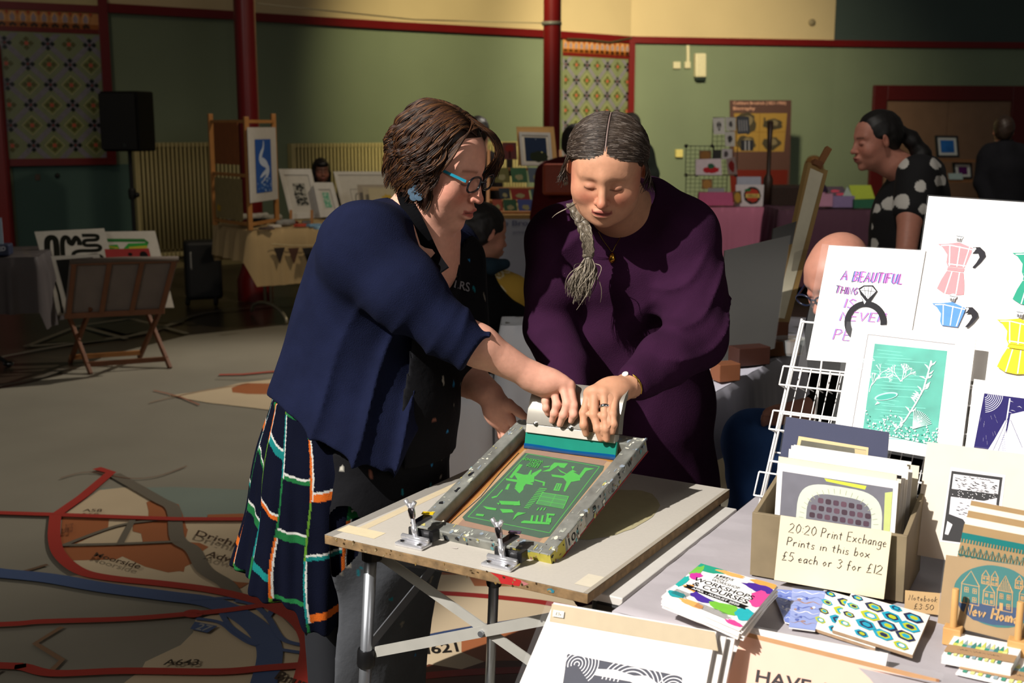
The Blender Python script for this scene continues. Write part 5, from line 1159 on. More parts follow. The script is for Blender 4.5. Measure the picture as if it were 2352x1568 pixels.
# --- wire rack ---
rk = Plane(W(1745, 1160, z=TZ), ty, 16)
rack = thing('wire_rack', 'white wire display rack with leaning tiers of prints', 'display rack', tuple(W(1745, 1160, z=TZ)))
wm = mat('#e4e2e0', .35, var=.03)
def rp(px, py, off=0): return rk.at(px, py, off)
a0, a1 = rp(1742, 1168), rp(1842, 732); Lr = (a1-a0).length; RV = (a1-a0).normalized(); RU = TU; RW = .62
a0 = W(1742, 1168, z=TZ+.003); RV = (a1-a0).normalized(); Lr = (a1-a0).length; RN = RU.cross(RV).normalized()
R_ = lambda u, v, w=0: a0+RU*u+RV*(v*Lr)+RN*w
for k, (u, w) in enumerate(((0, 0), (0, -.016), (RW, 0), (RW, -.016))): MB().tube([R_(u, 0, w), R_(u, 1.0, w)], .0028, 8).build('side_rail', wm, rack, smooth=True)
for v in (0.0, .25, .50, .73, .985):
    mb = MB(); mb.tube([R_(0, v), R_(RW, v)], .0024, 8); mb.build('cross_wire', wm, rack, smooth=True)
for v, hh, dp in ((.06, .20, .05), (.40, .16, .05), (.63, .16, .05)):    # baskets: floor wires and front rail
    s = 'basket'; mb = MB(); up_ = Z3
    mb.tube([R_(.0, v, .001), R_(.0, v, dp), R_(0, v, dp)+RV*hh*Lr*.6], .0019, 6).tube([R_(RW, v, .001), R_(RW, v, dp), R_(RW, v, dp)+RV*hh*Lr*.6], .0019, 6)
    mb.tube([R_(0, v, dp), R_(RW, v, dp)], .0021, 6).tube([R_(0, v, dp)+RV*hh*Lr*.6, R_(RW, v, dp)+RV*hh*Lr*.6], .0021, 6)
    k = int(RW/.019)
    for i in range(1, k): u = RW*i/k; mb.tube([R_(u, v, .001), R_(u, v, dp), R_(u, v, dp)+RV*hh*Lr*.6], .0014, 5)
    mb.build(s, wm, rack, smooth=True)
mb = MB(); k = int(RW/.021)
for i in range(1, k): u = RW*i/k; mb.tube([R_(u, 0, -.001), R_(u, .73, -.001)], .0013, 5)
mb.tube([R_(0, .3, -.016), R_(RW, .3, -.016)], .002, 6); mb.build('back_grid', wm, rack, smooth=True)
mb = MB(); 
for u in (.05, RW-.05): mb = MB().tube([R_(u, .95, -.016), R_(u, 0, 0)+TV*.17-RV*0+Z3*.002], .0024, 6); mb.build('rear_strut', wm, rack, smooth=True)
PR = Plane(R_(0, .63, .012), ty, math.degrees(math.acos(RV.z))); PR2 = Plane(R_(0, .35, .05), ty, math.degrees(math.acos(RV.z)))
# --- coffee pots print ---
def pot(A, u, v, s, c, half=False):
    a = A.Wd/A.Ht; P = lambda L: [(u+x*s, v+y*s*a) for x, y in L]; w = '#f4f2f2'
    A.poly(P([(-.50, -.43), (-.30, -.45), (0, -.52), (.33, -.40), (.32, -.30), (.22, .05), (.2, .12), (-.19, .12), (-.24, .02), (-.24, -.18), (-.38, -.36)]), c)
    A.stroke(P([(-.42, -.40), (-.2, -.43), (.33, -.36)]), .010*s/.45*1.2, w)
    for x0, x1 in ((-.21, -.16), (.03, .02), (.26, .17)): A.stroke(P([(x0, -.42), (x1, .10)]), .012*s/.45, w)
    if not half:
        A.stroke(P([(-.19, .05), (.22, .06)]), .012*s/.45, w)
        A.poly(P([(-.19, .13), (.2, .13), (.19, .22), (-.20, .21)]), c)
        A.poly(P([(-.20, .23), (.19, .24), (.24, .52), (.26, .78), (.05, .82), (-.2, .80), (-.38, .70), (-.30, .45)]), c)
        for x0, x1 in ((-.08, -.18), (.10, .08)): A.stroke(P([(x0, .24), (x1, .80)]), .012*s/.45, w)
    A.poly(P([(-.06, -.54), (.05, -.53), (.07, -.66), (-.08, -.67)]), '#8a8888'); A.ell(u, v-.665*s*a, .09*s, .015, '#e8e8e8'); A.strokes([P([(-.04, -.63), (-.03, -.56)]), P([(.02, -.63), (.02, -.56)])], .012*s, '#2a2a2a'); A.stroke(P([(-.08, -.67), (.07, -.66)]), .012*s, '#2a2a2a')
    A.poly(P([(.34, -.42), (.50, -.44), (.62, -.34), (.66, -.22), (.56, -.05), (.44, .10), (.38, .09), (.46, -.04), (.52, -.18), (.48, -.28), (.34, -.26), (.40, -.34)]), '#26242a'); A.ell(u+.39*s, v-.385*s*a, .03*s, .03*s*a, '#e0e0e0')
def coffee(A):
    at = lambda x, y: inq(A, PR, x, y)
    for x, y, c, h in ((2196, 603, '#ec8a90', 0), (2368, 625, '#2f9a7e', 0), (2180, 739, '#5a8fdc', 1), (2330, 780, '#e6d02c', 0)):
        u, v = at(x, y); pot(A, u, v, .285 if not h else .27, c, bool(h))
def inq(A, plane, px, py):
    p = plane.at(px, py); q = A.q; x = (q[1]-q[0]); y = (q[3]-q[0]); d = p-q[0]; xx, yy, xy = x.dot(x), y.dot(y), x.dot(y); dx, dy = d.dot(x), d.dot(y); D = xx*yy-xy*xy
    return ((dx*yy-dy*xy)/D, (dy*xx-dx*xy)/D)
sheet('print', 'large white print of four coffee pots in pink, green, blue and yellow on the rack', 'print', PR, [(2133, 450), (2478, 473), (2440, 905), (2076, 852)], WH, .0025, coffee, sleeve=[(2130, 447), (2486, 470), (2446, 912), (2072, 860)])
def tline(A, pl_, t, bl, br, h, w, c='#2e2a2c', **k):   # handwriting along a baseline given by its two ends
    u0, v0 = inq(A, pl_, *bl); u1, v1 = inq(A, pl_, *br); vt = inq(A, pl_, bl[0]+h*.04, bl[1]-h)[1]; A.hand(t, u0, vt, u1, v0, w, c, dv=v1-v0, **k)
def beauty(A):
    at = lambda x, y: inq(A, PR, x, y)
    for dx, c in ((0, '#5a78c8'), (3, '#d868c8')): tline(A, PR, 'A', (1931+dx, 644), (1948+dx, 645), 21, .012, c); tline(A, PR, 'BEAUTIFUL', (1958+dx, 647), (2072+dx, 655), 22, .014, c)
    tline(A, PR, 'A', (1931, 645), (1949, 646), 24, .005, '#3a3244'); tline(A, PR, 'BEAUTIFUL', (1956, 649), (2074, 657), 25, .005, '#3a3244')
    for dx, c in ((0, '#6a7ac0'), (2, '#cc6ac4')): tline(A, PR, 'THING', (1918+dx, 674), (1970+dx, 680), 16, .007, c); tline(A, PR, 'IS', (1936+dx, 708), (1964+dx, 711), 21, .010, c); tline(A, PR, 'NEVER', (1927+dx, 738), (2034+dx, 744), 20, .010, c); tline(A, PR, 'PE', (1909+dx, 782), (1955+dx, 786), 25, .007, c)
    tline(A, PR, 'THING', (1917, 675), (1971, 681), 18, .0045, '#3a3244')
    c = [at(1988+41*math.cos(a), 744+43*math.sin(a)) for a in [math.pi*(.75+1.3*i/24) for i in range(25)]]; A.stroke(c, .062, '#1c1b20')
    A.poly([at(*p) for p in ((1973, 665), (1985, 658), (2006, 658), (2016, 672), (1996, 702), (1984, 702))], '#1c1b20'); A.poly([at(*p) for p in ((1976, 668), (1986, 661), (2004, 661), (2013, 672), (1994, 690))], '#e8e6e8')
    A.poly([at(*p) for p in ((1978, 680), (1990, 696), (1986, 702))], '#e8e6e8'); A.strokes([[at(1986, 662), at(1990, 688)], [at(1996, 661), at(1994, 688)], [at(2004, 661), at(1998, 686)], [at(1977, 669), at(2013, 673)]], .004, '#1c1b20')
P3 = Plane(R_(0, .63, .018), ty, math.degrees(math.acos(RV.z)))
sheet('print', 'white print lettered A BEAUTIFUL THING with a diamond ring, upper left of the rack', 'print', PR, [(1904, 563), (2126, 575), (2080, 842), (1853, 826)], WH, .002, beauty, sleeve=[(1888, 560), (2130, 573), (2084, 865), (1832, 846)], off=.004)
# --- teal sea bed print ---
PS = Plane(R_(0, .10, .062), ty, math.degrees(math.acos(RV.z)))
def sea(A):
    at = lambda x, y: inq(A, PS, x, y); r = random.Random(4)
    A.poly([at(*p) for p in ((1994, 768), (2193, 791), (2159, 1036), (1953, 1000))], '#e6e4e4'); A.strokes([[at(1994, 768), at(2193, 791)], [at(1994, 768), at(1953, 1000)]], .006, '#8a8686')  # grey lines paint the shade inside the mount's top and left edges
    A.poly([at(*p) for p in ((2009, 789), (2175, 806), (2143, 1024), (1980, 989))], '#56b4a2', var=.35, scale=22); A.inc = .03
    lc = '#d4efe8'
    for k in range(26): y = 800+k*8; A.stroke([at(2005-k*1.1+r.random()*40, y+3), at(2060-k+r.random()*90, y+9)], .006, '#6ac4b2')
    def coral(x, y, L, a, d, w):
        if d == 0 or L < 2: return
        x1 = x+L*math.cos(a); y1 = y-L*math.sin(a); A.stroke([at(x, y), at((x+x1)/2+r.uniform(-1, 1), (y+y1)/2), at(x1, y1)], w, lc)
        for _ in range(2): coral(x1, y1, L*.75, a+r.uniform(-.7, .7), d-1, w*.8)
    [coral(x, y, l, a, 6, .0065) for x, y, l, a in ((2000, 868, 15, 1.9), (2002, 884, 17, .9), (2070, 876, 13, 1.4), (2068, 876, 13, 2.2), (2066, 876, 13, .7), (1996, 900, 14, 1.3))]
    st_ = [(2050, 990), (2075, 965), (2098, 930), (2118, 895), (2132, 850), (2138, 828)]; A.stroke([at(*p) for p in st_], .012, lc)
    for i in range(26):
        t_ = r.random()*4.8; k = int(t_); f = t_-k; x = st_[k][0]*(1-f)+st_[k+1][0]*f; y = st_[k][1]*(1-f)+st_[k+1][1]*f; a = r.choice([.4, 1.0, 2.0, 2.5]); A.stroke([at(x, y), at(x+9*math.cos(a), y-9*math.sin(a)), at(x+17*math.cos(a+.2), y-17*math.sin(a+.2))], .014, lc, taper=True)
    A.ell(*at(2034, 910), .095, .030, '#a8dcd0', rot=-.35); A.ell(*at(2034, 911), .082, .021, '#4aa898', rot=-.35); A.poly([at(*p) for p in ((2002, 912), (2014, 922), (2008, 930), (2020, 926))], lc)
    for _ in range(260): x = r.uniform(1984, 2148); y = 985+(x-1984)*.15-r.random()**1.3*70*(.5+.5*math.sin(x*.05)**2)+18; A.ell(*at(x, min(y, 987+(x-1984)*.21)), r.uniform(.003, .010), r.uniform(.003, .009), r.choice([lc, lc, '#3a9c8a', '#eafaf6']), n=7, jit=.5)
    for k in range(14): a = .3+k*.09; A.stroke([at(2092, 985), at(2092+45*math.cos(a), 985-45*math.sin(a))], .004, lc)
sheet('print', 'teal sea bed print in a wide white mount on the lower rack tier', 'print', PS, [(1960, 742), (2242, 776), (2205, 1062), (1912, 1012)], WH, .004, sea, sleeve=[(1945, 738), (2246, 772), (2208, 1070), (1905, 1018)])
# --- navy and white sailing boat print ---
PB = Plane(R_(0, .10, .057), ty, math.degrees(math.acos(RV.z)))
def boat(A):
    at = lambda x, y: inq(A, PB, x, y); r = random.Random(9); N = '#231c5c'; w = '#e4e2ea'
    A.poly([at(*p) for p in ((2261, 903), (2480, 932), (2450, 1120), (2225, 1090))], N)
    A.inc = .03
    for k in range(9): A.stroke([at(2262+(8+k*4.2)*math.cos(a), 905+(8+k*4.2)*math.sin(a)) for a in [i*.17 for i in range(10)]], .005, w)
    for _ in range(130):
        x = r.uniform(2240, 2470); y = r.uniform(912, 1085)+(x-2261)*.1
        if (x-2262)**2+(y-905)**2 < 2300: continue
        if x < 2300: a = math.atan2(y-905, x-2262); A.stroke([at(x, y), at(x+9*math.cos(a), y+9*math.sin(a))], .0045, w, taper=True)
        else: A.stroke([at(x, y), at(x+5, y-3+r.random()*6), at(x+11, y+3)], .004, w, taper=True)
    A.poly([at(*p) for p in ((2322, 952), (2352, 945), (2385, 1000), (2350, 1065), (2300, 1062))], w); A.poly([at(*p) for p in ((2310, 965), (2318, 1062), (2252, 1062), (2285, 1010))], w); A.stroke([at(2320, 915), at(2300, 1060)], .012, w); A.strokes([[at(2316, 960), at(2270, 1062)], [at(2318, 970), at(2285, 1062)], [at(2322, 965), at(2350, 1030)]], .004, N)
    for k in range(12): A.stroke([at(2300+k*.4, 1000+k*5), at(2309+k*.4, 1001+k*5)], .003, '#3a3a80')
sheet('print', 'navy and white sailing boat print in a white mount at the right of the rack', 'print', PB, [(2237, 870), (2505, 905), (2470, 1150), (2206, 1110)], WH, .003, boat)
# --- black and white landscape in a cream mount ---
PL_ = Plane(W(2097, 1272, z=TZ+.045), ty, 18)
def land(A):
    at = lambda x, y: inq(A, PL_, x, y); r = random.Random(2)
    A.poly([at(*p) for p in ((2184, 1072), (2310, 1091), (2290, 1262), (2158, 1243))], '#dcd6d8'); A.poly([at(*p) for p in ((2186, 1081), (2303, 1096), (2282, 1255), (2164, 1240))], '#161417'); A.inc = .04
    A.poly([at(*p) for p in ((2190, 1088), (2296, 1102), (2292, 1135), (2186, 1122))], '#e4e0e4'); A.poly([at(*p) for p in ((2184, 1140), (2260, 1150), (2290, 1143), (2286, 1180), (2282, 1232), (2240, 1235), (2212, 1192), (2180, 1180))], '#d8d4da')
    A.poly([at(*p) for p in ((2176, 1195), (2196, 1190), (2212, 1200), (2222, 1238), (2168, 1232))], '#161417'); A.poly([at(*p) for p in ((2176, 1196), (2188, 1204), (2178, 1228), (2170, 1226))], '#d8d4da')
    for _ in range(150):
        x = r.uniform(2190, 2288); y = r.choice([r.uniform(1092, 1124), r.uniform(1150, 1225)])+(x-2190)*.12; A.stroke([at(x, y), at(x+4, y+r.uniform(-2, 3)), at(x+9, y+2)], .006, '#161417', taper=True)
    for _ in range(60): x = r.uniform(2185, 2290); y = r.uniform(1125, 1150)+(x-2190)*.12; A.ell(*at(x, y), .004, .003, '#e4e0e4', n=6)
sheet('print', 'black and white snowy landscape print in a cream mount behind the kraft card rack', 'print', PL_, [(2130, 1014), (2455, 1056), (2420, 1330), (2094, 1272)], mat('#d8cab8', .7, var=.05), .004, land, sleeve=[(2128, 1011), (2460, 1052), (2424, 1336), (2091, 1278)])
# small shelf box seen through the lower basket
# --- wooden box of prints ---
bx = Plane(W(1722, 1320, z=TZ), -28, 3)
boxL, boxR = W(1722, 1322, z=TZ), W(2074, 1386, z=TZ); bxu = (boxR-boxL).normalized(); bxv = Vector((-bxu.y, bxu.x, 0)); bw_ = (boxR-boxL).length
BX = Plane(boxL, math.degrees(math.atan2(bxu.y, bxu.x)), 0); hB = BX.at(1735, 1177).z-TZ; byaw = math.degrees(math.atan2(bxu.y, bxu.x))
wd_ = mat('#8c7c60', .75, var=.4, scale=9, bump=.3); box = thing('wooden_box', 'worn grey-brown wooden box holding white prints, handwritten price card on its front', 'box', tuple(boxL))
B_ = lambda u, v, z: boxL+bxu*u+bxv*v+Z3*z
dB = .155
def board(p, q, th, h0, h1, h2=None, nm='side'):   # upright board from p to q
    d = (q-p).normalized(); n = Vector((-d.y, d.x, 0))*th; h2 = h1 if h2 is None else h2
    MB().hexa([p+Z3*h0, q+Z3*h0, q+n+Z3*h0, p+n+Z3*h0, p+Z3*h1, q+Z3*h2, q+n+Z3*h2, p+n+Z3*h1]).build(nm, wd_, box, bevel=.001)
board(B_(0, 0, 0), B_(bw_, 0, 0), .008, .002, hB, nm='front_panel'); board(B_(0, dB, 0), B_(bw_, dB, 0), .008, .002, hB*1.15, nm='back_panel')
board(B_(0.008, .008, 0), B_(.008, dB, 0), .008, .002, hB, hB*1.25, 'side_panel'); board(B_(bw_, .008, 0), B_(bw_, dB, 0), .008, .002, hB, hB*1.25, 'side_panel')
MB().hexa([B_(.008, .008, .002), B_(bw_-.008, .008, .002), B_(bw_-.008, dB, .002), B_(.008, dB, .002), B_(.008, .008, .006), B_(bw_-.008, .008, .006), B_(bw_-.008, dB, .006), B_(.008, dB, .006)]).build('bottom', wd_, box)
# navy mounted print standing at the back of the box
PN = Plane(B_(0, dB+.018, 0), byaw, 6)
def navyart(A):
    at = lambda x, y: inq(A, PN, x, y); A.poly([at(*p) for p in ((1834, 1001), (1992, 1027), (1980, 1110), (1816, 1090))], '#d8c090'); A.poly([at(*p) for p in ((1840, 1010), (1986, 1033), (1975, 1108), (1822, 1086))], '#6f6c5c', var=.35, scale=20); A.poly([at(*p) for p in ((1863, 1033), (1905, 1034), (1950, 1048), (1948, 1058), (1905, 1050), (1862, 1046))], '#1a2030'); A.poly([at(*p) for p in ((1960, 1030), (1986, 1034), (1980, 1080), (1960, 1075))], '#c8b488')
sheet('print', 'small monoprint in a navy mount standing behind the wooden box', 'print', PN, [(1806, 957), (2042, 993), (2020, 1290), (1762, 1240)], mat('#232a4e', .6, var=.06), .004, navyart, sleeve=[(1803, 955), (2046, 991), (2024, 1296), (1758, 1244)])
# the prints filed in the box
r_ = random.Random(21); K = 14
for k in range(K):
    t_ = k/(K-1); v = .030+.112*(1-t_)*1.0; ln = 10-14*t_*.3; P4 = Plane(B_(.03, v, .008), byaw, 4+5*(1-t_)); uo = r_.uniform(-.006, .006)+.028; wv = .205+r_.uniform(-.012, .012); h = .192+r_.uniform(-.010, .010)
    if k == K-1: uo, wv, h = .030, .205, .192
    o_ = B_(uo, v, .008); tp = P4.V; q = [o_+tp*h, o_+bxu*wv+tp*(h-.004), o_+bxu*wv, o_]
    c = r_.choice(['#e6e0d6', '#dcd4c4', '#ece8e2', '#e0dcd8', '#d6cdb8'])
    lab = ['white', 'cream', 'pale grey', 'off-white'][k % 4]+' sheet filed in the wooden box, '+['rearmost', 'second from the back', 'third from the back', 'fourth from the back', 'fifth from the back', 'sixth from the back', 'seventh, just behind the middle', 'with black squares along its top edge', 'eighth from the front', 'with a black top edge', 'with black squares, nearer the front', 'fourth from the front', 'second behind the oval print', 'directly behind the oval print'][k]+' of the file'*(k in (0, 1, 2, 3))
    if k < K-1:
        s_ = thing('filed_print', lab, 'print', tuple(o_), 'prints filed in the wooden box'); quad_sheet('sheet', q, P4.N, .0022, mat(c, .6, var=.04), s_)
        if k in (7, 10): A = Art([q[0], q[1], q[1]-tp*.02, q[0]-tp*.02], P4.N); [A.rect(.10+i*.048, .10, .10+i*.048+.022, .75, '#1a1818') for i in range(17)]; A.build('artwork', s_)
        if k == 9: A = Art(q, P4.N); A.rect(0, 0, 1, .03, '#1a1818'); A.build('artwork', s_)
    else:
        s_ = thing('filed_print', 'grey print of a white ringed oval with purple blobs at the front of the box', 'print', tuple(o_), 'prints filed in the wooden box'); quad_sheet('sheet', q, P4.N, .0022, WH, s_)
        A = Art(q, P4.N); A.poly([(.045, .07), (.96, .07), (.96, 1), (.045, 1)], '#6d6c76', var=.12); A.poly([(.90, .12), (.96, .10), (.96, .5), (.91, .5)], '#c0ca7a'); A.poly([(.40, .075), (.75, .085), (.74, .12), (.42, .10)], '#c8d23c')
        def sup(u, v, a, b, n=40, e=.55): return [(u+a*abs(math.cos(t))**e*(1 if math.cos(t) > 0 else -1), v+b*abs(math.sin(t))**e*(1 if math.sin(t) > 0 else -1)) for t in [2*math.pi*i/n for i in range(n)]]
        A.poly(sup(.54, .47, .355, .34), '#ccd2c4'); A.poly(sup(.54, .465, .27, .25), '#6d6c76')
        for a in range(0, 360, 9): x, y = math.cos(math.radians(a)), math.sin(math.radians(a)); A.inc = .02; A.stroke([(.54+x*.29, .467+y*.27), (.54+x*.33, .467+y*.315)], .004, '#a8ac88')
        A.inc = .05
        for i in range(8):
            for j in range(6):
                u, v2 = .32+i*.064, .285+j*.072
                if abs((u-.54)/.27)**3+abs((v2-.465)/.25)**3 < .72: A.poly(sup(u+(j % 2)*.01, v2, .024, .025, 12), ['#4a2e40', '#5a3a4a', '#3a2030'][(i+j) % 3])
        A.build('artwork', s_); MB().add([tuple(p+P4.N*.002+P4.V*.004) for p in q], [(0, 1, 2, 3)]).build('clear_sleeve', ACR(), s_)
# price card leaning on the box
PC = Plane(W(1778, 1331, z=TZ+.004)-bxv*.020, -28, 7)
def price(A):
    tline(A, PC, '20:20 Print Exchange', (1811, 1221), (2038, 1256), 21, .0065); tline(A, PC, 'Prints in this box', (1805, 1251), (2000, 1281), 19, .0065); tline(A, PC, '£5 each or 3 for £12', (1795, 1285), (2030, 1319), 20, .0065)
sheet('price_card', 'handwritten card about 20:20 Print Exchange prints leaning on the wooden box', 'sign', PC, [(1793, 1183), (2048, 1221), (2030, 1376), (1778, 1331)], mat('#dccfb2', .7, var=.04), .0015, price)
# --- leaflets ---
lz = TZ+.012
def flat4(px4, z): return [W(x, y, z=z) for x, y in px4]
def leafart(A):
    A.inc = .3; C = A.poly; r = random.Random(6)
    def splash(u, v, a, b, c, rot=0): A.poly([(min(1, max(0, u+a*1.35*math.cos(t*.35)*r.uniform(.75, 1.15))), min(1, max(0, v+b*1.5*math.sin(t*.35)*r.uniform(.75, 1.15)))) for t in range(18)], c)
    q0, q3, q2, q1 = None, None, None, None
    splash(.12, .06, .20, .07, '#2a9a7e'); splash(.05, .22, .05, .12, '#74b84c'); splash(.10, .33, .06, .06, '#c83a9a'); splash(.02, .55, .05, .10, '#2aa8a0'); splash(.88, .06, .14, .05, '#e8a050'); splash(.86, .17, .16, .06, '#4a2a90'); splash(.95, .38, .10, .12, '#e04890'); splash(.42, .05, .14, .03, '#f0a860')
    splash(.22, .62, .10, .05, '#f0a050'); splash(.40, .70, .12, .08, '#4a3094'); splash(.68, .76, .14, .07, '#74b840'); splash(.93, .74, .10, .08, '#2aa8b0'); splash(.12, .86, .08, .05, '#2a9aa0'); splash(.36, .92, .12, .04, '#f0a860'); splash(.90, .96, .08, .03, '#e04890')
    A.ell(.50, .44, .36, .27, '#f4f2ee', jit=.08); tx = A.text; k = '#161416'
    tx('LEEDS', .30, .15, .52, .205, k); tx('PRINT', .30, .215, .48, .27, k); tx('WORKSHOP', .30, .28, .66, .335, k); tx('WORKSHOPS', .12, .36, .88, .45, k); tx('& COURSES', .16, .465, .86, .56, k); A.poly([(.10, .585), (.90, .585), (.87, .625), (.90, .665), (.10, .665), (.13, .625)], k); tx('APRIL - AUGUST 2020', .20, .605, .80, .645, '#f0f0f0')
    for i in range(6): A.rect(.06, .76+i*.022, .06+.26*r.uniform(.7, 1), .767+i*.022, '#3a3838')
    for i in range(5): A.rect(.40, .86+i*.022, .40+.5*r.uniform(.6, 1), .867+i*.022, '#4a4848')
LQ = [(1610, 1292), (1786, 1342), (1702, 1442), (1520, 1366)]
pb = thing('leaflet_stand', 'white folded card stand holding up the stack of leaflets', 'stand', tuple(W(1560, 1430, z=TZ)))
q = flat4([(1530, 1382), (1700, 1452), (1745, 1385), (1600, 1340)], TZ+.001); MB().hexa([q[0], q[1], q[2], q[3]]+[p+Z3*.022 for p in q]).build('card_base', mat('#c8c4c8', .6), pb)
for k in range(9):
    z = TZ+.026+k*.0022; q = flat4(LQ, TZ+.045); c_ = sum(q, Vector())/4; q = [Vector((p.x, p.y, z)) for p in q]; a = math.radians(random.Random(k).uniform(-2.5, 2.5)) if k < 8 else 0; q = [Vector((c_.x+(p.x-c_.x)*math.cos(a)-(p.y-c_.y)*math.sin(a), c_.y+(p.x-c_.x)*math.sin(a)+(p.y-c_.y)*math.cos(a), z)) for p in q]
    s_ = thing('leaflet', 'top leaflet of the stack, colourful splashes round black lettering LEEDS PRINT WORKSHOP' if k == 8 else ['lowest', 'second lowest', 'third lowest', 'fourth lowest', 'middle', 'fourth from the top', 'third from the top', 'second from the top', ''][k]+' white-edged leaflet of the stack beside the wooden box', 'leaflet', tuple(q[3]), 'stacked workshop leaflets'); quad_sheet('paper', q, Z3, .0016, WH, s_)
    if k == 8: A = Art(q, Z3); leafart(A); A.build('artwork', s_)
# --- notebooks with hexagon pattern ---
def nbart(A):
    A.inc = .2; cols = ['#1f2a4e', '#1a9ab8', '#b4bc2c']; r = random.Random(8)
    def hexa(u, v, s, c, a=0): return A.poly([(u+s*(1, .5, -.5, -1, -.5, .5)[k]*.95, v+s*.82*(0, .8, .8, 0, -.8, -.8)[k]+s*.22*(1, .5, -.5, -1, -.5, .5)[k]) for k in range(6)], c)
    for i in range(6):
        for j in range(6):
            u = .10+i*.245; v = .08+j*.235+(.115 if i % 2 else 0)
            if u < .97 and v < 1.0 and u > .0:
                k = (i*2+j) % 6; trip = [(0, 1, 2), (1, 2, 0), (0, 2, 1), (2, 1, None), (1, 0, 1), (1, 0, 2)][k]; s = min(.150, .99-u, u-.005, (1.0-v)*1.1, v*1.2)*r.uniform(.92, 1.0)
                hexa(u, v, s, cols[trip[0]]); hexa(u+.006, v, s*.68, cols[trip[1]]); hexa(u+.01, v, s*.42, cols[trip[2]] if trip[2] is not None else '#f0efe8')
def notebook(px4, z, lab):
    q = flat4(px4, z); s_ = thing('notebook', lab, 'notebook', tuple(q[3]), 'hexagon patterned notebooks'); quad_sheet('pages', q, Z3, .005, mat('#a08468', .8, var=.3, scale=80), s_); n = quad_sheet('cover', [p+Z3*.0008 for p in q], Z3, .0008, mat('#ece9e0', .5), s_); A = Art([p+Z3*.0008 for p in q], Z3); nbart(A); A.build('artwork', n)
notebook([(1893, 1354), (2062, 1402), (2010, 1488), (1862, 1440)], TZ+.0065, 'hexagon patterned notebook lying underneath and to the left of the other')
notebook([(1955, 1363), (2136, 1413), (2096, 1504), (1912, 1446)], TZ+.0135, 'hexagon patterned notebook lying on top, in blue, navy and lime')
# --- blue cards in cellophane ---
def wavy(cols):
    def f(A):
        A.inc = .3; A.rect(0, 0, 1, 1, cols[0]); r = random.Random(len(cols[0])+ord(cols[1][1]))
        for k in range(7): v = .08+k*.13; A.stroke([(u*.1, v+.03*math.sin(u*1.3+k)) for u in range(11)], .05+.05*r.random(), cols[1+k % (len(cols)-1)], taper=True)
        for k in range(14): u, v = r.random()*.8+.1, r.random()*.8+.1; A.ell(u, v, .03+.06*r.random(), .015+.02*r.random(), r.choice(cols), n=12, jit=.4)
    return f
def card(px4, z, lab, cols):
    q = flat4(px4, z); s_ = thing('greeting_card', lab, 'card', tuple(q[3]), 'cards in cellophane by the leaflets'); o_ = quad_sheet('paper', q, Z3, .002, mat('#e0dcda', .5), s_); A = Art(q, Z3); wavy(cols)(A); A.build('artwork', o_)
    c_ = sum(q, Vector())/4; MB().add([tuple(c_+(p-c_)*1.05+Z3*.004) for p in q], [(0, 1, 2, 3)]).build('cellophane', ACR(), s_)
card([(1772, 1352), (1822, 1356), (1832, 1436), (1803, 1428)], TZ+.004, 'narrow blue striped card in cellophane beside the leaflets', ['#6a7ec4', '#cfd6ec', '#4458a8'])
card([(1820, 1352), (1898, 1358), (1872, 1448), (1812, 1440)], TZ+.007, 'blue, brown and white card in cellophane beside the hexagon notebooks', ['#8a9ad0', '#ece8e4', '#5a6cb0', '#a07a6a', '#3a52a8'])
# --- notebook price label ---
PQ = Plane(W(2078, 1404, z=TZ+.001), ty, 12)
sheet('price_label', 'small kraft card handwritten Notebook £3.50 propped by the card rack', 'sign', PQ, [(2079, 1355), (2160, 1362), (2156, 1412), (2077, 1403)], mat('#b49468', .75, var=.06), .001,
      lambda A: (tline(A, PQ, 'Notebook', (2087, 1377), (2155, 1382), 12, .014), tline(A, PQ, '£3.50', (2099, 1397), (2147, 1400), 12, .014)))
# --- kraft card rack ---
kr = '#9c8058'; PK = Plane(W(2160, 1442, z=TZ+.016), ty, 13)
cr_ = thing('card_rack', 'pale wooden card rack with upright dowels', 'card rack', tuple(W(2190, 1470, z=TZ))); pine = mat('#c99a5e', .6, var=.15, scale=12)
dws = [(2188, 1350, 1458), (2336, 1380, 1488)]
for i, (x, yt, yb) in enumerate(dws):
    p = W(x, yb, z=TZ+.014); MB().box(p-Z3*.014, .026, .022, .028, ty, base=True).build('foot_block', pine, cr_, bevel=.0015); h = (Plane(p, ty, 0).at(x, yt)-p).z
    MB().lathe(p, [(.0052, 0), (.0052, h-.001), (.0045, h)], 12).build('dowel', pine, cr_, auto=True); MB().bar(p+TV*.012-Z3*.006, p+TV*.15-Z3*.006, .02, .014).build('side_bar', pine, cr_, bevel=.001)
p0, p1 = W(2188, 1458, z=TZ+.014), W(2336, 1488, z=TZ+.014)
for v in (.05, .12): MB().bar(p0+TV*v+Z3*.003, p1+TV*v+Z3*.003+TU*.02, .012, .008).build('cross_bar', pine, cr_)
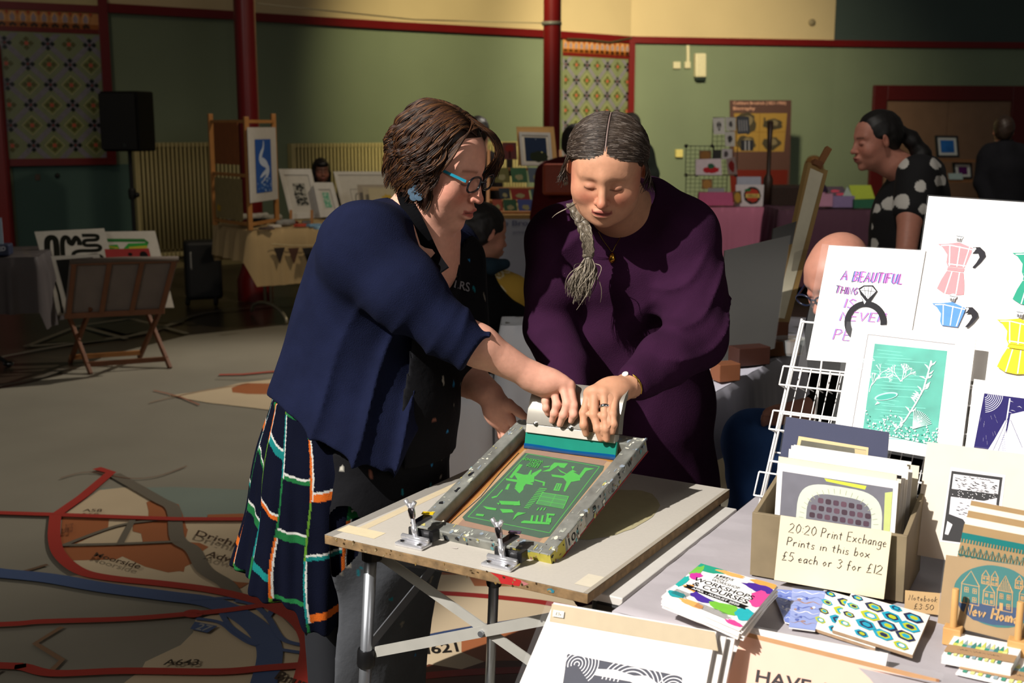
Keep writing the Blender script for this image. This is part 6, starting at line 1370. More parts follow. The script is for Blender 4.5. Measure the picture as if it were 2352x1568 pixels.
def houses(A):
    A.inc = .3; K_ = '#b8925e'; at = lambda x, y: inq(A, PK, 2050+x/3.58, 1130+y/3.58)
    A.ell(*at(840, 838), .385, .41, '#2e6e6c', n=48, jit=.015); 
    A.poly([at(*p) for p in ((530, 900), (580, 890), (1100, 930), (1110, 1000), (1000, 1062), (820, 1062), (660, 1030), (565, 960))], '#2b4468')
    def house(x, y, w, h, rf, wn=2, fill=False):
        sk_ = .18; P = lambda a, b: at(x+a*w+b*h*.0-(b*h)*.06, y+b*h+a*w*.16)
        L = [[P(0, 1), P(.03, 0), P(.97, 0), P(1, 1), P(0, 1)], [P(.0, 0), P(.5, -rf), P(1, 0)]]; A.strokes(L, .010, K_)
        if fill: A.strokes([[P(.1+.1*k, 0), P(.1+.1*k, -rf*(1-abs(.1+.1*k-.5)*2)*.85)] for k in range(9)], .006, K_)
        for a, b in ((.2, .15), (.65, .15), (.65, .62)): A.strokes([[P(a, b), P(a+.2, b), P(a+.2, b+.25), P(a, b+.25), P(a, b)], [P(a+.1, b), P(a+.1, b+.25)], [P(a, b+.12), P(a+.2, b+.12)]], .007, K_)
        A.poly([P(.2, .62), P(.42, .62), P(.42, .98), P(.2, .98)], K_) if fill else A.stroke([P(.2, 1), P(.2, .68), P(.42, .68), P(.42, 1)], .008, K_)
    house(565, 745, 150, 150, .75); house(745, 800, 95, 100, .6); house(735, 680, 62, 60, .8); house(812, 690, 58, 62, .8); house(858, 790, 130, 150, .8, fill=True); house(1010, 715, 62, 58, .7); house(1040, 815, 90, 110, .7)
    tline(A, PK, 'New Home', (2050+588/3.58, 1130+985/3.58), (2050+1040/3.58, 1130+1045/3.58), 24, .020, K_)
sheet('greeting_card', 'kraft card lettered New Home with houses in a green and blue oval', 'card', PK, [(2173, 1274), (2420, 1310), (2402, 1492), (2153, 1430)], mat(kr, .75, var=.08), .002, houses, sleeve=[(2170, 1272), (2424, 1308), (2406, 1496), (2150, 1433)])
def dual(y0, off, teal, lab):
    P5 = Plane(W(2160, 1442, z=TZ+.016)+TV*off, ty, 13-off*20)
    def art(A):
        if not teal: return
        A.inc = .3; T = '#1c6e6c'; A.rect(.0, .10, 1, .17, T)
        for k in range(34): u = k/34; A.rect(u+.006, .17, u+.020, .215, T)
        for k in range(17): u = k/17; A.strokes([[(u, .33), (u+.029, .25), (u+.058, .33)], [(u+.029, .25), (u+.029, .38)], [(u, .33), (u+.029, .40), (u+.058, .33)], [(u, .36), (u+.058, .36)]], .006, T)
        for k in range(10): u = .03+k*.105; A.ell(u, .52, .055, .07, T, n=20); A.rect(u-.055, .53, u+.055, .6, T); A.rect(u-.004, .53, u+.010, .60, kr)
        A.rect(0, .60, 1, .63, T)
    x0 = 2214+(1205-y0)*.30
    s = sheet('greeting_card', lab, 'card', P5, [(x0, y0), (x0+240, y0+46), (x0+205, y0+240), (x0-40, y0+190)], mat(kr if teal is not None else '#e4dac6', .75, var=.08), .002, art, group='cards standing in the wooden rack')
dual(1203, .022, True, 'kraft card with teal triangles and arches right behind the New Home card')
dual(1187, .034, None, 'cream envelope right behind the teal patterned card')
dual(1172, .046, False, 'plain kraft card between the two cream envelopes')
dual(1160, .058, None, 'cream envelope behind the plain kraft card, second from the back')
dual(1149, .070, False, 'plain kraft card at the very back of the card rack')
# --- packs of small cards ---
def pack(px4, z, n, lab, art_):
    q0_ = flat4(px4, z)
    s_ = thing('card_pack', lab, 'card pack', tuple(q0_[3]-Z3*.012), 'banded packs of small cards')
    for k in range(n): q = [p-Z3*(n-1-k)*.0032 for p in q0_]; quad_sheet('card', q, Z3, .0026, WH, s_)
    A = Art(q0_, Z3); A.inc = .3; G = ['#1c8a70', '#c8cc5a', '#8aa0a8', '#d8d88a', '#2a7a74']; r = random.Random(n)
    for k in range(12): u = .06+k*.066; A.poly([(u, .42), (u+.033, .26-.1*r.random()), (u+.066, .42)], G[k % 5]); A.poly([(u, .42), (u+.066, .42), (u+.066, .52), (u, .52)], G[(k*2+1) % 5])
    for k in range(9): u = .06+k*.09; A.rect(u, .80, u+.05, .94, G[(k*3) % 5])
    A.poly([(0, .56), (1, .50), (1, .80), (0, .86)], '#a8845c'); A.strokes([[(u/60, .68-.04*u/60+.03*math.sin(u*2.1)), ((u+1)/60, .68-.04*u/60+.03*math.sin(u*3.7+1))] for u in range(10, 48)], .008, '#2e2820'); A.build('artwork', s_)
    c_ = sum(q0_, Vector())/4; MB().add([tuple(c_+(p-c_)*1.03+Z3*.003) for p in q0_], [(0, 1, 2, 3)]).build('cellophane', ACR(), s_)
pack([(2196, 1452), (2350, 1482), (2322, 1535), (2163, 1505)], TZ+.018, 4, 'banded pack of white cards with green triangle houses in front of the wooden rack', 0)
pack([(2240, 1490), (2420, 1524), (2395, 1590), (2195, 1545)], TZ+.005, 1, 'flat pack of cards under the banded white pack', 0)
# --- browser of large sleeved prints in front of the table ---
PF = Plane(W(1190, 1568, z=.66), -24, 24)
def wavesart(A):
    at = lambda x, y: inq(A, PF, x, y); A.inc = .3
    A.poly([at(*p) for p in ((1268, 1386), (1642, 1451), (1640, 1495), (1262, 1427))], '#b4a488'); A.rect(0, 0, 1, .006, '#f0eeea')
    A.poly([at(*p) for p in ((1299, 1501), (1546, 1553), (1530, 1640), (1280, 1590))], '#3e404c')
    c = at(1318, 1525)
    for k in range(7): A.ring(c[0], c[1], .014+.018*k, (.014+.018*k)*A.Wd/A.Ht, .005, '#e8e6ea', 150, 400, 22)
    c = at(1432, 1572)
    for k in range(5): A.ring(c[0], c[1], .08+.022*k, (.08+.022*k)*A.Wd/A.Ht*.9, .006, '#e8e6ea', 180, 345, 22)
    c = at(1520, 1585)
    for k in range(4): A.ring(c[0], c[1], .03+.018*k, (.03+.018*k)*A.Wd/A.Ht, .005, '#e8e6ea', 150, 350, 20)
    A.poly([at(*p) for p in ((1360, 1536), (1400, 1538), (1440, 1552), (1470, 1552), (1500, 1580), (1470, 1590), (1430, 1565), (1355, 1550))], '#ece9ea')
sheet('print', 'white print with dark grey swirling waves in a clear sleeve with a price sticker', 'print', PF, [(1272, 1383), (1645, 1450), (1600, 1680), (1180, 1600)], WH, .004, wavesart, sleeve=[(1256, 1380), (1652, 1446), (1606, 1690), (1168, 1605)])
A = Art([PF.at(x, y, .001) for x, y in ((1272, 1400), (1297, 1404), (1295, 1419), (1270, 1415))], PF.N, off=.002); A.rect(0, 0, 1, 1, '#dcd8cc'); A.hand('£36', .25, .3, .8, .7, .06, '#7a7468'); pt_ = A.build('price_sticker'); tag(pt_, 'tiny cream price sticker on the sleeved wave print', 'sticker')
for k, (x0, x1) in enumerate(((1648, 1668), (1668, 1688))):
    Pk = Plane(W(1190, 1568, z=.66)+TV*(.012+.012*k), -24, 24); sheet('print', ('edge' if k == 0 else 'furthest edge')+' of a sleeved print behind the wave print', 'print', Pk, [(1300, 1395+6*k), (x1, 1462+4*k), (x1-45, 1690), (1220, 1600)], mat('#d0ccc8', .5), .004, sleeve=[(1296, 1392), (x1+4, 1458), (x1-40, 1695), (1214, 1604)])
PG = Plane(W(1640, 1640, z=.64), -24, 20)
def pinkart(A):
    A.inc = .3; A.rect(0, .0, 1, .035, '#b08458'); A.rect(.985, 0, 1, 1, '#8a5a34'); V_, F_ = text_mesh('HAVE A BEAUTIFUL DAY'); A.L += 1; e_ = [inq(A, PG, *q_) for q_ in ((1738, 1537), (2330, 1655), (2322, 1692), (1733, 1566))]; A.raw([tuple((e_[3][k]*(1-x)+e_[2][k]*x)*(1-y)+(e_[0][k]*(1-x)+e_[1][k]*x)*y for k in (0, 1)) for x, y in V_], F_, '#241c20')
sheet('print', 'pale pink print lettered HAVE A in a clear sleeve at the bottom right', 'print', PG, [(1708, 1450), (2158, 1560), (2090, 1850), (1610, 1720)], mat('#e6b8a4', .6, var=.03), .004, pinkart, sleeve=[(1690, 1440), (2168, 1545), (2100, 1860), (1596, 1730)])
PH = Plane(W(1640, 1640, z=.64)+TV*.012, -24, 20)
sheet('print', 'white mounted print in a clear sleeve just behind the pink one', 'print', PH, [(1700, 1436), (2040, 1500), (1980, 1800), (1600, 1700)], mat('#dcd8d4', .5), .004, sleeve=[(1694, 1430), (2046, 1494), (1986, 1806), (1594, 1705)])
bk = thing('print_browser', 'wooden print browser trestle below the sleeved prints', 'print stand', (PF.p.x, PF.p.y, 0))
for u in (.05, .75):
    b_ = PF.p+TU*u-Z3*.12; MB().bar((b_.x, b_.y, 0)-TV*.1 if False else Vector((b_.x, b_.y, 0))-TV*.12, b_+TV*.1+Z3*.1, .03, .02).build('leg', pine, bk); MB().bar(Vector((b_.x, b_.y, 0))+TV*.2, b_-TV*.06+Z3*.1, .03, .02).build('leg', pine, bk)
b_ = PF.p-Z3*.07; MB().bar(b_-TU*.05, b_+TU*.85, .14, .015).build('trough', pine, bk)
# ================= stalls and visitors further back =================
def figure(lab, base, M, skin, hairc, bodyf=None, head=None, hair=None, hairn='hair', clothes=(), res=.008, lip='#9a5048'):
    t = thing('person', lab, 'person', base); f = Field(); f.merge(head or head_field(), M)
    if bodyf: bodyf(f)
    lo, hi = f.bounds(); hz = (M @ Vector((0, 0, -.13))).z
    V, F = f.mesh(res*.6); npmesh('body', V, F, mat('attr', .5, var=.1, scale=60, attr='tint', sss=.05), t, face_paint(M, skin, lip, hairc, '#b8705c'), smooth=1)
    if hair:
        h = Field(); h.merge(hair, M); h.bump(lambda X, Y, Z: .003*fbm(X, Y, Z, 90, 4)); V, F = h.mesh(.005)
        c0_ = np.array(lin(hairc)); npmesh(hairn, V, F, mat('attr', .5, var=.5, scale=70, attr='tint'), t, lambda c: np.tile(c0_, (len(c), 1))*(.7+.6*(np.sin(c[:, :1]*300+c[:, 2:3]*180)*.5+.5)), smooth=1)
    for nm, fn, m_, colfn in clothes:
        g = Field(); fn(g); V, F = g.mesh(res); npmesh(nm, V, F, m_, t, colfn, smooth=1)
    return t
def hairshell(back=1.0, face=.0, low=-.03, long=False, bun=False):
    h = Field(); h.ell((0, -.020, .038), (.084, .104, .094), .02); h.ell((0, -.05, -.01), (.075*back, .062, .075), .03); h.ell((0, .125, -.045+face), (.09, .088, .115), .012, sub=True); h.ell((0, .06, -.08), (.09, .07, .075), .01, sub=True)
    return h
FAB = lambda c: mat(c, .9, var=.25, scale=10, bump=.3, spec=.15, bscale=80)
# ---- cream covered table at the left back ----
ct = W(575, 530, z=.75); ay = 34; fU = Vector((math.cos(math.radians(ay)), math.sin(math.radians(ay)), 0)); fV = Vector((-fU.y, fU.x, 0)); cq = [ct, ct+fV*.78, ct+fV*.78+fU*1.9, ct+fU*1.9]
t = thing('stall_table', 'trestle table under a cream cloth with the wooden print screen on it', 'table', (ct.x, ct.y, 0))
MB().slab([p-Z3*.004 for p in (cq[0], cq[3], cq[2], cq[1])], Z3, .03).build('tabletop', mat('#7a6a54', .6), t)
for u in (.28, 1.6):
    c = ct+fU*u+fV*.39; sm = mat('#b0a890', .35, metal=.7)
    for v in (-.06, .06): MB().tube([(c+fV*v).xy.to_3d()+Z3*.12, (c+fV*v).xy.to_3d()+Z3*.72], .014, 8).build('leg', sm, t, smooth=True)
    P = [(c+fV*(.36*math.cos(a))).xy.to_3d()+Z3*(.02+.11*math.sin(a)) for a in [math.pi*i/12 for i in range(13)]]; MB().tube(P, .014, 8).build('arched_foot', sm, t, smooth=True)
cloth('tablecloth', cq, .4, mat('#b39a70', .9, var=.12, scale=3, bump=.2, bscale=30), 'cream cloth hanging over the table with the wooden print screen', 'tablecloth', amp=.03, seed=8, drops=[.24, .3, .4, .42])
# bunting
q = [ct+fU*u-fV*.035+Z3*(-.14-.03*math.sin(u*5)) for u in (.16, .95)]
cols = ['#2a1f1a', '#4a2e22', '#1e1a1c', '#3a2a20']
tag(MB().tube([ct+fU*(.14+.08*i)-fV*.058+Z3*(-.10-.03*math.sin(i*.35)) for i in range(12)], .003, 5).build('string', mat('#c8b890', .8)), 'pale string holding the bunting on the cream table front', 'string')
for i in range(7):
    c = ct+fU*(.20+i*.115)-fV*.062+Z3*(-.115-.03*math.sin(.6+i*.45)); pn = MB(); a = [c-fU*.045, c+fU*.045, c-Z3*.125]; pn.add([p for p in a]+[p-fV*.003 for p in a], [(0, 1, 2), (5, 4, 3), (0, 3, 4, 1), (1, 4, 5, 2), (2, 5, 3, 0)])
    o_ = pn.build('bunting_flag', mat(cols[i % 4], .8)); tag(o_, 'dark triangular bunting flag, '+['leftmost', 'second', 'third', 'fourth', 'fifth', 'sixth', 'seventh'][i]+' along the cream table front', 'bunting', 'bunting flags on the cream table')
    A = Art([a[0], a[1], a[1]-Z3*.12, a[0]-Z3*.12], -fV, off=.001); A.ell(.5, .28, .2, .16, ['#7a5a3a', '#5a3a30', '#8a7a6a', '#6a4a30'][i % 4], n=10, jit=.3); A.build('motif', o_)
# wooden folding print screen
oak = mat('#a9743c', .55, var=.15, scale=14); s0, s1, s2 = W(494, 517, z=.76), W(575, 529, z=.76), (lambda v: Vector((v.x, v.y, .76)))(W(632, 400, y=9.2))
t = thing('print_screen', 'folding pine screen with hanging prints standing on the cream table', 'display screen', tuple(s1)); hs = Plane(s0, 0, 0).at(494, 261).z-.76
for p, k in ((s0, 1), (s1, .97), (s2, 1.0)): MB().box(p, .036, .03, hs*k, ay, base=True).build('post', oak, t, bevel=.004)
for a, b in ((s0, s1), (s1, s2)):
    for z in (.05, .47, .93): MB().bar(a+Z3*hs*z, b+Z3*hs*z, .02, .024).build('rail', oak, t)
def hang(a, b, u0, u1, z0, z1, m_, lab, art=None, nm='hanging_print', side=-1):
    d = (b-a); n = d.normalized().cross(Z3)*1; n = n if n.y < 0 else -n; off = n*.028; P = lambda u, z: a+d*u+Z3*hs*z+off; q = [P(u0, z1), P(u1, z1), P(u1, z0), P(u0, z0)]
    o_ = quad_sheet(nm, q, n, .005, m_); tag(o_, lab, 'print')
    if art: A = Art(q, n, off=.003, step=.0004); art(A); A.build('artwork', o_)
    return o_
hang(s0, s1, .18, .86, .56, .92, mat('#8a4e24', .8, var=.15, scale=20), 'rust brown board clipped in the upper left of the pine screen')
hang(s0, s1, .14, .90, .08, .44, mat('#8a7a50', .85, var=.15, scale=20), 'olive grey board clipped in the lower left of the pine screen', lambda A: A.ell(.15, .75, .07, .08, '#b08c30', jit=.5))
def blueart(A):
    A.rect(.22, .16, .78, .88, '#26509a'); A.inc = .2; r = random.Random(3)
    A.stroke(smooth([(.52, .18), (.50, .28), (.42, .36), (.40, .44), (.58, .50), (.62, .58), (.45, .64), (.34, .70)], 4), .13, '#b4c0d4', taper=True); A.stroke(smooth([(.45, .46), (.66, .54), (.60, .66), (.40, .74)], 4), .08, '#b4c0d4', taper=True)
    for _ in range(50): A.ell(r.uniform(.26, .74), r.uniform(.68, .86), .02+.03*r.random(), .012, r.choice(['#8aa4cc', '#3a64a8']), n=7, jit=.5)
hang(s1, s2, -.08, .95, .24, .88, mat('#b8b4ae', .7), 'blue and white tall print hanging on the right leaf of the pine screen', blueart)
# framed pictures on the table
def frame(px4, y, lab, fm_, art, fw=.03, lean_=10, cat='picture', nm='framed_picture', mt='#c8c4ba', dep=.03, name2='frame'):
    P = Plane(W(px4[3][0], px4[3][1], y=y), 0, lean_); q = [P.at(*p) for p in px4]; t = thing(nm, lab, cat, tuple(q[3])); n = P.N; c = sum(q, Vector())/4
    quad_sheet('mount', [c+(p-c)*.97 for p in q], n, dep*.5, mat(mt, .7), t); inn = [c+(p-c)*(1-2*fw/(q[1]-q[0]).length) for p in q]; mb = MB()
    for i in range(4): j = (i+1) % 4; mb.hexa([p-n*dep for p in (q[i], q[j], inn[j], inn[i])]+[p+n*.006 for p in (q[i], q[j], inn[j], inn[i])])
    mb.build(name2, fm_, t); A = Art([p-n*.0 for p in inn], n, off=.001); art(A); A.build('artwork', t); return t
wfr = mat('#cfccc4', .5)
def scrib(c, bg, u0, v0, u1, v1, n=60, seed=1):
    def f(A):
        r = random.Random(seed); A.rect(u0, v0, u1, v1, bg); A.inc = .1
        for _ in range(n): A.ell(r.uniform(u0+.03, u1-.03), r.uniform(v0+.03, v1-.03), .02+.05*r.random(), .01+.03*r.random(), c, n=8, jit=.6, rot=r.random()*3)
    return f
yt = 9.35
frame([(640, 388), (714, 388), (738, 500), (668, 503)], yt, 'white framed black and white print, the tallest on the cream table', wfr, scrib('#3a3c38', '#a8a69c', .26, .22, .76, .82, 70, 2))
frame([(719, 419), (764, 419), (784, 497), (736, 499)], yt-.05, 'small white framed green print between two larger white frames', wfr, scrib('#4fa884', '#a8c4b0', .24, .15, .78, .88, 60, 5))
frame([(766, 394), (890, 394), (904, 500), (792, 504)], yt+.35, 'wide white framed line drawing behind the sleeved prints', wfr, lambda A: (A.strokes([[(.2, .35), (.8, .35)], [(.8, .35), (.8, .9)], [(.2, .35), (.2, .9)]], .008, '#6a6860'), A.ring(.34, .62, .06, .16, .02, '#5a5850')))
for k, (x, c, w_) in enumerate(((820, '#9a9080', 90), (832, '#a59a84', 96), (846, '#b4a888', 80))):
    P = Plane(W(x, 478+k*6, y=yt+.2-.05*k), 0, 14); s_ = sheet('print', ['grey', 'taupe', 'cream and yellow'][k]+' sleeved print standing at the far end of the cream table', 'print', P, [(x, 424+k*4), (x+w_, 424+k*4), (x+w_+8, 490), (x+6, 482+k*6)], mat(c, .6), .006, (lambda A: A.ell(.5, .45, .15, .2, '#b8983a', jit=.4)) if k == 2 else None, group='sleeved prints at the end of the cream table')
for x, lab in ((668, 'left'), (716, 'right')):
    p = W(x, 508, y=yt-.12); p.z = .755; tag(MB().bar(p, p+Vector((.0, .02, .12)), .02, .012).build('wooden_peg', oak, None), 'small wooden easel peg in front of the tallest white frame, '+lab+' one', 'easel')
# things lying on the cream table
rr = random.Random(12)
lay = [('folded_textile', 545, 505, .17, .11, '#a8a498'), ('folded_textile', 590, 503, .2, .1, '#b8b4ac'), ('folded_textile', 625, 506, .16, .1, '#9a988e'), ('folded_textile', 590, 517, .15, .08, '#3a3a3c'), ('folded_textile', 655, 518, .14, .08, '#8a8a88'), ('card_pack', 630, 522, .1, .05, '#c8c4bc'), ('card_pack', 672, 513, .08, .05, '#a83024'), ('card_pack', 690, 520, .1, .06, '#b8442e'), ('card_pack', 706, 512, .08, .05, '#c8c8cc'), ('card_pack', 722, 520, .12, .06, '#7ca4c4'), ('card_pack', 740, 526, .12, .06, '#8ab0cc'), ('card_pack', 756, 516, .1, .05, '#2e4a6a'), ('card_pack', 560, 516, .09, .05, '#44403c'), ('card_pack', 612, 527, .12, .03, '#5a4a44')]
desc = {'#a8a498': 'greyish', '#b8b4ac': 'pale', '#9a988e': 'taupe', '#3a3a3c': 'charcoal', '#8a8a88': 'mid grey', '#c8c4bc': 'off-white', '#a83024': 'crimson', '#b8442e': 'orange red', '#c8c8cc': 'silvery', '#7ca4c4': 'sky blue', '#8ab0cc': 'light blue', '#2e4a6a': 'navy', '#44403c': 'dark', '#5a4a44': 'brown'}
for nm, x, y, a, b, c in lay:
    p = W(x, y, z=.756); mb = MB()
    if nm == 'folded_textile':
        f = Field(); f.cap(p-fU*a*.4+Z3*.02, p+fU*a*.4+Z3*.024, .024, .028, .02); f.cap(p-fU*a*.3+fV*.04+Z3*.02, p+fU*a*.35+fV*.05+Z3*.02, .026, .024, .02); f.cut((0, 0, .757), (0, 0, -1)); f.bump(lambda X, Y, Z: .004*fbm(X, Y, Z, 70, 5)); V, F = f.mesh(.007); o_ = npmesh(nm, V, F, FAB(c))
    else: o_ = mb.box(p, a, b, .014, ay+rr.uniform(-25, 25), base=True).box(p+Z3*.014, a*.9, b*.9, .006, ay+rr.uniform(-25, 25), base=True).build(nm, mat(c, .6), bevel=.002)
    tag(o_, desc[c]+' '+nm.replace('_', ' ')+' lying on the cream table before the white frames', 'textile' if 'text' in nm else 'card pack')
# black bag below, speaker, tripod
p = W(470, 700, z=0); t = thing('suitcase', 'black suitcase standing under the left end of the cream table', 'suitcase', tuple(p)); bk_ = mat('#0b0c0e', .6)
MB().box(p+Z3*.06, .30, .24, .50, 20, base=True).build('shell', bk_, t, bevel=.03); MB().tube([p+Vector((-.06, -.13, .30)), p+Vector((-.06, -.15, .34)), p+Vector((-.06, -.15, .46)), p+Vector((-.06, -.13, .50))], .008, 6).build('handle', mat('#8a8a88', .4), t)
for dx in (-.12, .12): MB().lathe(p+Vector((dx, -.08, .045)), [(.04, -.012), (.045, 0), (.04, .012)], 12, axis=(1, 0, 0)).build('wheel', bk_, t)
sy_ = 10.9; p = W(298, 345, y=sy_); t = thing('loudspeaker', 'black loudspeaker on a tripod stand in front of the left radiator', 'loudspeaker', tuple(p)); zb, zt_ = W(298, 347, y=sy_).z, W(298, 210, y=sy_).z
MB().box((p.x, sy_, zb), .38, .28, zt_-zb, -14, base=True).build('cabinet', mat('#050506', .7, spec=.2), t, bevel=.015); a = math.radians(-14); fx_ = Vector((math.cos(a), math.sin(a), 0)); fn = Vector((math.sin(a), -math.cos(a), 0)); g0 = Vector((p.x, sy_, zb))+fn*.171
quad_sheet('grille', [g0-fx_*.18+Z3*(zt_-zb-.02), g0+fx_*.18+Z3*(zt_-zb-.02), g0+fx_*.18+Z3*.02, g0-fx_*.18+Z3*.02], fn, .004, mat('#0d0e10', .7, var=.3, scale=300), t); MB().box(g0+fx_*.06+Z3*.055+fn*.003, .035, .006, .035, -14).build('badge', mat('#3a3e40', .3, metal=.6), t)
t = thing('speaker_stand', 'black tripod stand carrying the loudspeaker', 'speaker stand', (p.x, sy_, 0)); c = Vector((p.x, sy_, 0))
MB().tube([c+Z3*.18, c+Z3*zb], .018, 10).build('pole', bk_, t); MB().lathe(c+Z3*.86, [(.03, 0), (.035, .03), (.035, .08), (.025, .1)], 12).build('clamp', bk_, t); MB().ball(c+Z3*.90+Vector((.05, -.02, 0)), .025).build('knob', bk_, t); MB().lathe(c+Z3*.52, [(.03, 0), (.032, .05)], 12).build('collar', bk_, t)
for k in range(3): a = math.radians(80+120*k); d = Vector((math.cos(a), math.sin(a), 0)); MB().tube([c+Z3*.54, c+d*.40+Z3*.012], .012, 8).build('leg', bk_, t); MB().tube([c+Z3*.20, c+d*.22+Z3*.24], .007, 6).build('brace', bk_, t)
# ---- folding print browser with posters, left ----
b1_, b2_, b3_, b4_ = W(205, 860, z=0), W(395, 846, z=0), W(143, 838, z=0), W(335, 818, z=0); tk = mat('#6b3f22', .6, var=.2, scale=16)
t = thing('print_browser', 'folding wooden print browser with canvas sling, holding posters on the floor map', 'print stand', tuple((b1_+b2_+b3_+b4_)/4)); bu_ = (b2_-b1_).normalized(); bv_ = ((b3_+b4_)/2-(b1_+b2_)/2).normalized(); wB = (b2_-b1_).length; dB_ = ((b3_+b4_)/2-(b1_+b2_)/2).length
X = lambda u, v, z: b1_+bu_*(u*wB)+bv_*(v*dB_)+Z3*z
topF, topB = .0, 1.0
for u in (0.02, .98):
    MB().bar(X(u, 0, 0), X(u, .95, .42), .022, .032, bv_).build('leg', tk, t, bevel=.003); MB().bar(X(u+(.045 if u < .5 else -.045), 1, 0), X(u+(.045 if u < .5 else -.045), .0, .42), .022, .032, bv_).build('leg', tk, t, bevel=.003)
MB().bar(X(0, .12, .055), X(1, .12, .055), .018, .03).build('stretcher', tk, t); MB().bar(X(0.04, .9, .045), X(.96, .9, .045), .018, .03).build('stretcher', mat('#a8703a', .6), t)
Fp = Plane(X(0, .0, .36), math.degrees(math.atan2(bu_.y, bu_.x)), -8); fq = [Fp.at(*p_) for p_ in ((160, 603), (410, 596), (378, 714), (148, 726))]
quad_sheet('canvas_sling', [p_-Fp.N*.01 for p_ in fq], Fp.N, .004, mat('#6e625a', .8, var=.2, scale=8, bump=.3), t)
L = lambda a, b, k: a.lerp(b, k)
for a, b in ((fq[0], fq[1]), (fq[3], fq[2])): MB().bar(a, b, .02, .034, Z3).build('rail', tk, t, bevel=.004)
for k in (.04, .36, .66, .96): MB().bar(L(fq[0], fq[1], k)+Fp.N*.004, L(fq[3], fq[2], k)+Fp.N*.004, .030, .014, Fp.N).build('slat', tk, t, bevel=.003)
MB().tube([fq[0]+Z3*.004, L(fq[0], fq[1], .5)+Z3*.01, fq[1]+Z3*.004], .018, 10).build('rolled_edge', mat('#54483e', .8), t, smooth=True)
q = [L(fq[3], fq[2], .22), L(fq[3], fq[2], .40), L(fq[3], fq[2], .40)+Fp.V*.09, L(fq[3], fq[2], .22)+Fp.V*.05]
byaw_ = math.degrees(math.atan2(bu_.y, bu_.x)); bcx = X(.5, .6, .3)
PA = Plane(X(0, .75, .30), byaw_, 22); PBk = Plane(X(0, .95, .30), byaw_, 24); PCk = Plane(X(0, .40, .30), byaw_, 16); PDk = Plane(X(0, .5, .30), byaw_, 19)
def q2(A, P): return lambda x, y: inq(A, P, x/3.135, 400+y/3.135)
def amsart(A):
    at = q2(A, PA); K = '#17180f'; S_ = lambda P_, w_: A.stroke(smooth([at(*p_) for p_ in P_], 6), w_, K); A.inc = .5
    S_([(345, 640), (340, 520), (345, 470), (375, 455), (400, 475), (410, 560), (412, 640)], .085); S_([(455, 590), (450, 490), (465, 455), (490, 460), (500, 490), (520, 500), (535, 470), (550, 455), (570, 480), (575, 510)], .068)
    S_([(590, 440), (690, 440), (705, 455), (690, 470), (620, 475), (605, 490), (620, 510), (700, 510), (725, 525), (700, 545), (580, 550), (535, 565), (530, 590)], .055); S_([(620, 590), (700, 580), (740, 600), (735, 640)], .06); S_([(350, 640), (420, 840), (450, 1000)], .03)
sheet('poster', 'white poster with thick looping black letters, at the left of the browser', 'poster', PA, [(79, 532), (239, 524), (290, 716), (133, 724)], mat('#b8b2a6', .45), .006, amsart)
def grart(A):
    at = q2(A, PBk); A.inc = .5; S_ = lambda P_, w_, c: A.stroke([at(*p_) for p_ in P_], w_, c)
    S_([(700, 475), (1040, 475), (1060, 490), (1050, 505)], .07, '#2c6a34'); S_([(760, 530), (840, 520), (860, 570)], .10, '#2f8a34'); S_([(1060, 505), (930, 510), (900, 545), (915, 600)], .08, '#2f8a34'); S_([(1060, 520), (930, 530)], .05, '#a8a030'); S_([(780, 520), (850, 530)], .03, '#a8a030'); S_([(1070, 560), (980, 560)], .05, '#2c6a34'); S_([(1085, 600), (1100, 700)], .04, '#2c6a34')
sheet('poster', 'white poster with green and yellow looping letters, at the right of the browser', 'poster', PBk, [(236, 532), (356, 530), (400, 706), (280, 706)], mat('#b8b2a6', .45), .006, grart)
sheet('poster', 'white poster with a large rounded black shape at the front of the browser', 'poster', PCk, [(117, 588), (228, 583), (262, 715), (150, 722)], mat('#b0aa9e', .5), .006, lambda A: (A.poly([(.08, .07), (.84, .05), (.92, .12), (.96, .5), (.97, 1), (.10, 1)], '#12120f'),))
sheet('poster', 'red poster strip with black lettering inside the browser', 'poster', PDk, [(240, 572), (342, 570), (372, 700), (262, 700)], mat('#9a1c18', .5), .005, lambda A: (A.ell(.85, .12, .09, .07, '#161010'), A.ell(.55, .1, .05, .03, '#161010')))
# ---- dark covered table at the left edge ----
lt = W(84, 590, z=.74); d1v = Vector((-.97, -.22, 0)).normalized(); d2v = Vector((-.2, .98, 0)).normalized(); lq_ = [lt, lt+d1v*1.2, lt+d1v*1.2+d2v*.7, lt+d2v*.7]
t = thing('stall_table', 'folding table at the left edge of the photo under a charcoal cloth', 'table', (lt.x, lt.y, 0)); MB().slab([p-Z3*.004 for p in lq_[::-1]], Z3, .03).build('tabletop', mat('#4a4038', .6), t)
fp = W(20, 842, z=0); MB().tube([fp+Z3*.02, fp+Vector((-.12, .02, .10)), fp+Vector((-.2, .1, .70))], .013, 8).build('leg', mat('#2a2a2c', .4, metal=.5), t, smooth=True); MB().ball(fp+Z3*.02, (.035, .025, .02)).build('foot_cap', mat('#0a0a0a', .2, coat=1), t, smooth=True)
cloth('tablecloth', lq_, .42, mat('#3c3535', .7, var=.2, scale=5, bump=.2), 'charcoal cloth hanging from the table at the left edge', 'tablecloth', amp=.03, seed=5, drops=[.34, .3, .3, .45])
p = W(2, 588, z=.745); o_ = MB().box(p+d1v*.03+d2v*.06, .16, .12, .07, 10, base=True).build('box', mat('#16203a', .5), bevel=.01); tag(o_, 'navy box with white lettering on the table at the left edge', 'box')
A = Art([W(-14, 566, y=p.y-.03), W(14, 563, y=p.y-.03), W(15, 577, y=p.y-.03), W(-13, 580, y=p.y-.03)], (0, -1, 0), off=.003); A.text('TED', .1, .15, .95, .85, '#b8b8c0'); A.build('lettering', o_)
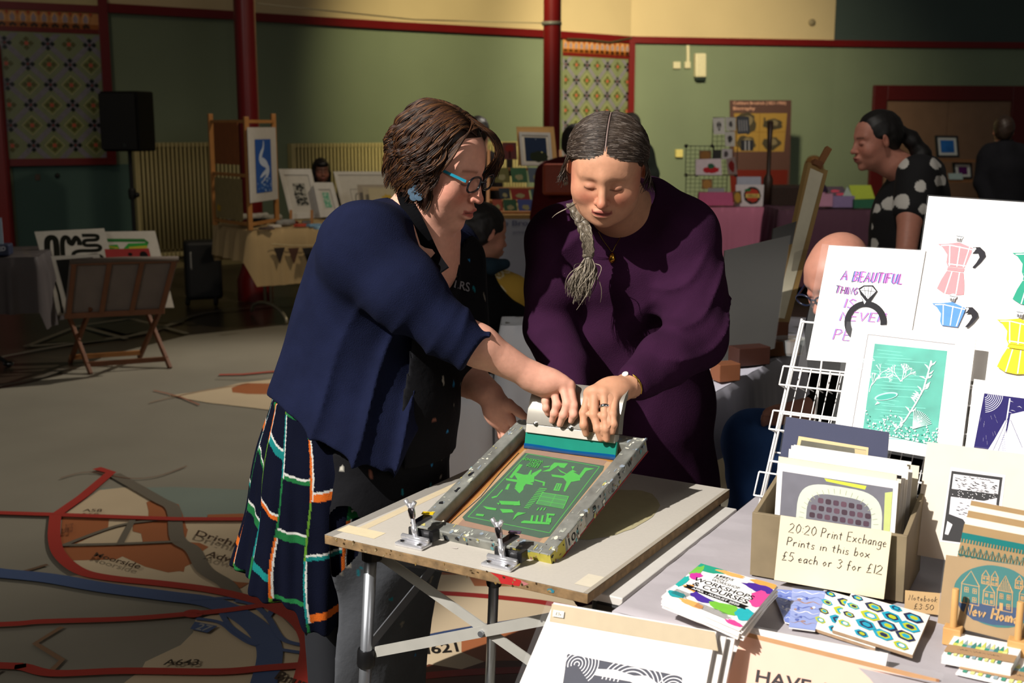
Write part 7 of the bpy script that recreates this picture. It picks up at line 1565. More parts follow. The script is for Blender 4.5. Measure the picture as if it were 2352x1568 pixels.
p = W(-6, 560, z=.82); o_ = quad_sheet('leaflet', [W(-30, 500, y=p.y), W(3, 500, y=p.y), W(8, 560, y=p.y), W(-30, 562, y=p.y)], (0, -1, 0), .003, mat('#8a9aa8', .6)); tag(o_, 'pale leaflet standing behind the navy box at the left edge', 'leaflet')
# ---- visitor behind the cream table ----
hf_ = hairshell(1.15); hf_.cap((-.075, 0, -.02), (-.07, .0, -.15), .03, .03, .03); hf_.cap((.075, 0, -.02), (.07, .0, -.15), .03, .03, .03); hf_.ell((0, .075, .075), (.06, .035, .03), .02)
M_ = xf(frame3((.35, -.93, -.08)), W(738, 392, y=11.2), .92); 
figure('seated person with long dark hair and a fringe behind the cream table', (W(735, 500, y=11.2).x, 11.2, 0), M_, '#7a5444', '#100c0b', lambda f: f.cap(M_ @ Vector((0, -.02, -.06)), M_ @ Vector((0, -.04, -.22)), .05, .06, .03), hair=hf_, clothes=[('jumper', lambda g: (g.ell(W(735, 470, y=11.25), (.20, .13, .18), .05), g.ell(W(735, 540, y=11.2), (.19, .15, .25), .05), g.cap(W(735, 580, y=11.2), (W(735, 580, y=11.2).x, 11.2, .05), .17, .19, .05)), FAB('#16161a'), None)], res=.012)
# ---- white cloth table behind the press ----
ws = W(1152, 747, z=.80); wq = [Vector((ws.x, ws.y, .80)), Vector((ws.x, ws.y+.20, .80)), Vector((ws.x+.34, ws.y+.20, .80)), Vector((ws.x+.34, ws.y, .80))]
t = thing('stall_table', 'table under a white cloth right behind the press', 'table', (ws.x, ws.y, 0)); MB().slab([p-Z3*.004 for p in wq[::-1]], Z3, .03).build('tabletop', mat('#8a8a88', .6), t)
for p in wq: MB().tube([p.xy.to_3d()*1+((sum(wq, Vector())/4-p).normalized()*.06).xy.to_3d(), p.xy.to_3d()+((sum(wq, Vector())/4-p).normalized()*.06).xy.to_3d()+Z3*.78], .015, 8).build('leg', mat('#6a6c70', .4, metal=.6), t)
cloth('tablecloth', wq, .7, mat('#e0e2e8', .85, var=.06, scale=3), 'white cloth draped to the floor right behind the press', 'tablecloth', amp=.02, seed=2)
p = W(1110, 905, y=4.15); wq2 = [Vector((p.x-.17, 4.12, p.z)), Vector((p.x-.17, 4.5, p.z)), Vector((p.x+.03, 4.5, p.z)), Vector((p.x+.03, 4.12, p.z))]
t = thing('stool', 'low stool draped in white behind the left hand of the printer', 'stool', (p.x, 4.3, 0)); MB().slab([q_-Z3*.004 for q_ in wq2[::-1]], Z3, .03).build('seat', mat('#8a8a88', .6), t)
for q_ in wq2: MB().tube([q_.xy.to_3d(), q_-Z3*.02], .012, 8).build('leg', mat('#6a6c70', .4), t)
cloth('stool_cover', wq2, p.z-.03, mat('#e4e4e8', .85, var=.06, scale=3), 'white drape over the low stool behind the printer', 'cloth', amp=.02, seed=12)
# ---- seated visitor in yellow ----
yy = 4.7; M_ = xf(frame3((.80, .48, -.22)), W(1112, 535, y=yy), .93); hy = lambda x, y, z: M_ @ Vector((x, y, z)); hf_ = hairshell(1.1); hf_.ell((0, -.11, .02), (.05, .045, .05), .02)
def ybody(f):
    f.cap(hy(0, -.02, -.05), W(1095, 640, y=yy), .05, .06, .03); f.chain([W(1140, 650, y=yy-.02), W(1195, 740, y=yy-.05), W(1215, 830, y=yy+.1)], [.05, .04, .03], .02)
def floral(c):
    C = np.tile(np.array(lin('#a8842c')), (len(c), 1)); r = np.random.RandomState(3)
    for i in range(130):
        q_ = c[r.randint(len(c))]; d = np.linalg.norm(c-q_, axis=1); rad = r.uniform(.018, .03); C[(d < rad) & (d > rad*.72)] = lin('#c8bc9a'); C[d < rad*.3] = lin('#c8bc9a')
    return C
figure('seated person from behind in a yellow floral top and black pinafore', (W(1110, 900, y=yy).x, yy, 0), M_, '#a8745c', '#17100c', ybody, hair=hf_, res=.008, clothes=[
    ('floral_top', lambda g: (g.cap(W(1120, 655, y=yy), W(1175, 680, y=yy), .09, .085, .04), g.cap(W(1175, 680, y=yy), W(1205, 790, y=yy), .082, .075, .03), g.ell(W(1110, 700, y=yy+.02), (.13, .12, .14), .05)), mat('attr', .85, var=.15, scale=12, attr='tint'), floral),
    ('denim_collar', lambda g: g.chain([W(1092, 605, y=yy-.07), W(1125, 612, y=yy-.085), W(1160, 606, y=yy-.05)], [.03, .032, .022], .02), FAB('#1c2c36'), None),
    ('pinafore', lambda g: (g.cap(W(1075, 600, y=yy-.03), W(1120, 720, y=yy-.08), .075, .10, .05), g.ell(W(1110, 760, y=yy-.04), (.20, .16, .17), .05), g.cap(W(1150, 790, y=yy-.1), W(1195, 730, y=yy-.11), .08, .045, .04), g.chain([W(1110, 850, y=yy), (W(1130, 850, y=yy).x, yy+.1, .42)], [.19, .2], .05), g.cap((W(1130, 850, y=yy).x-.08, yy+.1, .44), (W(1130, 850, y=yy).x+.1, yy+.42, .44), .11, .09, .04), g.cap((W(1130, 850, y=yy).x+.1, yy+.42, .44), (W(1130, 850, y=yy).x+.1, yy+.44, .06), .075, .06, .04)), FAB('#0b0b0d'), None)])
p = Vector((W(1125, 850, y=yy).x, yy+.08, 0)); t = thing('chair', 'dark chair under the person in the yellow floral top', 'chair', tuple(p)); MB().box(p+Z3*.29, .40, .40, .03, 20, base=True).build('seat', bk_, t, bevel=.01)
for dx in (-.17, .17):
    for dy in (-.17, .17): MB().tube([p+Vector((dx, dy, 0)), p+Vector((dx, dy, .29))], .012, 8).build('leg', bk_, t)
# ---- middle stall behind: counter, stepped card shelves, easel board ----
my = 8.2; t = thing('stall_table', 'stall counter with a white lettered front between the two printers', 'table', (W(1195, 600, y=my).x, my, 0)); zt2 = W(1190, 493, y=my).z
xa, xb = W(1060, 500, y=my).x, W(1345, 500, y=my).x; MB().slab([Vector((xa, my, zt2)), Vector((xb, my, zt2)), Vector((xb, my+.7, zt2)), Vector((xa, my+.7, zt2))], Z3, .03).build('tabletop', mat('#8a6a3a', .5), t)
for x in (xa+.04, xb-.04):
    for y in (my+.06, my+.64): MB().box((x, y, 0), .05, .05, zt2-.03, base=True).build('leg', mat('#5a4a3a', .6), t)
o_ = quad_sheet('fabric_front', [Vector((xa, my-.01, zt2-.03)), Vector((xb, my-.01, zt2-.03)), Vector((xb, my-.01, .08)), Vector((xa, my-.01, .08))], (0, -1, 0), .006, mat('#8c90a0', .8, var=.12, scale=4), t); A = Art([W(1140, 500, y=my-.012), W(1250, 500, y=my-.012), W(1250, 560, y=my-.012), W(1140, 560, y=my-.012)], (0, -1, 0)); A.text('Jo Brook', .05, .10, .92, .36, '#5a5e78'); A.text('printmaker', .35, .50, .9, .62, '#6a6e84'); A.build('lettering', o_)
def upright(px4, y, lab, c, nm='greeting_card', cat='card', art=None, group=None, t_=.004, lean_=8):
    P = Plane(W(px4[3][0], px4[3][1], y=y), 0, lean_); return sheet(nm, lab, cat, P, px4, mat(c, .6), t_, art, group=group)
shl = thing('card_shelf', 'wooden stepped shelf of greeting cards between the two printers', 'shelf', (W(1200, 430, y=my+.3).x, my+.35, zt2)); 
for (y0, dy, d_) in ((486, .06, .10), (460, .16, .10), (431, .28, .10), (386, .40, .10)):
    a, b = W(1120, y0, y=my+dy), W(1292, y0, y=my+dy); MB().slab([a-Z3*0, b, b+Vector((0, d_, 0)), a+Vector((0, d_, 0))], Z3, .018).build('step', mat('#8a5c30', .5, var=.2), shl)
for x in (1120, 1292):
    a = W(x, 486, y=my+.06); MB().hexa([a-Vector((.01, 0, 0)), a+Vector((.01, 0, 0)), a+Vector((.01, .44, 0)), a+Vector((-.01, .44, 0)), a+Vector((-.01, 0, .03)), a+Vector((.01, 0, .03)), a+Vector((.01, .44, .42)), a+Vector((-.01, .44, .42))]).build('side_panel', mat('#8a5c30', .5), shl)
cards = [((1133, 385), 34, 34, .37, '#5a5a2c', 'olive'), ((1172, 385), 36, 34, .37, '#2e5a3c', 'green'), ((1212, 385), 42, 34, .37, '#4a5a6e', 'slate blue'), ((1145, 432), 24, 24, .27, '#1e2c3c', 'dark blue'), ((1172, 434), 42, 24, .27, '#7a1e1a', 'red'), ((1218, 434), 30, 24, .27, '#2c4a5a', 'blue'), ((1130, 458), 22, 26, .15, '#8a4030', 'orange red'), ((1155, 458), 30, 28, .15, '#1e4a34', 'dark green'), ((1188, 458), 34, 28, .15, '#3a4a8a', 'blue and tan'), ((1226, 458), 26, 28, .15, '#2a4a4a', 'teal')]
for (x, y0), w_, h_, dy, c, nmc in cards: upright([(x, y0-0), (x+w_, y0), (x+w_+4, y0+h_), (x+4, y0+h_)], my+dy-.01, nmc+' greeting card on the wooden stepped shelf, '+{.37: 'top', .27: 'middle', .15: 'bottom'}[dy]+' row', c, group='greeting cards on the stepped shelf', art=(lambda A: A.ell(.5, .65, .25, .2, '#8a8a6a', jit=.4)))
# easel board with framed seascape
upright([(1186, 291), (1272, 291), (1281, 380), (1192, 380)], my+.52, 'pale wooden easel board behind the framed blue seascape', '#b08a54', 'easel_board', 'easel board', t_=.015)
frame([(1192, 303), (1264, 305), (1270, 380), (1198, 380)], my+.49, 'framed dark blue seascape print on the pale easel board', mat('#b4b4b4', .5), lambda A: (A.rect(.08, .08, .92, .95, '#1e2c46'), A.ell(.6, .78, .36, .2, '#20281c', jit=.2), A.ell(.72, .62, .03, .02, '#c8c880'), A.ell(.52, .14, .02, .015, '#9aa8b8')), fw=.02)
upright([(1153, 327), (1186, 327), (1188, 366), (1155, 366)], my+.55, 'dark red print of a tree beside the easel board', '#4a1214', 'print', 'print', art=lambda A: (A.ell(.5, .35, .3, .22, '#6a2420', jit=.3), A.rect(.44, .5, .56, .95, '#2a0c0c')))
a = W(1170, 366, y=my+.56); tag(MB().bar(a, a-Z3*.12, .05, .04).build('plinth', mat('#1c120c', .6)), 'dark stand under the red tree print', 'stand')
# person in a dark red coat with an orange bag
xr = W(1275, 430, y=7.4).x; M_ = xf(frame3((.3, .95, 0)), W(1322, 330, y=7.5), .95)
t = figure('person in a dark red coat carrying an orange bag behind the purple dressed printer', (xr, 7.4, 0), M_, '#9a6a54', '#1c1410', lambda f: f.cap(M_ @ Vector((0, 0, -.06)), W(1318, 385, y=7.5), .05, .06, .03), hair=hairshell(1.1), res=.012, clothes=[('coat', lambda g: (g.cap(W(1262, 400, y=7.4), W(1350, 400, y=7.55), .075, .08, .05), g.cap(W(1300, 430, y=7.45), (xr, 7.45, .15), .19, .22, .06), g.cap(W(1258, 400, y=7.4), W(1238, 500, y=7.38), .07, .06, .03)), FAB('#4a0c10'), None)])
c = W(1284, 412, y=7.2); bag = MB().box(c, .20, .06, .19, -6).build('bag', mat('#8a3214', .45, var=.15), t, bevel=.02); MB().ball(c+Vector((.04, -.035, -.02)), .012).build('clasp', mat('#c8b8a0', .3), bag)
# grey haired person in a dark jacket
yk = 10.6; M_ = xf(frame3((-.3, .94, 0)), W(1447, 292, y=yk), .98); xk = W(1465, 400, y=yk).x
figure('grey-haired person in a dark green-grey jacket by the far green wall', (xk, yk, 0), M_, '#8a6654', '#55534c', lambda f: f.cap(M_ @ Vector((0, 0, -.06)), W(1450, 325, y=yk), .055, .07, .03), hair=hairshell(1.05), res=.012, clothes=[('jacket', lambda g: (g.cap(W(1435, 345, y=yk), W(1475, 350, y=yk), .10, .10, .05), g.cap(W(1455, 380, y=yk), (xk, yk, .75), .19, .17, .06), g.chain([W(1480, 355, y=yk), W(1496, 400, y=yk-.05), W(1488, 460, y=yk-.08)], [.08, .07, .05], .03)), FAB('#2e3530'), None), ('trousers', lambda g: g.cap((xk, yk, .85), (xk, yk, .05), .15, .12, .05), FAB('#1c1e22'), None)])
# dark head behind the first printer
M_ = xf(frame3((.2, .98, 0)), W(1100, 305, y=8.9), .95); xk2 = W(1100, 400, y=8.9).x
figure('dark haired person standing behind the curly haired printer', (xk2, 8.9, 0), M_, '#8a6450', '#120d0a', lambda f: f.cap(M_ @ Vector((0, 0, -.06)), W(1100, 350, y=8.9), .055, .07, .03), hair=hairshell(1.05), res=.014, clothes=[('coat', lambda g: (g.cap(W(1080, 372, y=8.9), W(1120, 372, y=8.9), .09, .09, .05), g.cap(W(1100, 420, y=8.9), (xk2, 8.9, .1), .18, .19, .06)), FAB('#1a1416'), None)])
# ---- pink stall, poster, grid wall ----
py_ = 11.0; pa, pb2 = W(1600, 476, y=py_), W(1787, 478, y=py_); zt3 = pa.z; pq = [Vector((pa.x, py_, zt3)), Vector((pa.x, py_+.7, zt3)), Vector((pb2.x+.02, py_+.72, zt3)), Vector((pb2.x+.02, py_+.02, zt3))]
t = thing('stall_table', 'stall table under the pink cloth', 'table', (pa.x, py_, 0)); MB().slab([p-Z3*.004 for p in pq[::-1]], Z3, .03).build('tabletop', mat('#7a6a5a', .6), t)
for p in pq: c = p.lerp(sum(pq, Vector())/4, .1); MB().tube([c.xy.to_3d(), c-Z3*.02], .015, 8).build('leg', mat('#6a6c70', .4), t)
cloth('tablecloth', pq, .70, mat('#b06a86', .85, var=.08, scale=3), 'pink cloth hanging in folds to the floor', 'tablecloth', amp=.022, seed=4)
pr_ = [W(1790, 482, y=10.4), W(2240, 492, y=10.4)]; zp = pr_[0].z; pq = [Vector((pr_[0].x, 10.4, zp)), Vector((pr_[0].x, 11.1, zp)), Vector((pr_[1].x, 11.1, zp)), Vector((pr_[1].x, 10.4, zp))]
t = thing('stall_table', 'long stall table under the dull purple cloth', 'table', (pq[0].x, 10.4, 0)); MB().slab([p-Z3*.004 for p in pq[::-1]], Z3, .03).build('tabletop', mat('#7a6a5a', .6), t)
for p in pq: c = p.lerp(sum(pq, Vector())/4, .1); MB().tube([c.xy.to_3d(), c-Z3*.02], .015, 8).build('leg', mat('#6a6c70', .4), t)
cloth('tablecloth', pq, .68, mat('#4a2c3e', .85, var=.1, scale=3), 'dull purple cloth on the long stall right of the pink one', 'tablecloth', amp=.022, seed=6)
# exhibition poster on the wall behind
P0, n0 = wpx(1745, 350); Pw = Plane(P0+n0*.9, 0, 0)
def poster(A):
    at = lambda x, y: inq(A, Pw, x, y); A.poly([at(*p) for p in ((1676, 390), (1815, 390), (1812, 470), (1680, 470))], '#5a1a12')
    qx = lambda t_, x0, y0, x1, y1: A.text(t_, *at(x0, y0), *at(x1, y1), '#b88a78'); qx('Cuthbert Brodrick (1821-1905)', 1684, 233, 1806, 242); qx('Biography', 1684, 245, 1735, 255)
    A.poly([at(*p) for p in ((1686, 260), (1809, 260), (1804, 348), (1686, 348))], '#8a6c34'); A.strokes([[at(1746, 260), at(1745, 348)], [at(1686, 303), at(1806, 303)]], .012, '#7a5a28')
    for x, y, w_, h_ in ((1714, 283, .17, .10), (1776, 286, .15, .055), (1714, 328, .16, .07), (1774, 330, .15, .06)): A.ell(*at(x, y), w_, h_, '#3a3428', jit=.35, n=18); A.ell(*at(x+4, y-4), w_*.5, h_*.5, '#6a5e48', jit=.4, n=12)
    A.stroke([at(1757, 290), at(1757, 270)], .03, '#3a3428')
sheet('exhibition_poster', 'tall brown exhibition banner with four engravings on yellow behind the pink stall', 'banner', Pw, [(1676, 230), (1818, 230), (1812, 470), (1680, 470)], mat('#42221a', .6), .02, poster)
pbt = Pw.at(1745, 470); MB().box((pbt.x, pbt.y, 0), .5, .25, pbt.z-.001, base=True).build('banner_plinth', mat('#3a1810', .6)); tag(COL.objects['banner_plinth'], 'dark plinth under the brown exhibition banner', 'plinth')
# black grid panels with small prints
gy = py_+.22; blk = mat('#121212', .5); 
g_ = thing('grid_display', 'black wire grid display cubes with small prints and tags on the pink stall', 'display rack', (W(1630, 470, y=gy).x, gy, zt3))
def gridp(x0, y0, x1, y1, nx, ny, y):
    a, b = W(x0, y0, y=y), W(x1, y1, y=y); mb = MB()
    for i in range(nx+1): x = a.x+(b.x-a.x)*i/nx; mb.tube([(x, y, b.z), (x, y, a.z)], .0022 if 0 < i < nx else .004, 5)
    for j in range(ny+1): z = b.z+(a.z-b.z)*j/ny; mb.tube([(a.x, y, z), (b.x, y, z)], .0022 if 0 < j < ny else .004, 5)
    mb.build('grid_panel', blk, g_)
gridp(1576, 335, 1638, 402, 6, 7, gy+.15); gridp(1638, 270, 1690, 335, 5, 6, gy+.15); gridp(1638, 335, 1692, 402, 6, 7, gy+.15); gridp(1576, 402, 1668, 468, 9, 7, gy+.15)
for y0 in (402,): a, b = W(1576, y0, y=gy), W(1692, y0, y=gy); MB().slab([a, b, b+Vector((0, .15, 0)), a+Vector((0, .15, 0))], Z3, .006).build('shelf', blk, g_)
for x, y in ((1576, 402), (1636, 335), (1600, 402), (1690, 402), (1576, 335)): MB().ball(W(x, y, y=gy+.14), .018).build('connector', blk, g_)
def tiny(px4, y, lab, c, art=None, nm='small_print', cat='print', lean_=0, t_=.006): return upright(px4, y, lab, c, nm, cat, art, None, t_, lean_)
sk = lambda A: (A.ell(.5, .45, .28, .3, '#c8c8c4'), A.ell(.5, .45, .22, .24, '#8a8a88'), A.ell(.4, .42, .07, .09, '#1a1a1a'), A.ell(.62, .42, .07, .09, '#1a1a1a'), A.rect(.42, .68, .58, .78, '#2a2a2a'))
tiny([(1637, 271), (1664, 270), (1665, 308), (1640, 309)], gy+.08, 'small white card with a skull on the black grid', '#c4c4c0', sk)
tiny([(1666, 269), (1690, 270), (1690, 300), (1668, 300)], gy+.08, 'small white card with a grey beetle motif beside the skull card', '#b4b4b0', lambda A: (A.ell(.5, .5, .18, .22, '#4a4a4a', jit=.4),))
tiny([(1665, 303), (1688, 302), (1688, 336), (1666, 336)], gy+.08, 'small white card with a dark figure hanging below the skull card', '#b4b4b0', lambda A: (A.ell(.5, .5, .22, .3, '#3a3a3c', jit=.5),))
tiny([(1692, 267), (1720, 268), (1722, 306), (1694, 308)], gy+.05, 'black and white tag in front of the brown banner, the upper one', '#3a4048', lambda A: [A.rect(.15+.2*k, .2, .22+.2*k, .85, '#a8a8a8') for k in range(4)] and None)
tiny([(1702, 322), (1730, 322), (1730, 346), (1702, 346)], gy+.05, 'black and white tag in front of the brown banner, the lower one', '#2a2c30', lambda A: [A.rect(.3+.3*k, .05, .42+.3*k, .95, '#b8b8b4') for k in range(2)] and None)
tiny([(1606, 346), (1634, 346), (1634, 368), (1606, 368)], gy+.1, 'round brown coaster like disc on the black grid', '#6a4a2c', lambda A: A.ell(.5, .5, .4, .45, '#8a6236'))
tiny([(1598, 366), (1656, 364), (1658, 402), (1598, 402)], gy+.02, 'white card with a red and green flower on the grid shelf', '#c8bcc4', lambda A: (A.ell(.6, .68, .32, .2, '#a8242c', jit=.3), A.ell(.6, .45, .14, .16, '#2c5a44', jit=.3)))
tiny([(1658, 342), (1682, 342), (1682, 364), (1658, 366)], gy+.1, 'pale grey and black label on the upper grid', '#a8a4a8', lambda A: A.ell(.4, .5, .2, .3, '#4a4648', jit=.3))
tiny([(1668, 365), (1688, 360), (1694, 400), (1672, 400)], gy+.02, 'narrow dark red and grey card on the grid shelf', '#7a6a68', lambda A: A.ell(.5, .5, .3, .35, '#6a1a18', jit=.3))
tiny([(1638, 345), (1656, 345), (1656, 364), (1638, 364)], gy+.1, 'small black card on the upper grid', '#1c1c1c')
tiny([(1690, 424), (1766, 424), (1766, 474), (1690, 474)], py_+.08, 'white sleeved print of a red and green wreath with lettering on the pink stall', '#c4c0c4', lambda A: (A.ell(.5, .5, .26, .40, '#2a2a26', jit=.1), A.ell(.5, .5, .20, .30, '#a83a2c', jit=.25), A.rect(.3, .42, .72, .60, '#c8b060'), A.text('HELLO', .36, .45, .66, .57, '#2a1a18'), A.ell(.36, .25, .1, .06, '#2f6a3c', jit=.4)), t_=.012)
tiny([(1693, 406), (1748, 406), (1748, 424), (1693, 424)], py_+.14, 'grey blue card box behind the wreath print', '#9aa0b0', nm='box', cat='box', t_=.04)
tiny([(1606, 442), (1682, 442), (1684, 472), (1604, 472)], py_+.05, 'pink tray of small packets on the pink stall', '#b0507a', nm='tray', cat='tray', t_=.08)
tiny([(1612, 412), (1636, 412), (1636, 434), (1612, 434)], gy+.02, 'round kraft tag hanging on the lower grid', '#7a5832', lambda A: A.ell(.5, .5, .4, .45, '#a07842'))
tiny([(1626, 432), (1664, 432), (1664, 446), (1626, 446)], gy+.0, 'grey packet standing in the pink tray', '#8a8a94', nm='packet', cat='packet')
tiny([(1683, 440), (1702, 438), (1704, 466), (1688, 470)], py_+.03, 'round gold badge card leaning before the wreath print', '#5a4428', lambda A: A.ell(.5, .5, .4, .4, '#a8843a'))
o_ = MB().lathe(W(1762, 472, y=py_+.1), [(.05, 0), (.045, .25), (.02, .30), (.02, .55), (.03, .78)], 14).build('carved_ornament', mat('#2a1a10', .5), smooth=True); tag(o_, 'tall dark wooden ornament between the wreath print and the long easel', 'ornament')
tag(MB().box(W(1800, 474, y=py_+.1), .28, .2, .20, base=True).build('basket', mat('#2c1a12', .8, var=.5, scale=60), bevel=.02), 'dark wicker basket at the right end of the pink stall', 'basket')
# boxes on the purple stall
def crate(x0, y0, x1, y1, y, c, lab, artc=None):
    a, b = W(x0, y1, y=y), W(x1, y0, y=y); t = thing('crate', lab, 'box', tuple(a)); w_, h_ = b.x-a.x, b.z-a.z; m_ = mat(c, .6)
    for q_ in ([(0, 0), (w_, 0)], [(0, .25), (w_, .25)], [(0, 0), (0, .25)], [(w_, 0), (w_, .25)]): MB().bar(a+Vector((q_[0][0], q_[0][1], h_/2)), a+Vector((q_[1][0], q_[1][1], h_/2)), .01, h_).build('side', m_, t)
    return t
crate(1912, 450, 1962, 476, 10.55, '#7a6a94', 'lilac crate of prints on the purple stall')
crate(1962, 458, 2012, 478, 10.5, '#1c5a40', 'dark green crate of cards on the purple stall')
crate(1880, 445, 1912, 474, 10.5, '#a87a94', 'pale pink crate beside the lilac one')
tiny([(1898, 428), (1936, 428), (1952, 452), (1908, 456)], 10.6, 'dark print with a pink swirl standing in the lilac crate', '#3a2c3c', lambda A: (A.ell(.4, .4, .25, .12, '#b8445a', jit=.3), A.ell(.6, .7, .25, .12, '#b8445a', jit=.3)), lean_=25)
tiny([(1950, 425), (2000, 425), (2010, 456), (1958, 458)], 10.6, 'bright lime green sheet standing in the dark green crate', '#94a81c', lean_=20)
tiny([(1936, 450), (1946, 428), (1962, 458), (1940, 460)], 10.58, 'white sleeve edge between the two crates', '#8a9a94', lean_=20)
# door side: framed pictures on a shelf
fy = 14.5; sh = thing('shelf_unit', 'light brown shelf unit carrying two framed pictures before the double door', 'shelf', (W(2190, 480, y=fy).x, fy, 0)); a, b = W(2120, 364, y=fy), W(2270, 368, y=fy)
MB().slab([a, b, b+Vector((0, .25, 0)), a+Vector((0, .25, 0))], Z3, .03).build('shelf_board', mat('#8a5a34', .6), sh); a2, b2_ = W(2120, 412, y=fy), W(2270, 414, y=fy); MB().slab([a2, b2_, b2_+Vector((0, .25, 0)), a2+Vector((0, .25, 0))], Z3, .03).build('shelf_board', mat('#8a5a34', .6), sh)
for p in (a, b): MB().box((p.x, fy+.12, 0), .03, .25, p.z, base=True).build('side_panel', mat('#8a5a34', .6), sh)
frame([(2148, 311), (2200, 312), (2204, 361), (2152, 361)], fy+.05, 'black framed blue print on the shelf before the double door', mat('#101014', .4), lambda A: A.rect(.14, .15, .86, .85, '#2c6ab0', var=.3, scale=8), fw=.025)
frame([(2188, 373), (2232, 374), (2234, 410), (2192, 410)], fy+.05, 'black framed purple print low on the shelf before the door', mat('#101014', .4), lambda A: A.rect(.2, .2, .8, .8, '#5a1a5a', var=.3, scale=8), fw=.025)
tiny([(2178, 398), (2210, 398), (2212, 412), (2180, 412)], fy-.02, 'pale mint card lying before the framed purple print', '#a8b8b0', lean_=30)
# ---- person in the dark hoodie at the far right ----
yh = 9.6; M_ = xf(frame3((.25, .95, -.1)), W(2305, 302, y=yh), .95); xh = W(2310, 420, y=yh).x
figure('person in a dark hoodie seen from behind at the right edge', (xh, yh, 0), M_, '#94684e', '#2a1c12', lambda f: f.cap(M_ @ Vector((0, -.01, -.05)), W(2303, 345, y=yh), .055, .07, .03), hair=hairshell(.95, low=0), res=.010, clothes=[('hoodie', lambda g: (g.cap(W(2275, 352, y=yh), W(2338, 352, y=yh), .085, .085, .05), g.cap(W(2306, 332, y=yh+.02), W(2306, 345, y=yh-.06), .075, .08, .03), g.cap(W(2308, 390, y=yh), (xh, yh, .85), .19, .19, .06), g.chain([W(2266, 365, y=yh), W(2254, 420, y=yh-.02), W(2270, 470, y=yh-.1)], [.08, .06, .05], .03), g.chain([W(2350, 365, y=yh), W(2362, 420, y=yh-.02), W(2350, 470, y=yh-.1)], [.08, .06, .05], .03)), FAB('#14151a'), None), ('trousers', lambda g: g.cap((xh, yh, .9), (xh, yh, .05), .16, .12, .05), FAB('#0e0f12'), None)])
# ---- child-like figure with fair curls ----
M_ = xf(frame3((-.5, .85, -.1)), W(1866, 385, y=11.6), .9); xg = W(1862, 480, y=11.6).x; hf_ = hairshell(1.2); hf_.cap((0, -.06, -.05), (0, -.09, -.20), .075, .05, .04)
figure('person with fair curly hair behind the tall slanted easel panel', (xg, 11.6, 0), M_, '#a87a5c', '#8a6234', lambda f: f.cap(M_ @ Vector((0, -.01, -.05)), W(1866, 435, y=11.6), .045, .06, .03), hair=hf_, res=.012, clothes=[('top', lambda g: (g.cap(W(1850, 440, y=11.6), W(1880, 440, y=11.6), .09, .09, .05), g.cap(W(1864, 480, y=11.6), (xg, 11.6, .1), .16, .18, .06)), FAB('#3a2c44'), None)])
# ---- polka dot visitor leaning over ----
yd = 5.3; M_ = xf(frame3((-.93, -.12, -.16), roll=0), W(2012, 322, y=yd), 1.0); hd_ = lambda x, y, z: M_ @ Vector((x, y, z))
hf_ = Field(); hf_.ell((0, -.022, .040), (.0815, .103, .0925), .02); hf_.ell((0, -.06, .0), (.07, .055, .07), .03); hf_.ell((0, .135, -.050), (.10, .085, .112), .012, sub=True); hf_.ell((0, .055, -.08), (.088, .07, .07), .01, sub=True)
hf_.chain([(0, -.12, .015), (0, -.16, -.02), (-.01, -.20, -.10), (-.02, -.22, -.17)], [.028, .034, .040, .022], .02)
def pbody(f):
    f.cap(hd_(0, -.03, -.06), W(2085, 395, y=yd+.02), .052, .068, .03); f.cap(hd_(0, .02, -.09), W(2070, 400, y=yd), .035, .05, .03)
    f.chain([W(2105, 400, y=yd-.12), W(2090, 500, y=yd-.2), W(2080, 590, y=yd-.3), W(2010, 640, y=yd-.45)], [.06, .052, .042, .03], .02)
    f.merge(hand_pts(W(2010, 640, y=yd-.45), [W(1985+4*i, 655, y=yd-.5+.02*i) for i in range(4)], [[W(1978+4*i, 664, y=yd-.5+.02*i), W(1972+4*i, 672, y=yd-.5+.02*i), W(1968+4*i, 680, y=yd-.5+.02*i)] for i in range(4)], [W(2002, 648, y=yd-.5), W(1995, 662, y=yd-.53), W(1990, 672, y=yd-.53), W(1988, 680, y=yd-.53)]))
dots = [(2075, 373, 12), (2149, 374, 13), (2112, 428, 12), (2160, 415, 11), (2046, 405, 9), (2040, 468, 16), (2069, 463, 16), (2014, 478, 9), (1996, 485, 9), (1996, 520, 8), (2006, 560, 11), (2120, 480, 10), (2150, 470, 9), (2140, 520, 10)]
dp_ = [W(x, y, y=yd-.2) for x, y, r in dots]; rr_ = np.array([r/2700*yd*1.02 for x, y, r in dots])
def dotfn(c):
    C = np.tile(np.array(lin('#0c0b0e')), (len(c), 1)); cam_ = np.array([0, 0, CH]); d = c-cam_
    for p_, r in zip(dp_, rr_):
        q_ = np.array(p_)-cam_; q_ /= np.linalg.norm(q_); along = d@q_; dist = np.linalg.norm(d-along[:, None]*q_, axis=1); m = (dist < r*(1+.15*np.sin(c[:, 0]*90))) & (c[:, 1] < yd+.02); C[m] = lin('#c8c4bc')
    r = np.random.RandomState(2)
    for _ in range(16):
        q_ = c[r.randint(len(c))]
        if q_[1] > yd+.05: C[np.linalg.norm(c-q_, axis=1) < .028] = lin('#c8c4bc')
    return C
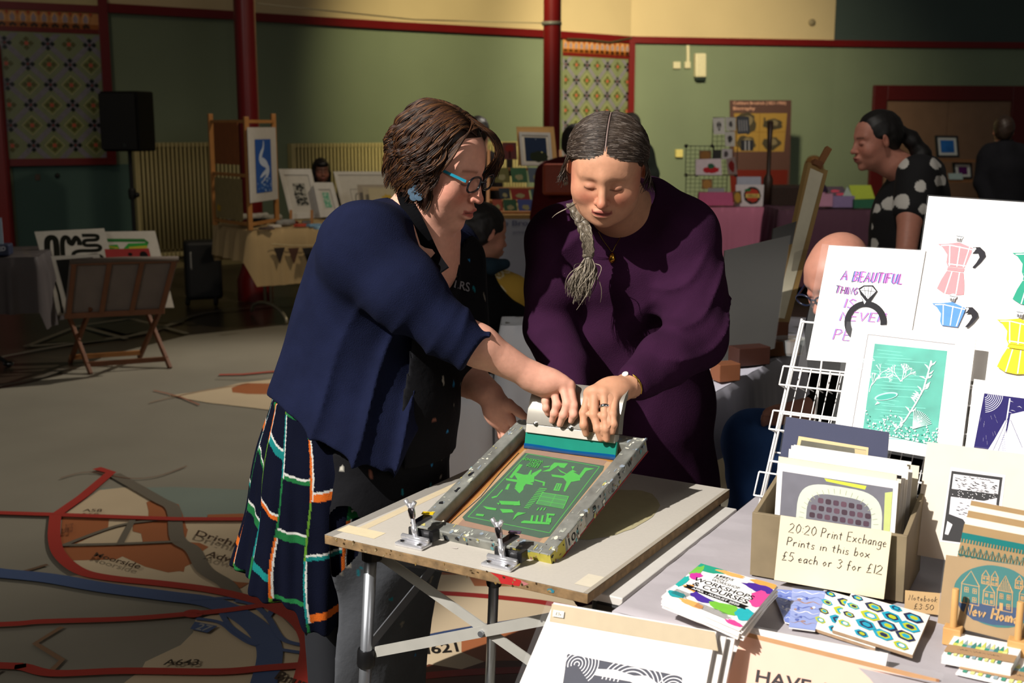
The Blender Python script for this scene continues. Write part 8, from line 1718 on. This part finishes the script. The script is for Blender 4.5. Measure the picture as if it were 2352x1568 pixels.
figure('person with a dark ponytail in a black top with large white dots, leaning forward', (W(2110, 600, y=yd).x, yd, 0), M_, '#b87c68', '#14100e', pbody, hair=hf_, res=.0055, clothes=[('spotted_top', lambda g: (g.cap(W(2110, 398, y=yd-.02), W(2125, 400, y=yd+.12), .085, .09, .05), g.ell(W(2105, 445, y=yd+.03), (.14, .17, .14), .05), g.cap(W(2085, 500, y=yd+.03), W(2085, 640, y=yd+.05), .165, .19, .06), g.cap(W(2108, 402, y=yd-.12), W(2097, 478, y=yd-.17), .092, .088, .03), g.cut(W(2090, 503, y=yd-.2), (0, 0, -1)) if False else g.bump(lambda X, Y, Z: .004*fbm(X, Y, Z, 22, 7))), mat('attr', .85, var=.1, scale=12, attr='tint'), dotfn),
    ('trousers', lambda g: (g.cap(W(2085, 640, y=yd+.05), (W(2085, 640, y=yd+.05).x+.05, yd+.1, .5), .17, .15, .05), g.cap((W(2085, 640, y=yd).x+.05, yd+.1, .5), (W(2085, 640, y=yd).x+.05, yd+.1, .05), .14, .09, .04)), FAB('#101014'), None)])
pv = hd_(0, -.125, .02); tag(MB().ball(pv, .02), '') if False else None
# ---- seated person with a bald crown, glasses, dark jumper and jeans ----
yb = 3.3; M_ = xf(frame3((-.72, -.50, -.50)), W(1925, 640, y=yb), 1.02); hb2 = lambda x, y, z: M_ @ Vector((x, y, z)); fr = Field(); fr.ell((0, -.05, .0), (.081, .078, .055), .02); fr.ell((0, .10, .0), (.1, .1, .1), .01, sub=True); fr.ell((0, -.03, .09), (.08, .1, .06), .01, sub=True)
def bbody(f):
    f.cap(hb2(0, -.03, -.06), W(1985, 740, y=yb+.05), .055, .07, .03); f.cap(W(1900, 930, y=yb-.25), W(1790, 952, y=yb-.32), .035, .026, .02)
    f.merge(hand_pts(W(1790, 952, y=yb-.32), [W(1772, 948+5*i, y=yb-.36+.012*i) for i in range(4)], [[W(1762, 950+5*i, y=yb-.36+.012*i), W(1756, 957+5*i, y=yb-.36+.012*i), W(1752, 964+4*i, y=yb-.355+.012*i)] for i in range(4)], [W(1785, 945, y=yb-.36), W(1774, 943, y=yb-.375), W(1764, 946, y=yb-.38), W(1757, 950, y=yb-.38)]))
def jeans(g):
    hx = W(1990, 1020, y=yb+.1); kn_ = W(1735, 1015, y=yb-.25); g.cap(hx, kn_, .105, .088, .03); ft_ = Vector((kn_.x+.02, kn_.y-.02, .10)); g.cap(kn_, ft_, .082, .06, .03); k2 = W(1800, 1030, y=yb+.12); g.cap(hx, k2, .10, .085, .03); g.cap(k2, Vector((k2.x+.05, k2.y, .1)), .08, .06, .03)
    g.bump(lambda X, Y, Z: .006*np.sin(Z*55+X*30+2*np.sin(X*20))*np.clip((W(0, 1080, y=yb).z+.12-Z)/.2, 0, 1)+.003*fbm(X, Y, Z, 30, 2))
tb_ = figure('seated person with a bald crown, glasses and jeans behind the wire rack', (W(1990, 1020, y=yb+.1).x, yb+.1, 0), M_, '#b8806c', '#8a8680', bbody, hair=fr, hairn='hair_fringe', res=.008, clothes=[('jumper', lambda g: (g.cap(W(1970, 760, y=yb+.05), W(2010, 1000, y=yb+.12), .15, .18, .06), g.chain([W(1935, 790, y=yb-.08), W(1960, 920, y=yb-.15), W(1880, 935, y=yb-.27)], [.075, .062, .042], .03)), FAB('#0d0d10'), None), ('jeans', jeans, mat('#4468a8', .9, var=.35, scale=9, bump=.3, spec=.1), None)])
g = MB()
for s_ in (1, -1): g.tube([hb2(s_*.034+.026*math.cos(a), .112, .0+.018*math.sin(a)) for a in [2*math.pi*i/16 for i in range(17)]], .003, 6, False)
g.tube([hb2(.010, .114, .006), hb2(-.010, .114, .006)], .003, 6); gl_ = g.build('glasses', mat('#101830', .3, coat=.5), tb_, smooth=True)
for s_ in (1, -1): MB().bar(hb2(s_*.060, .105, .006), hb2(s_*.082, .0, .010), .003, .006).build('temple_arm', mat('#101830', .3), gl_)
p = W(1990, 1020, y=yb+.1); t = thing('chair', 'dark chair under the seated person with glasses and jeans', 'chair', (p.x, p.y, 0)); MB().box((p.x, p.y, p.z-.14), .42, .42, .03, base=True).build('seat', bk_, t)
for dx in (-.18, .18):
    for dy in (-.18, .18): MB().tube([(p.x+dx, p.y+dy, 0), (p.x+dx, p.y+dy, p.z-.13)], .013, 8).build('leg', bk_, t)
shp = W(1735, 1015, y=yb-.25); 
for q_, s_ in ((Vector((shp.x+.02, shp.y-.04, 0)), 1), (Vector((W(1800, 1030, y=yb+.12).x+.05, yb+.08, 0)), 2)): f = Field(); f.cap(q_+Z3*.045, q_+Vector((-.06, -.14, .035)), .042, .034, .02); f.cap(q_+Z3*.06, q_+Z3*.1, .045, .045, .02); f.cut((0, 0, .004), (0, 0, -1)); V, F = f.mesh(.008); npmesh('shoe', V, F, mat('#1a1816', .5), tb_)
# ---- long white table, right of the purple dress, with leaning sheets and easel ----
wt1, wt2 = W(1615, 915, z=.74), W(1860, 782, z=.74); e1 = (wt2-wt1).normalized(); e2 = Vector((e1.y, -e1.x, 0)); wq = [wt1, wt1+e1*1.6, wt1+e1*1.6-e2*.0+Vector((-e1.y, e1.x, 0))*.42, wt1+Vector((-e1.y, e1.x, 0))*.42]
t = thing('stall_table', 'long table under a lavender white cloth right of the purple dress', 'table', tuple(wt1.xy.to_3d())); MB().slab([q_-Z3*.004 for q_ in wq], Z3, .03).build('tabletop', mat('#8a8a88', .6), t)
for p in wq: c = p.lerp(sum(wq, Vector())/4, .12); MB().tube([c.xy.to_3d(), c-Z3*.02], .015, 8).build('leg', mat('#6a6c70', .4), t)
cloth('tablecloth', wq, .20, mat('#c8c6d2', .85, var=.06, scale=3), 'lavender white cloth on the long table right of the purple dress', 'tablecloth', amp=.018, seed=7)
def onT(x, y): return W(x, y, z=.745)
tw = mat('#8a5632', .6, var=.15, scale=12)
b_ = onT(1665, 872); tag(MB().box(b_, .075, .06, .055, 20, base=True).build('wood_block', mat('#7e4c30', .6), bevel=.003), 'light brown wooden block at the near end of the lavender white table', 'block')
b_ = onT(1720, 835); tag(MB().box(b_, .12, .07, .06, 20, base=True).build('wood_block', mat('#3a1c12', .6), bevel=.003), 'dark wooden block behind the leaning clear sheet', 'block')
es_ = thing('table_easel', 'slanted wooden table easel with a pale panel and raised post', 'easel', tuple(onT(1790, 805)))
EP = Plane(onT(1795, 800), 12, 14)
qe = [EP.at(*p_) for p_ in ((1857, 372), (1902, 392), (1812, 745), (1778, 742))]; quad_sheet('frame_panel', qe, EP.N, .035, mat('#9c7c48', .6, var=.12, scale=10), es_); c_ = sum(qe, Vector())/4; qi = [qe[0].lerp(qe[1], .08)-EP.V*.02, qe[0].lerp(qe[1], .72)-EP.V*.02, qe[3].lerp(qe[2], .72)+EP.V*.02, qe[3].lerp(qe[2], .08)+EP.V*.02]
quad_sheet('pale_mount', [q_+EP.N*.002 for q_ in qi], EP.N, .002, mat('#d8cfb4', .7), es_); e0, e1_ = EP.at(1878, 385), EP.at(1903, 340); MB().bar(e0, e1_, .022, .02, EP.N).build('post', mat('#8a5a30', .6), es_); MB().bar(EP.at(1866, 372), EP.at(1884, 380), .02, .03, EP.N).build('clamp', mat('#7a4a28', .6), es_)
f0 = onT(1780, 815); MB().bar(EP.at(1795, 740), onT(1792, 800), .05, .03).build('mast', mat('#6a3a1e', .6), es_); MB().box(f0, .16, .05, .05, 15, base=True).build('foot', tw, es_, bevel=.003)
for pxq, lab, dd, c in (([(1664, 575), (1815, 540), (1778, 800), (1640, 835)], 'large clear grey sleeved sheet leaning on the lavender white table', 0, '#3a3834'), ([(1775, 525), (1830, 508), (1820, 560), (1770, 570)], 'smaller clear grey sheet leaning behind the large one', .1, '#302e2a')):
    P = Plane(onT(1700, 830)+Vector((0, dd, 0)), 14, 10); q = [P.at(*p_) for p_ in pxq]; s_ = thing('sleeved_sheet', lab, 'print', tuple(q[3])); quad_sheet('sheet', q, P.N, .004, mat(c, .35, var=.2, scale=4), s_); MB().add([tuple(p_+P.N*.006) for p_ in q], [(0, 1, 2, 3)]).build('clear_sleeve', ACR(), s_)
b_ = onT(1812, 812); MB().lathe(b_, [(.045, 0), (.05, .01), (.055, .05), (.057, .055), (.05, .055)], 20).build('glass_dish', mat('#c8d0d0', .05, alpha=.4, spec=.8)); tag(COL.objects['glass_dish'], 'small clear dish on the lavender white table by the easel foot', 'dish')
tg = W(1655, 1180, z=.3); 
# clutter under that table
o_ = MB().box((W(1640, 1100, y=3.4).x, 3.5, 0), .10, .3, .35, 12, base=True).build('crate', mat('#7a4a28', .6)); tag(o_, 'brown wooden crate on the floor right of the purple dress', 'box')
p = W(1600, 1290, z=.2); 
t = thing('storage_tub', 'pale plastic tub on the floor between the press and the sales table', 'tub', (.60, 2.75, 0)); MB().hexa([(.52, 2.66, .0), (.74, 2.66, 0), (.74, 2.9, 0), (.52, 2.9, 0), (.50, 2.64, .46), (.76, 2.64, .46), (.76, 2.92, .46), (.50, 2.92, .46)]).build('body', mat('#9a9aa2', .5), t, bevel=.01); MB().box((.63, 2.78, .46), .29, .31, .02, base=True).build('lid', mat('#6c7078', .5), t, bevel=.005)
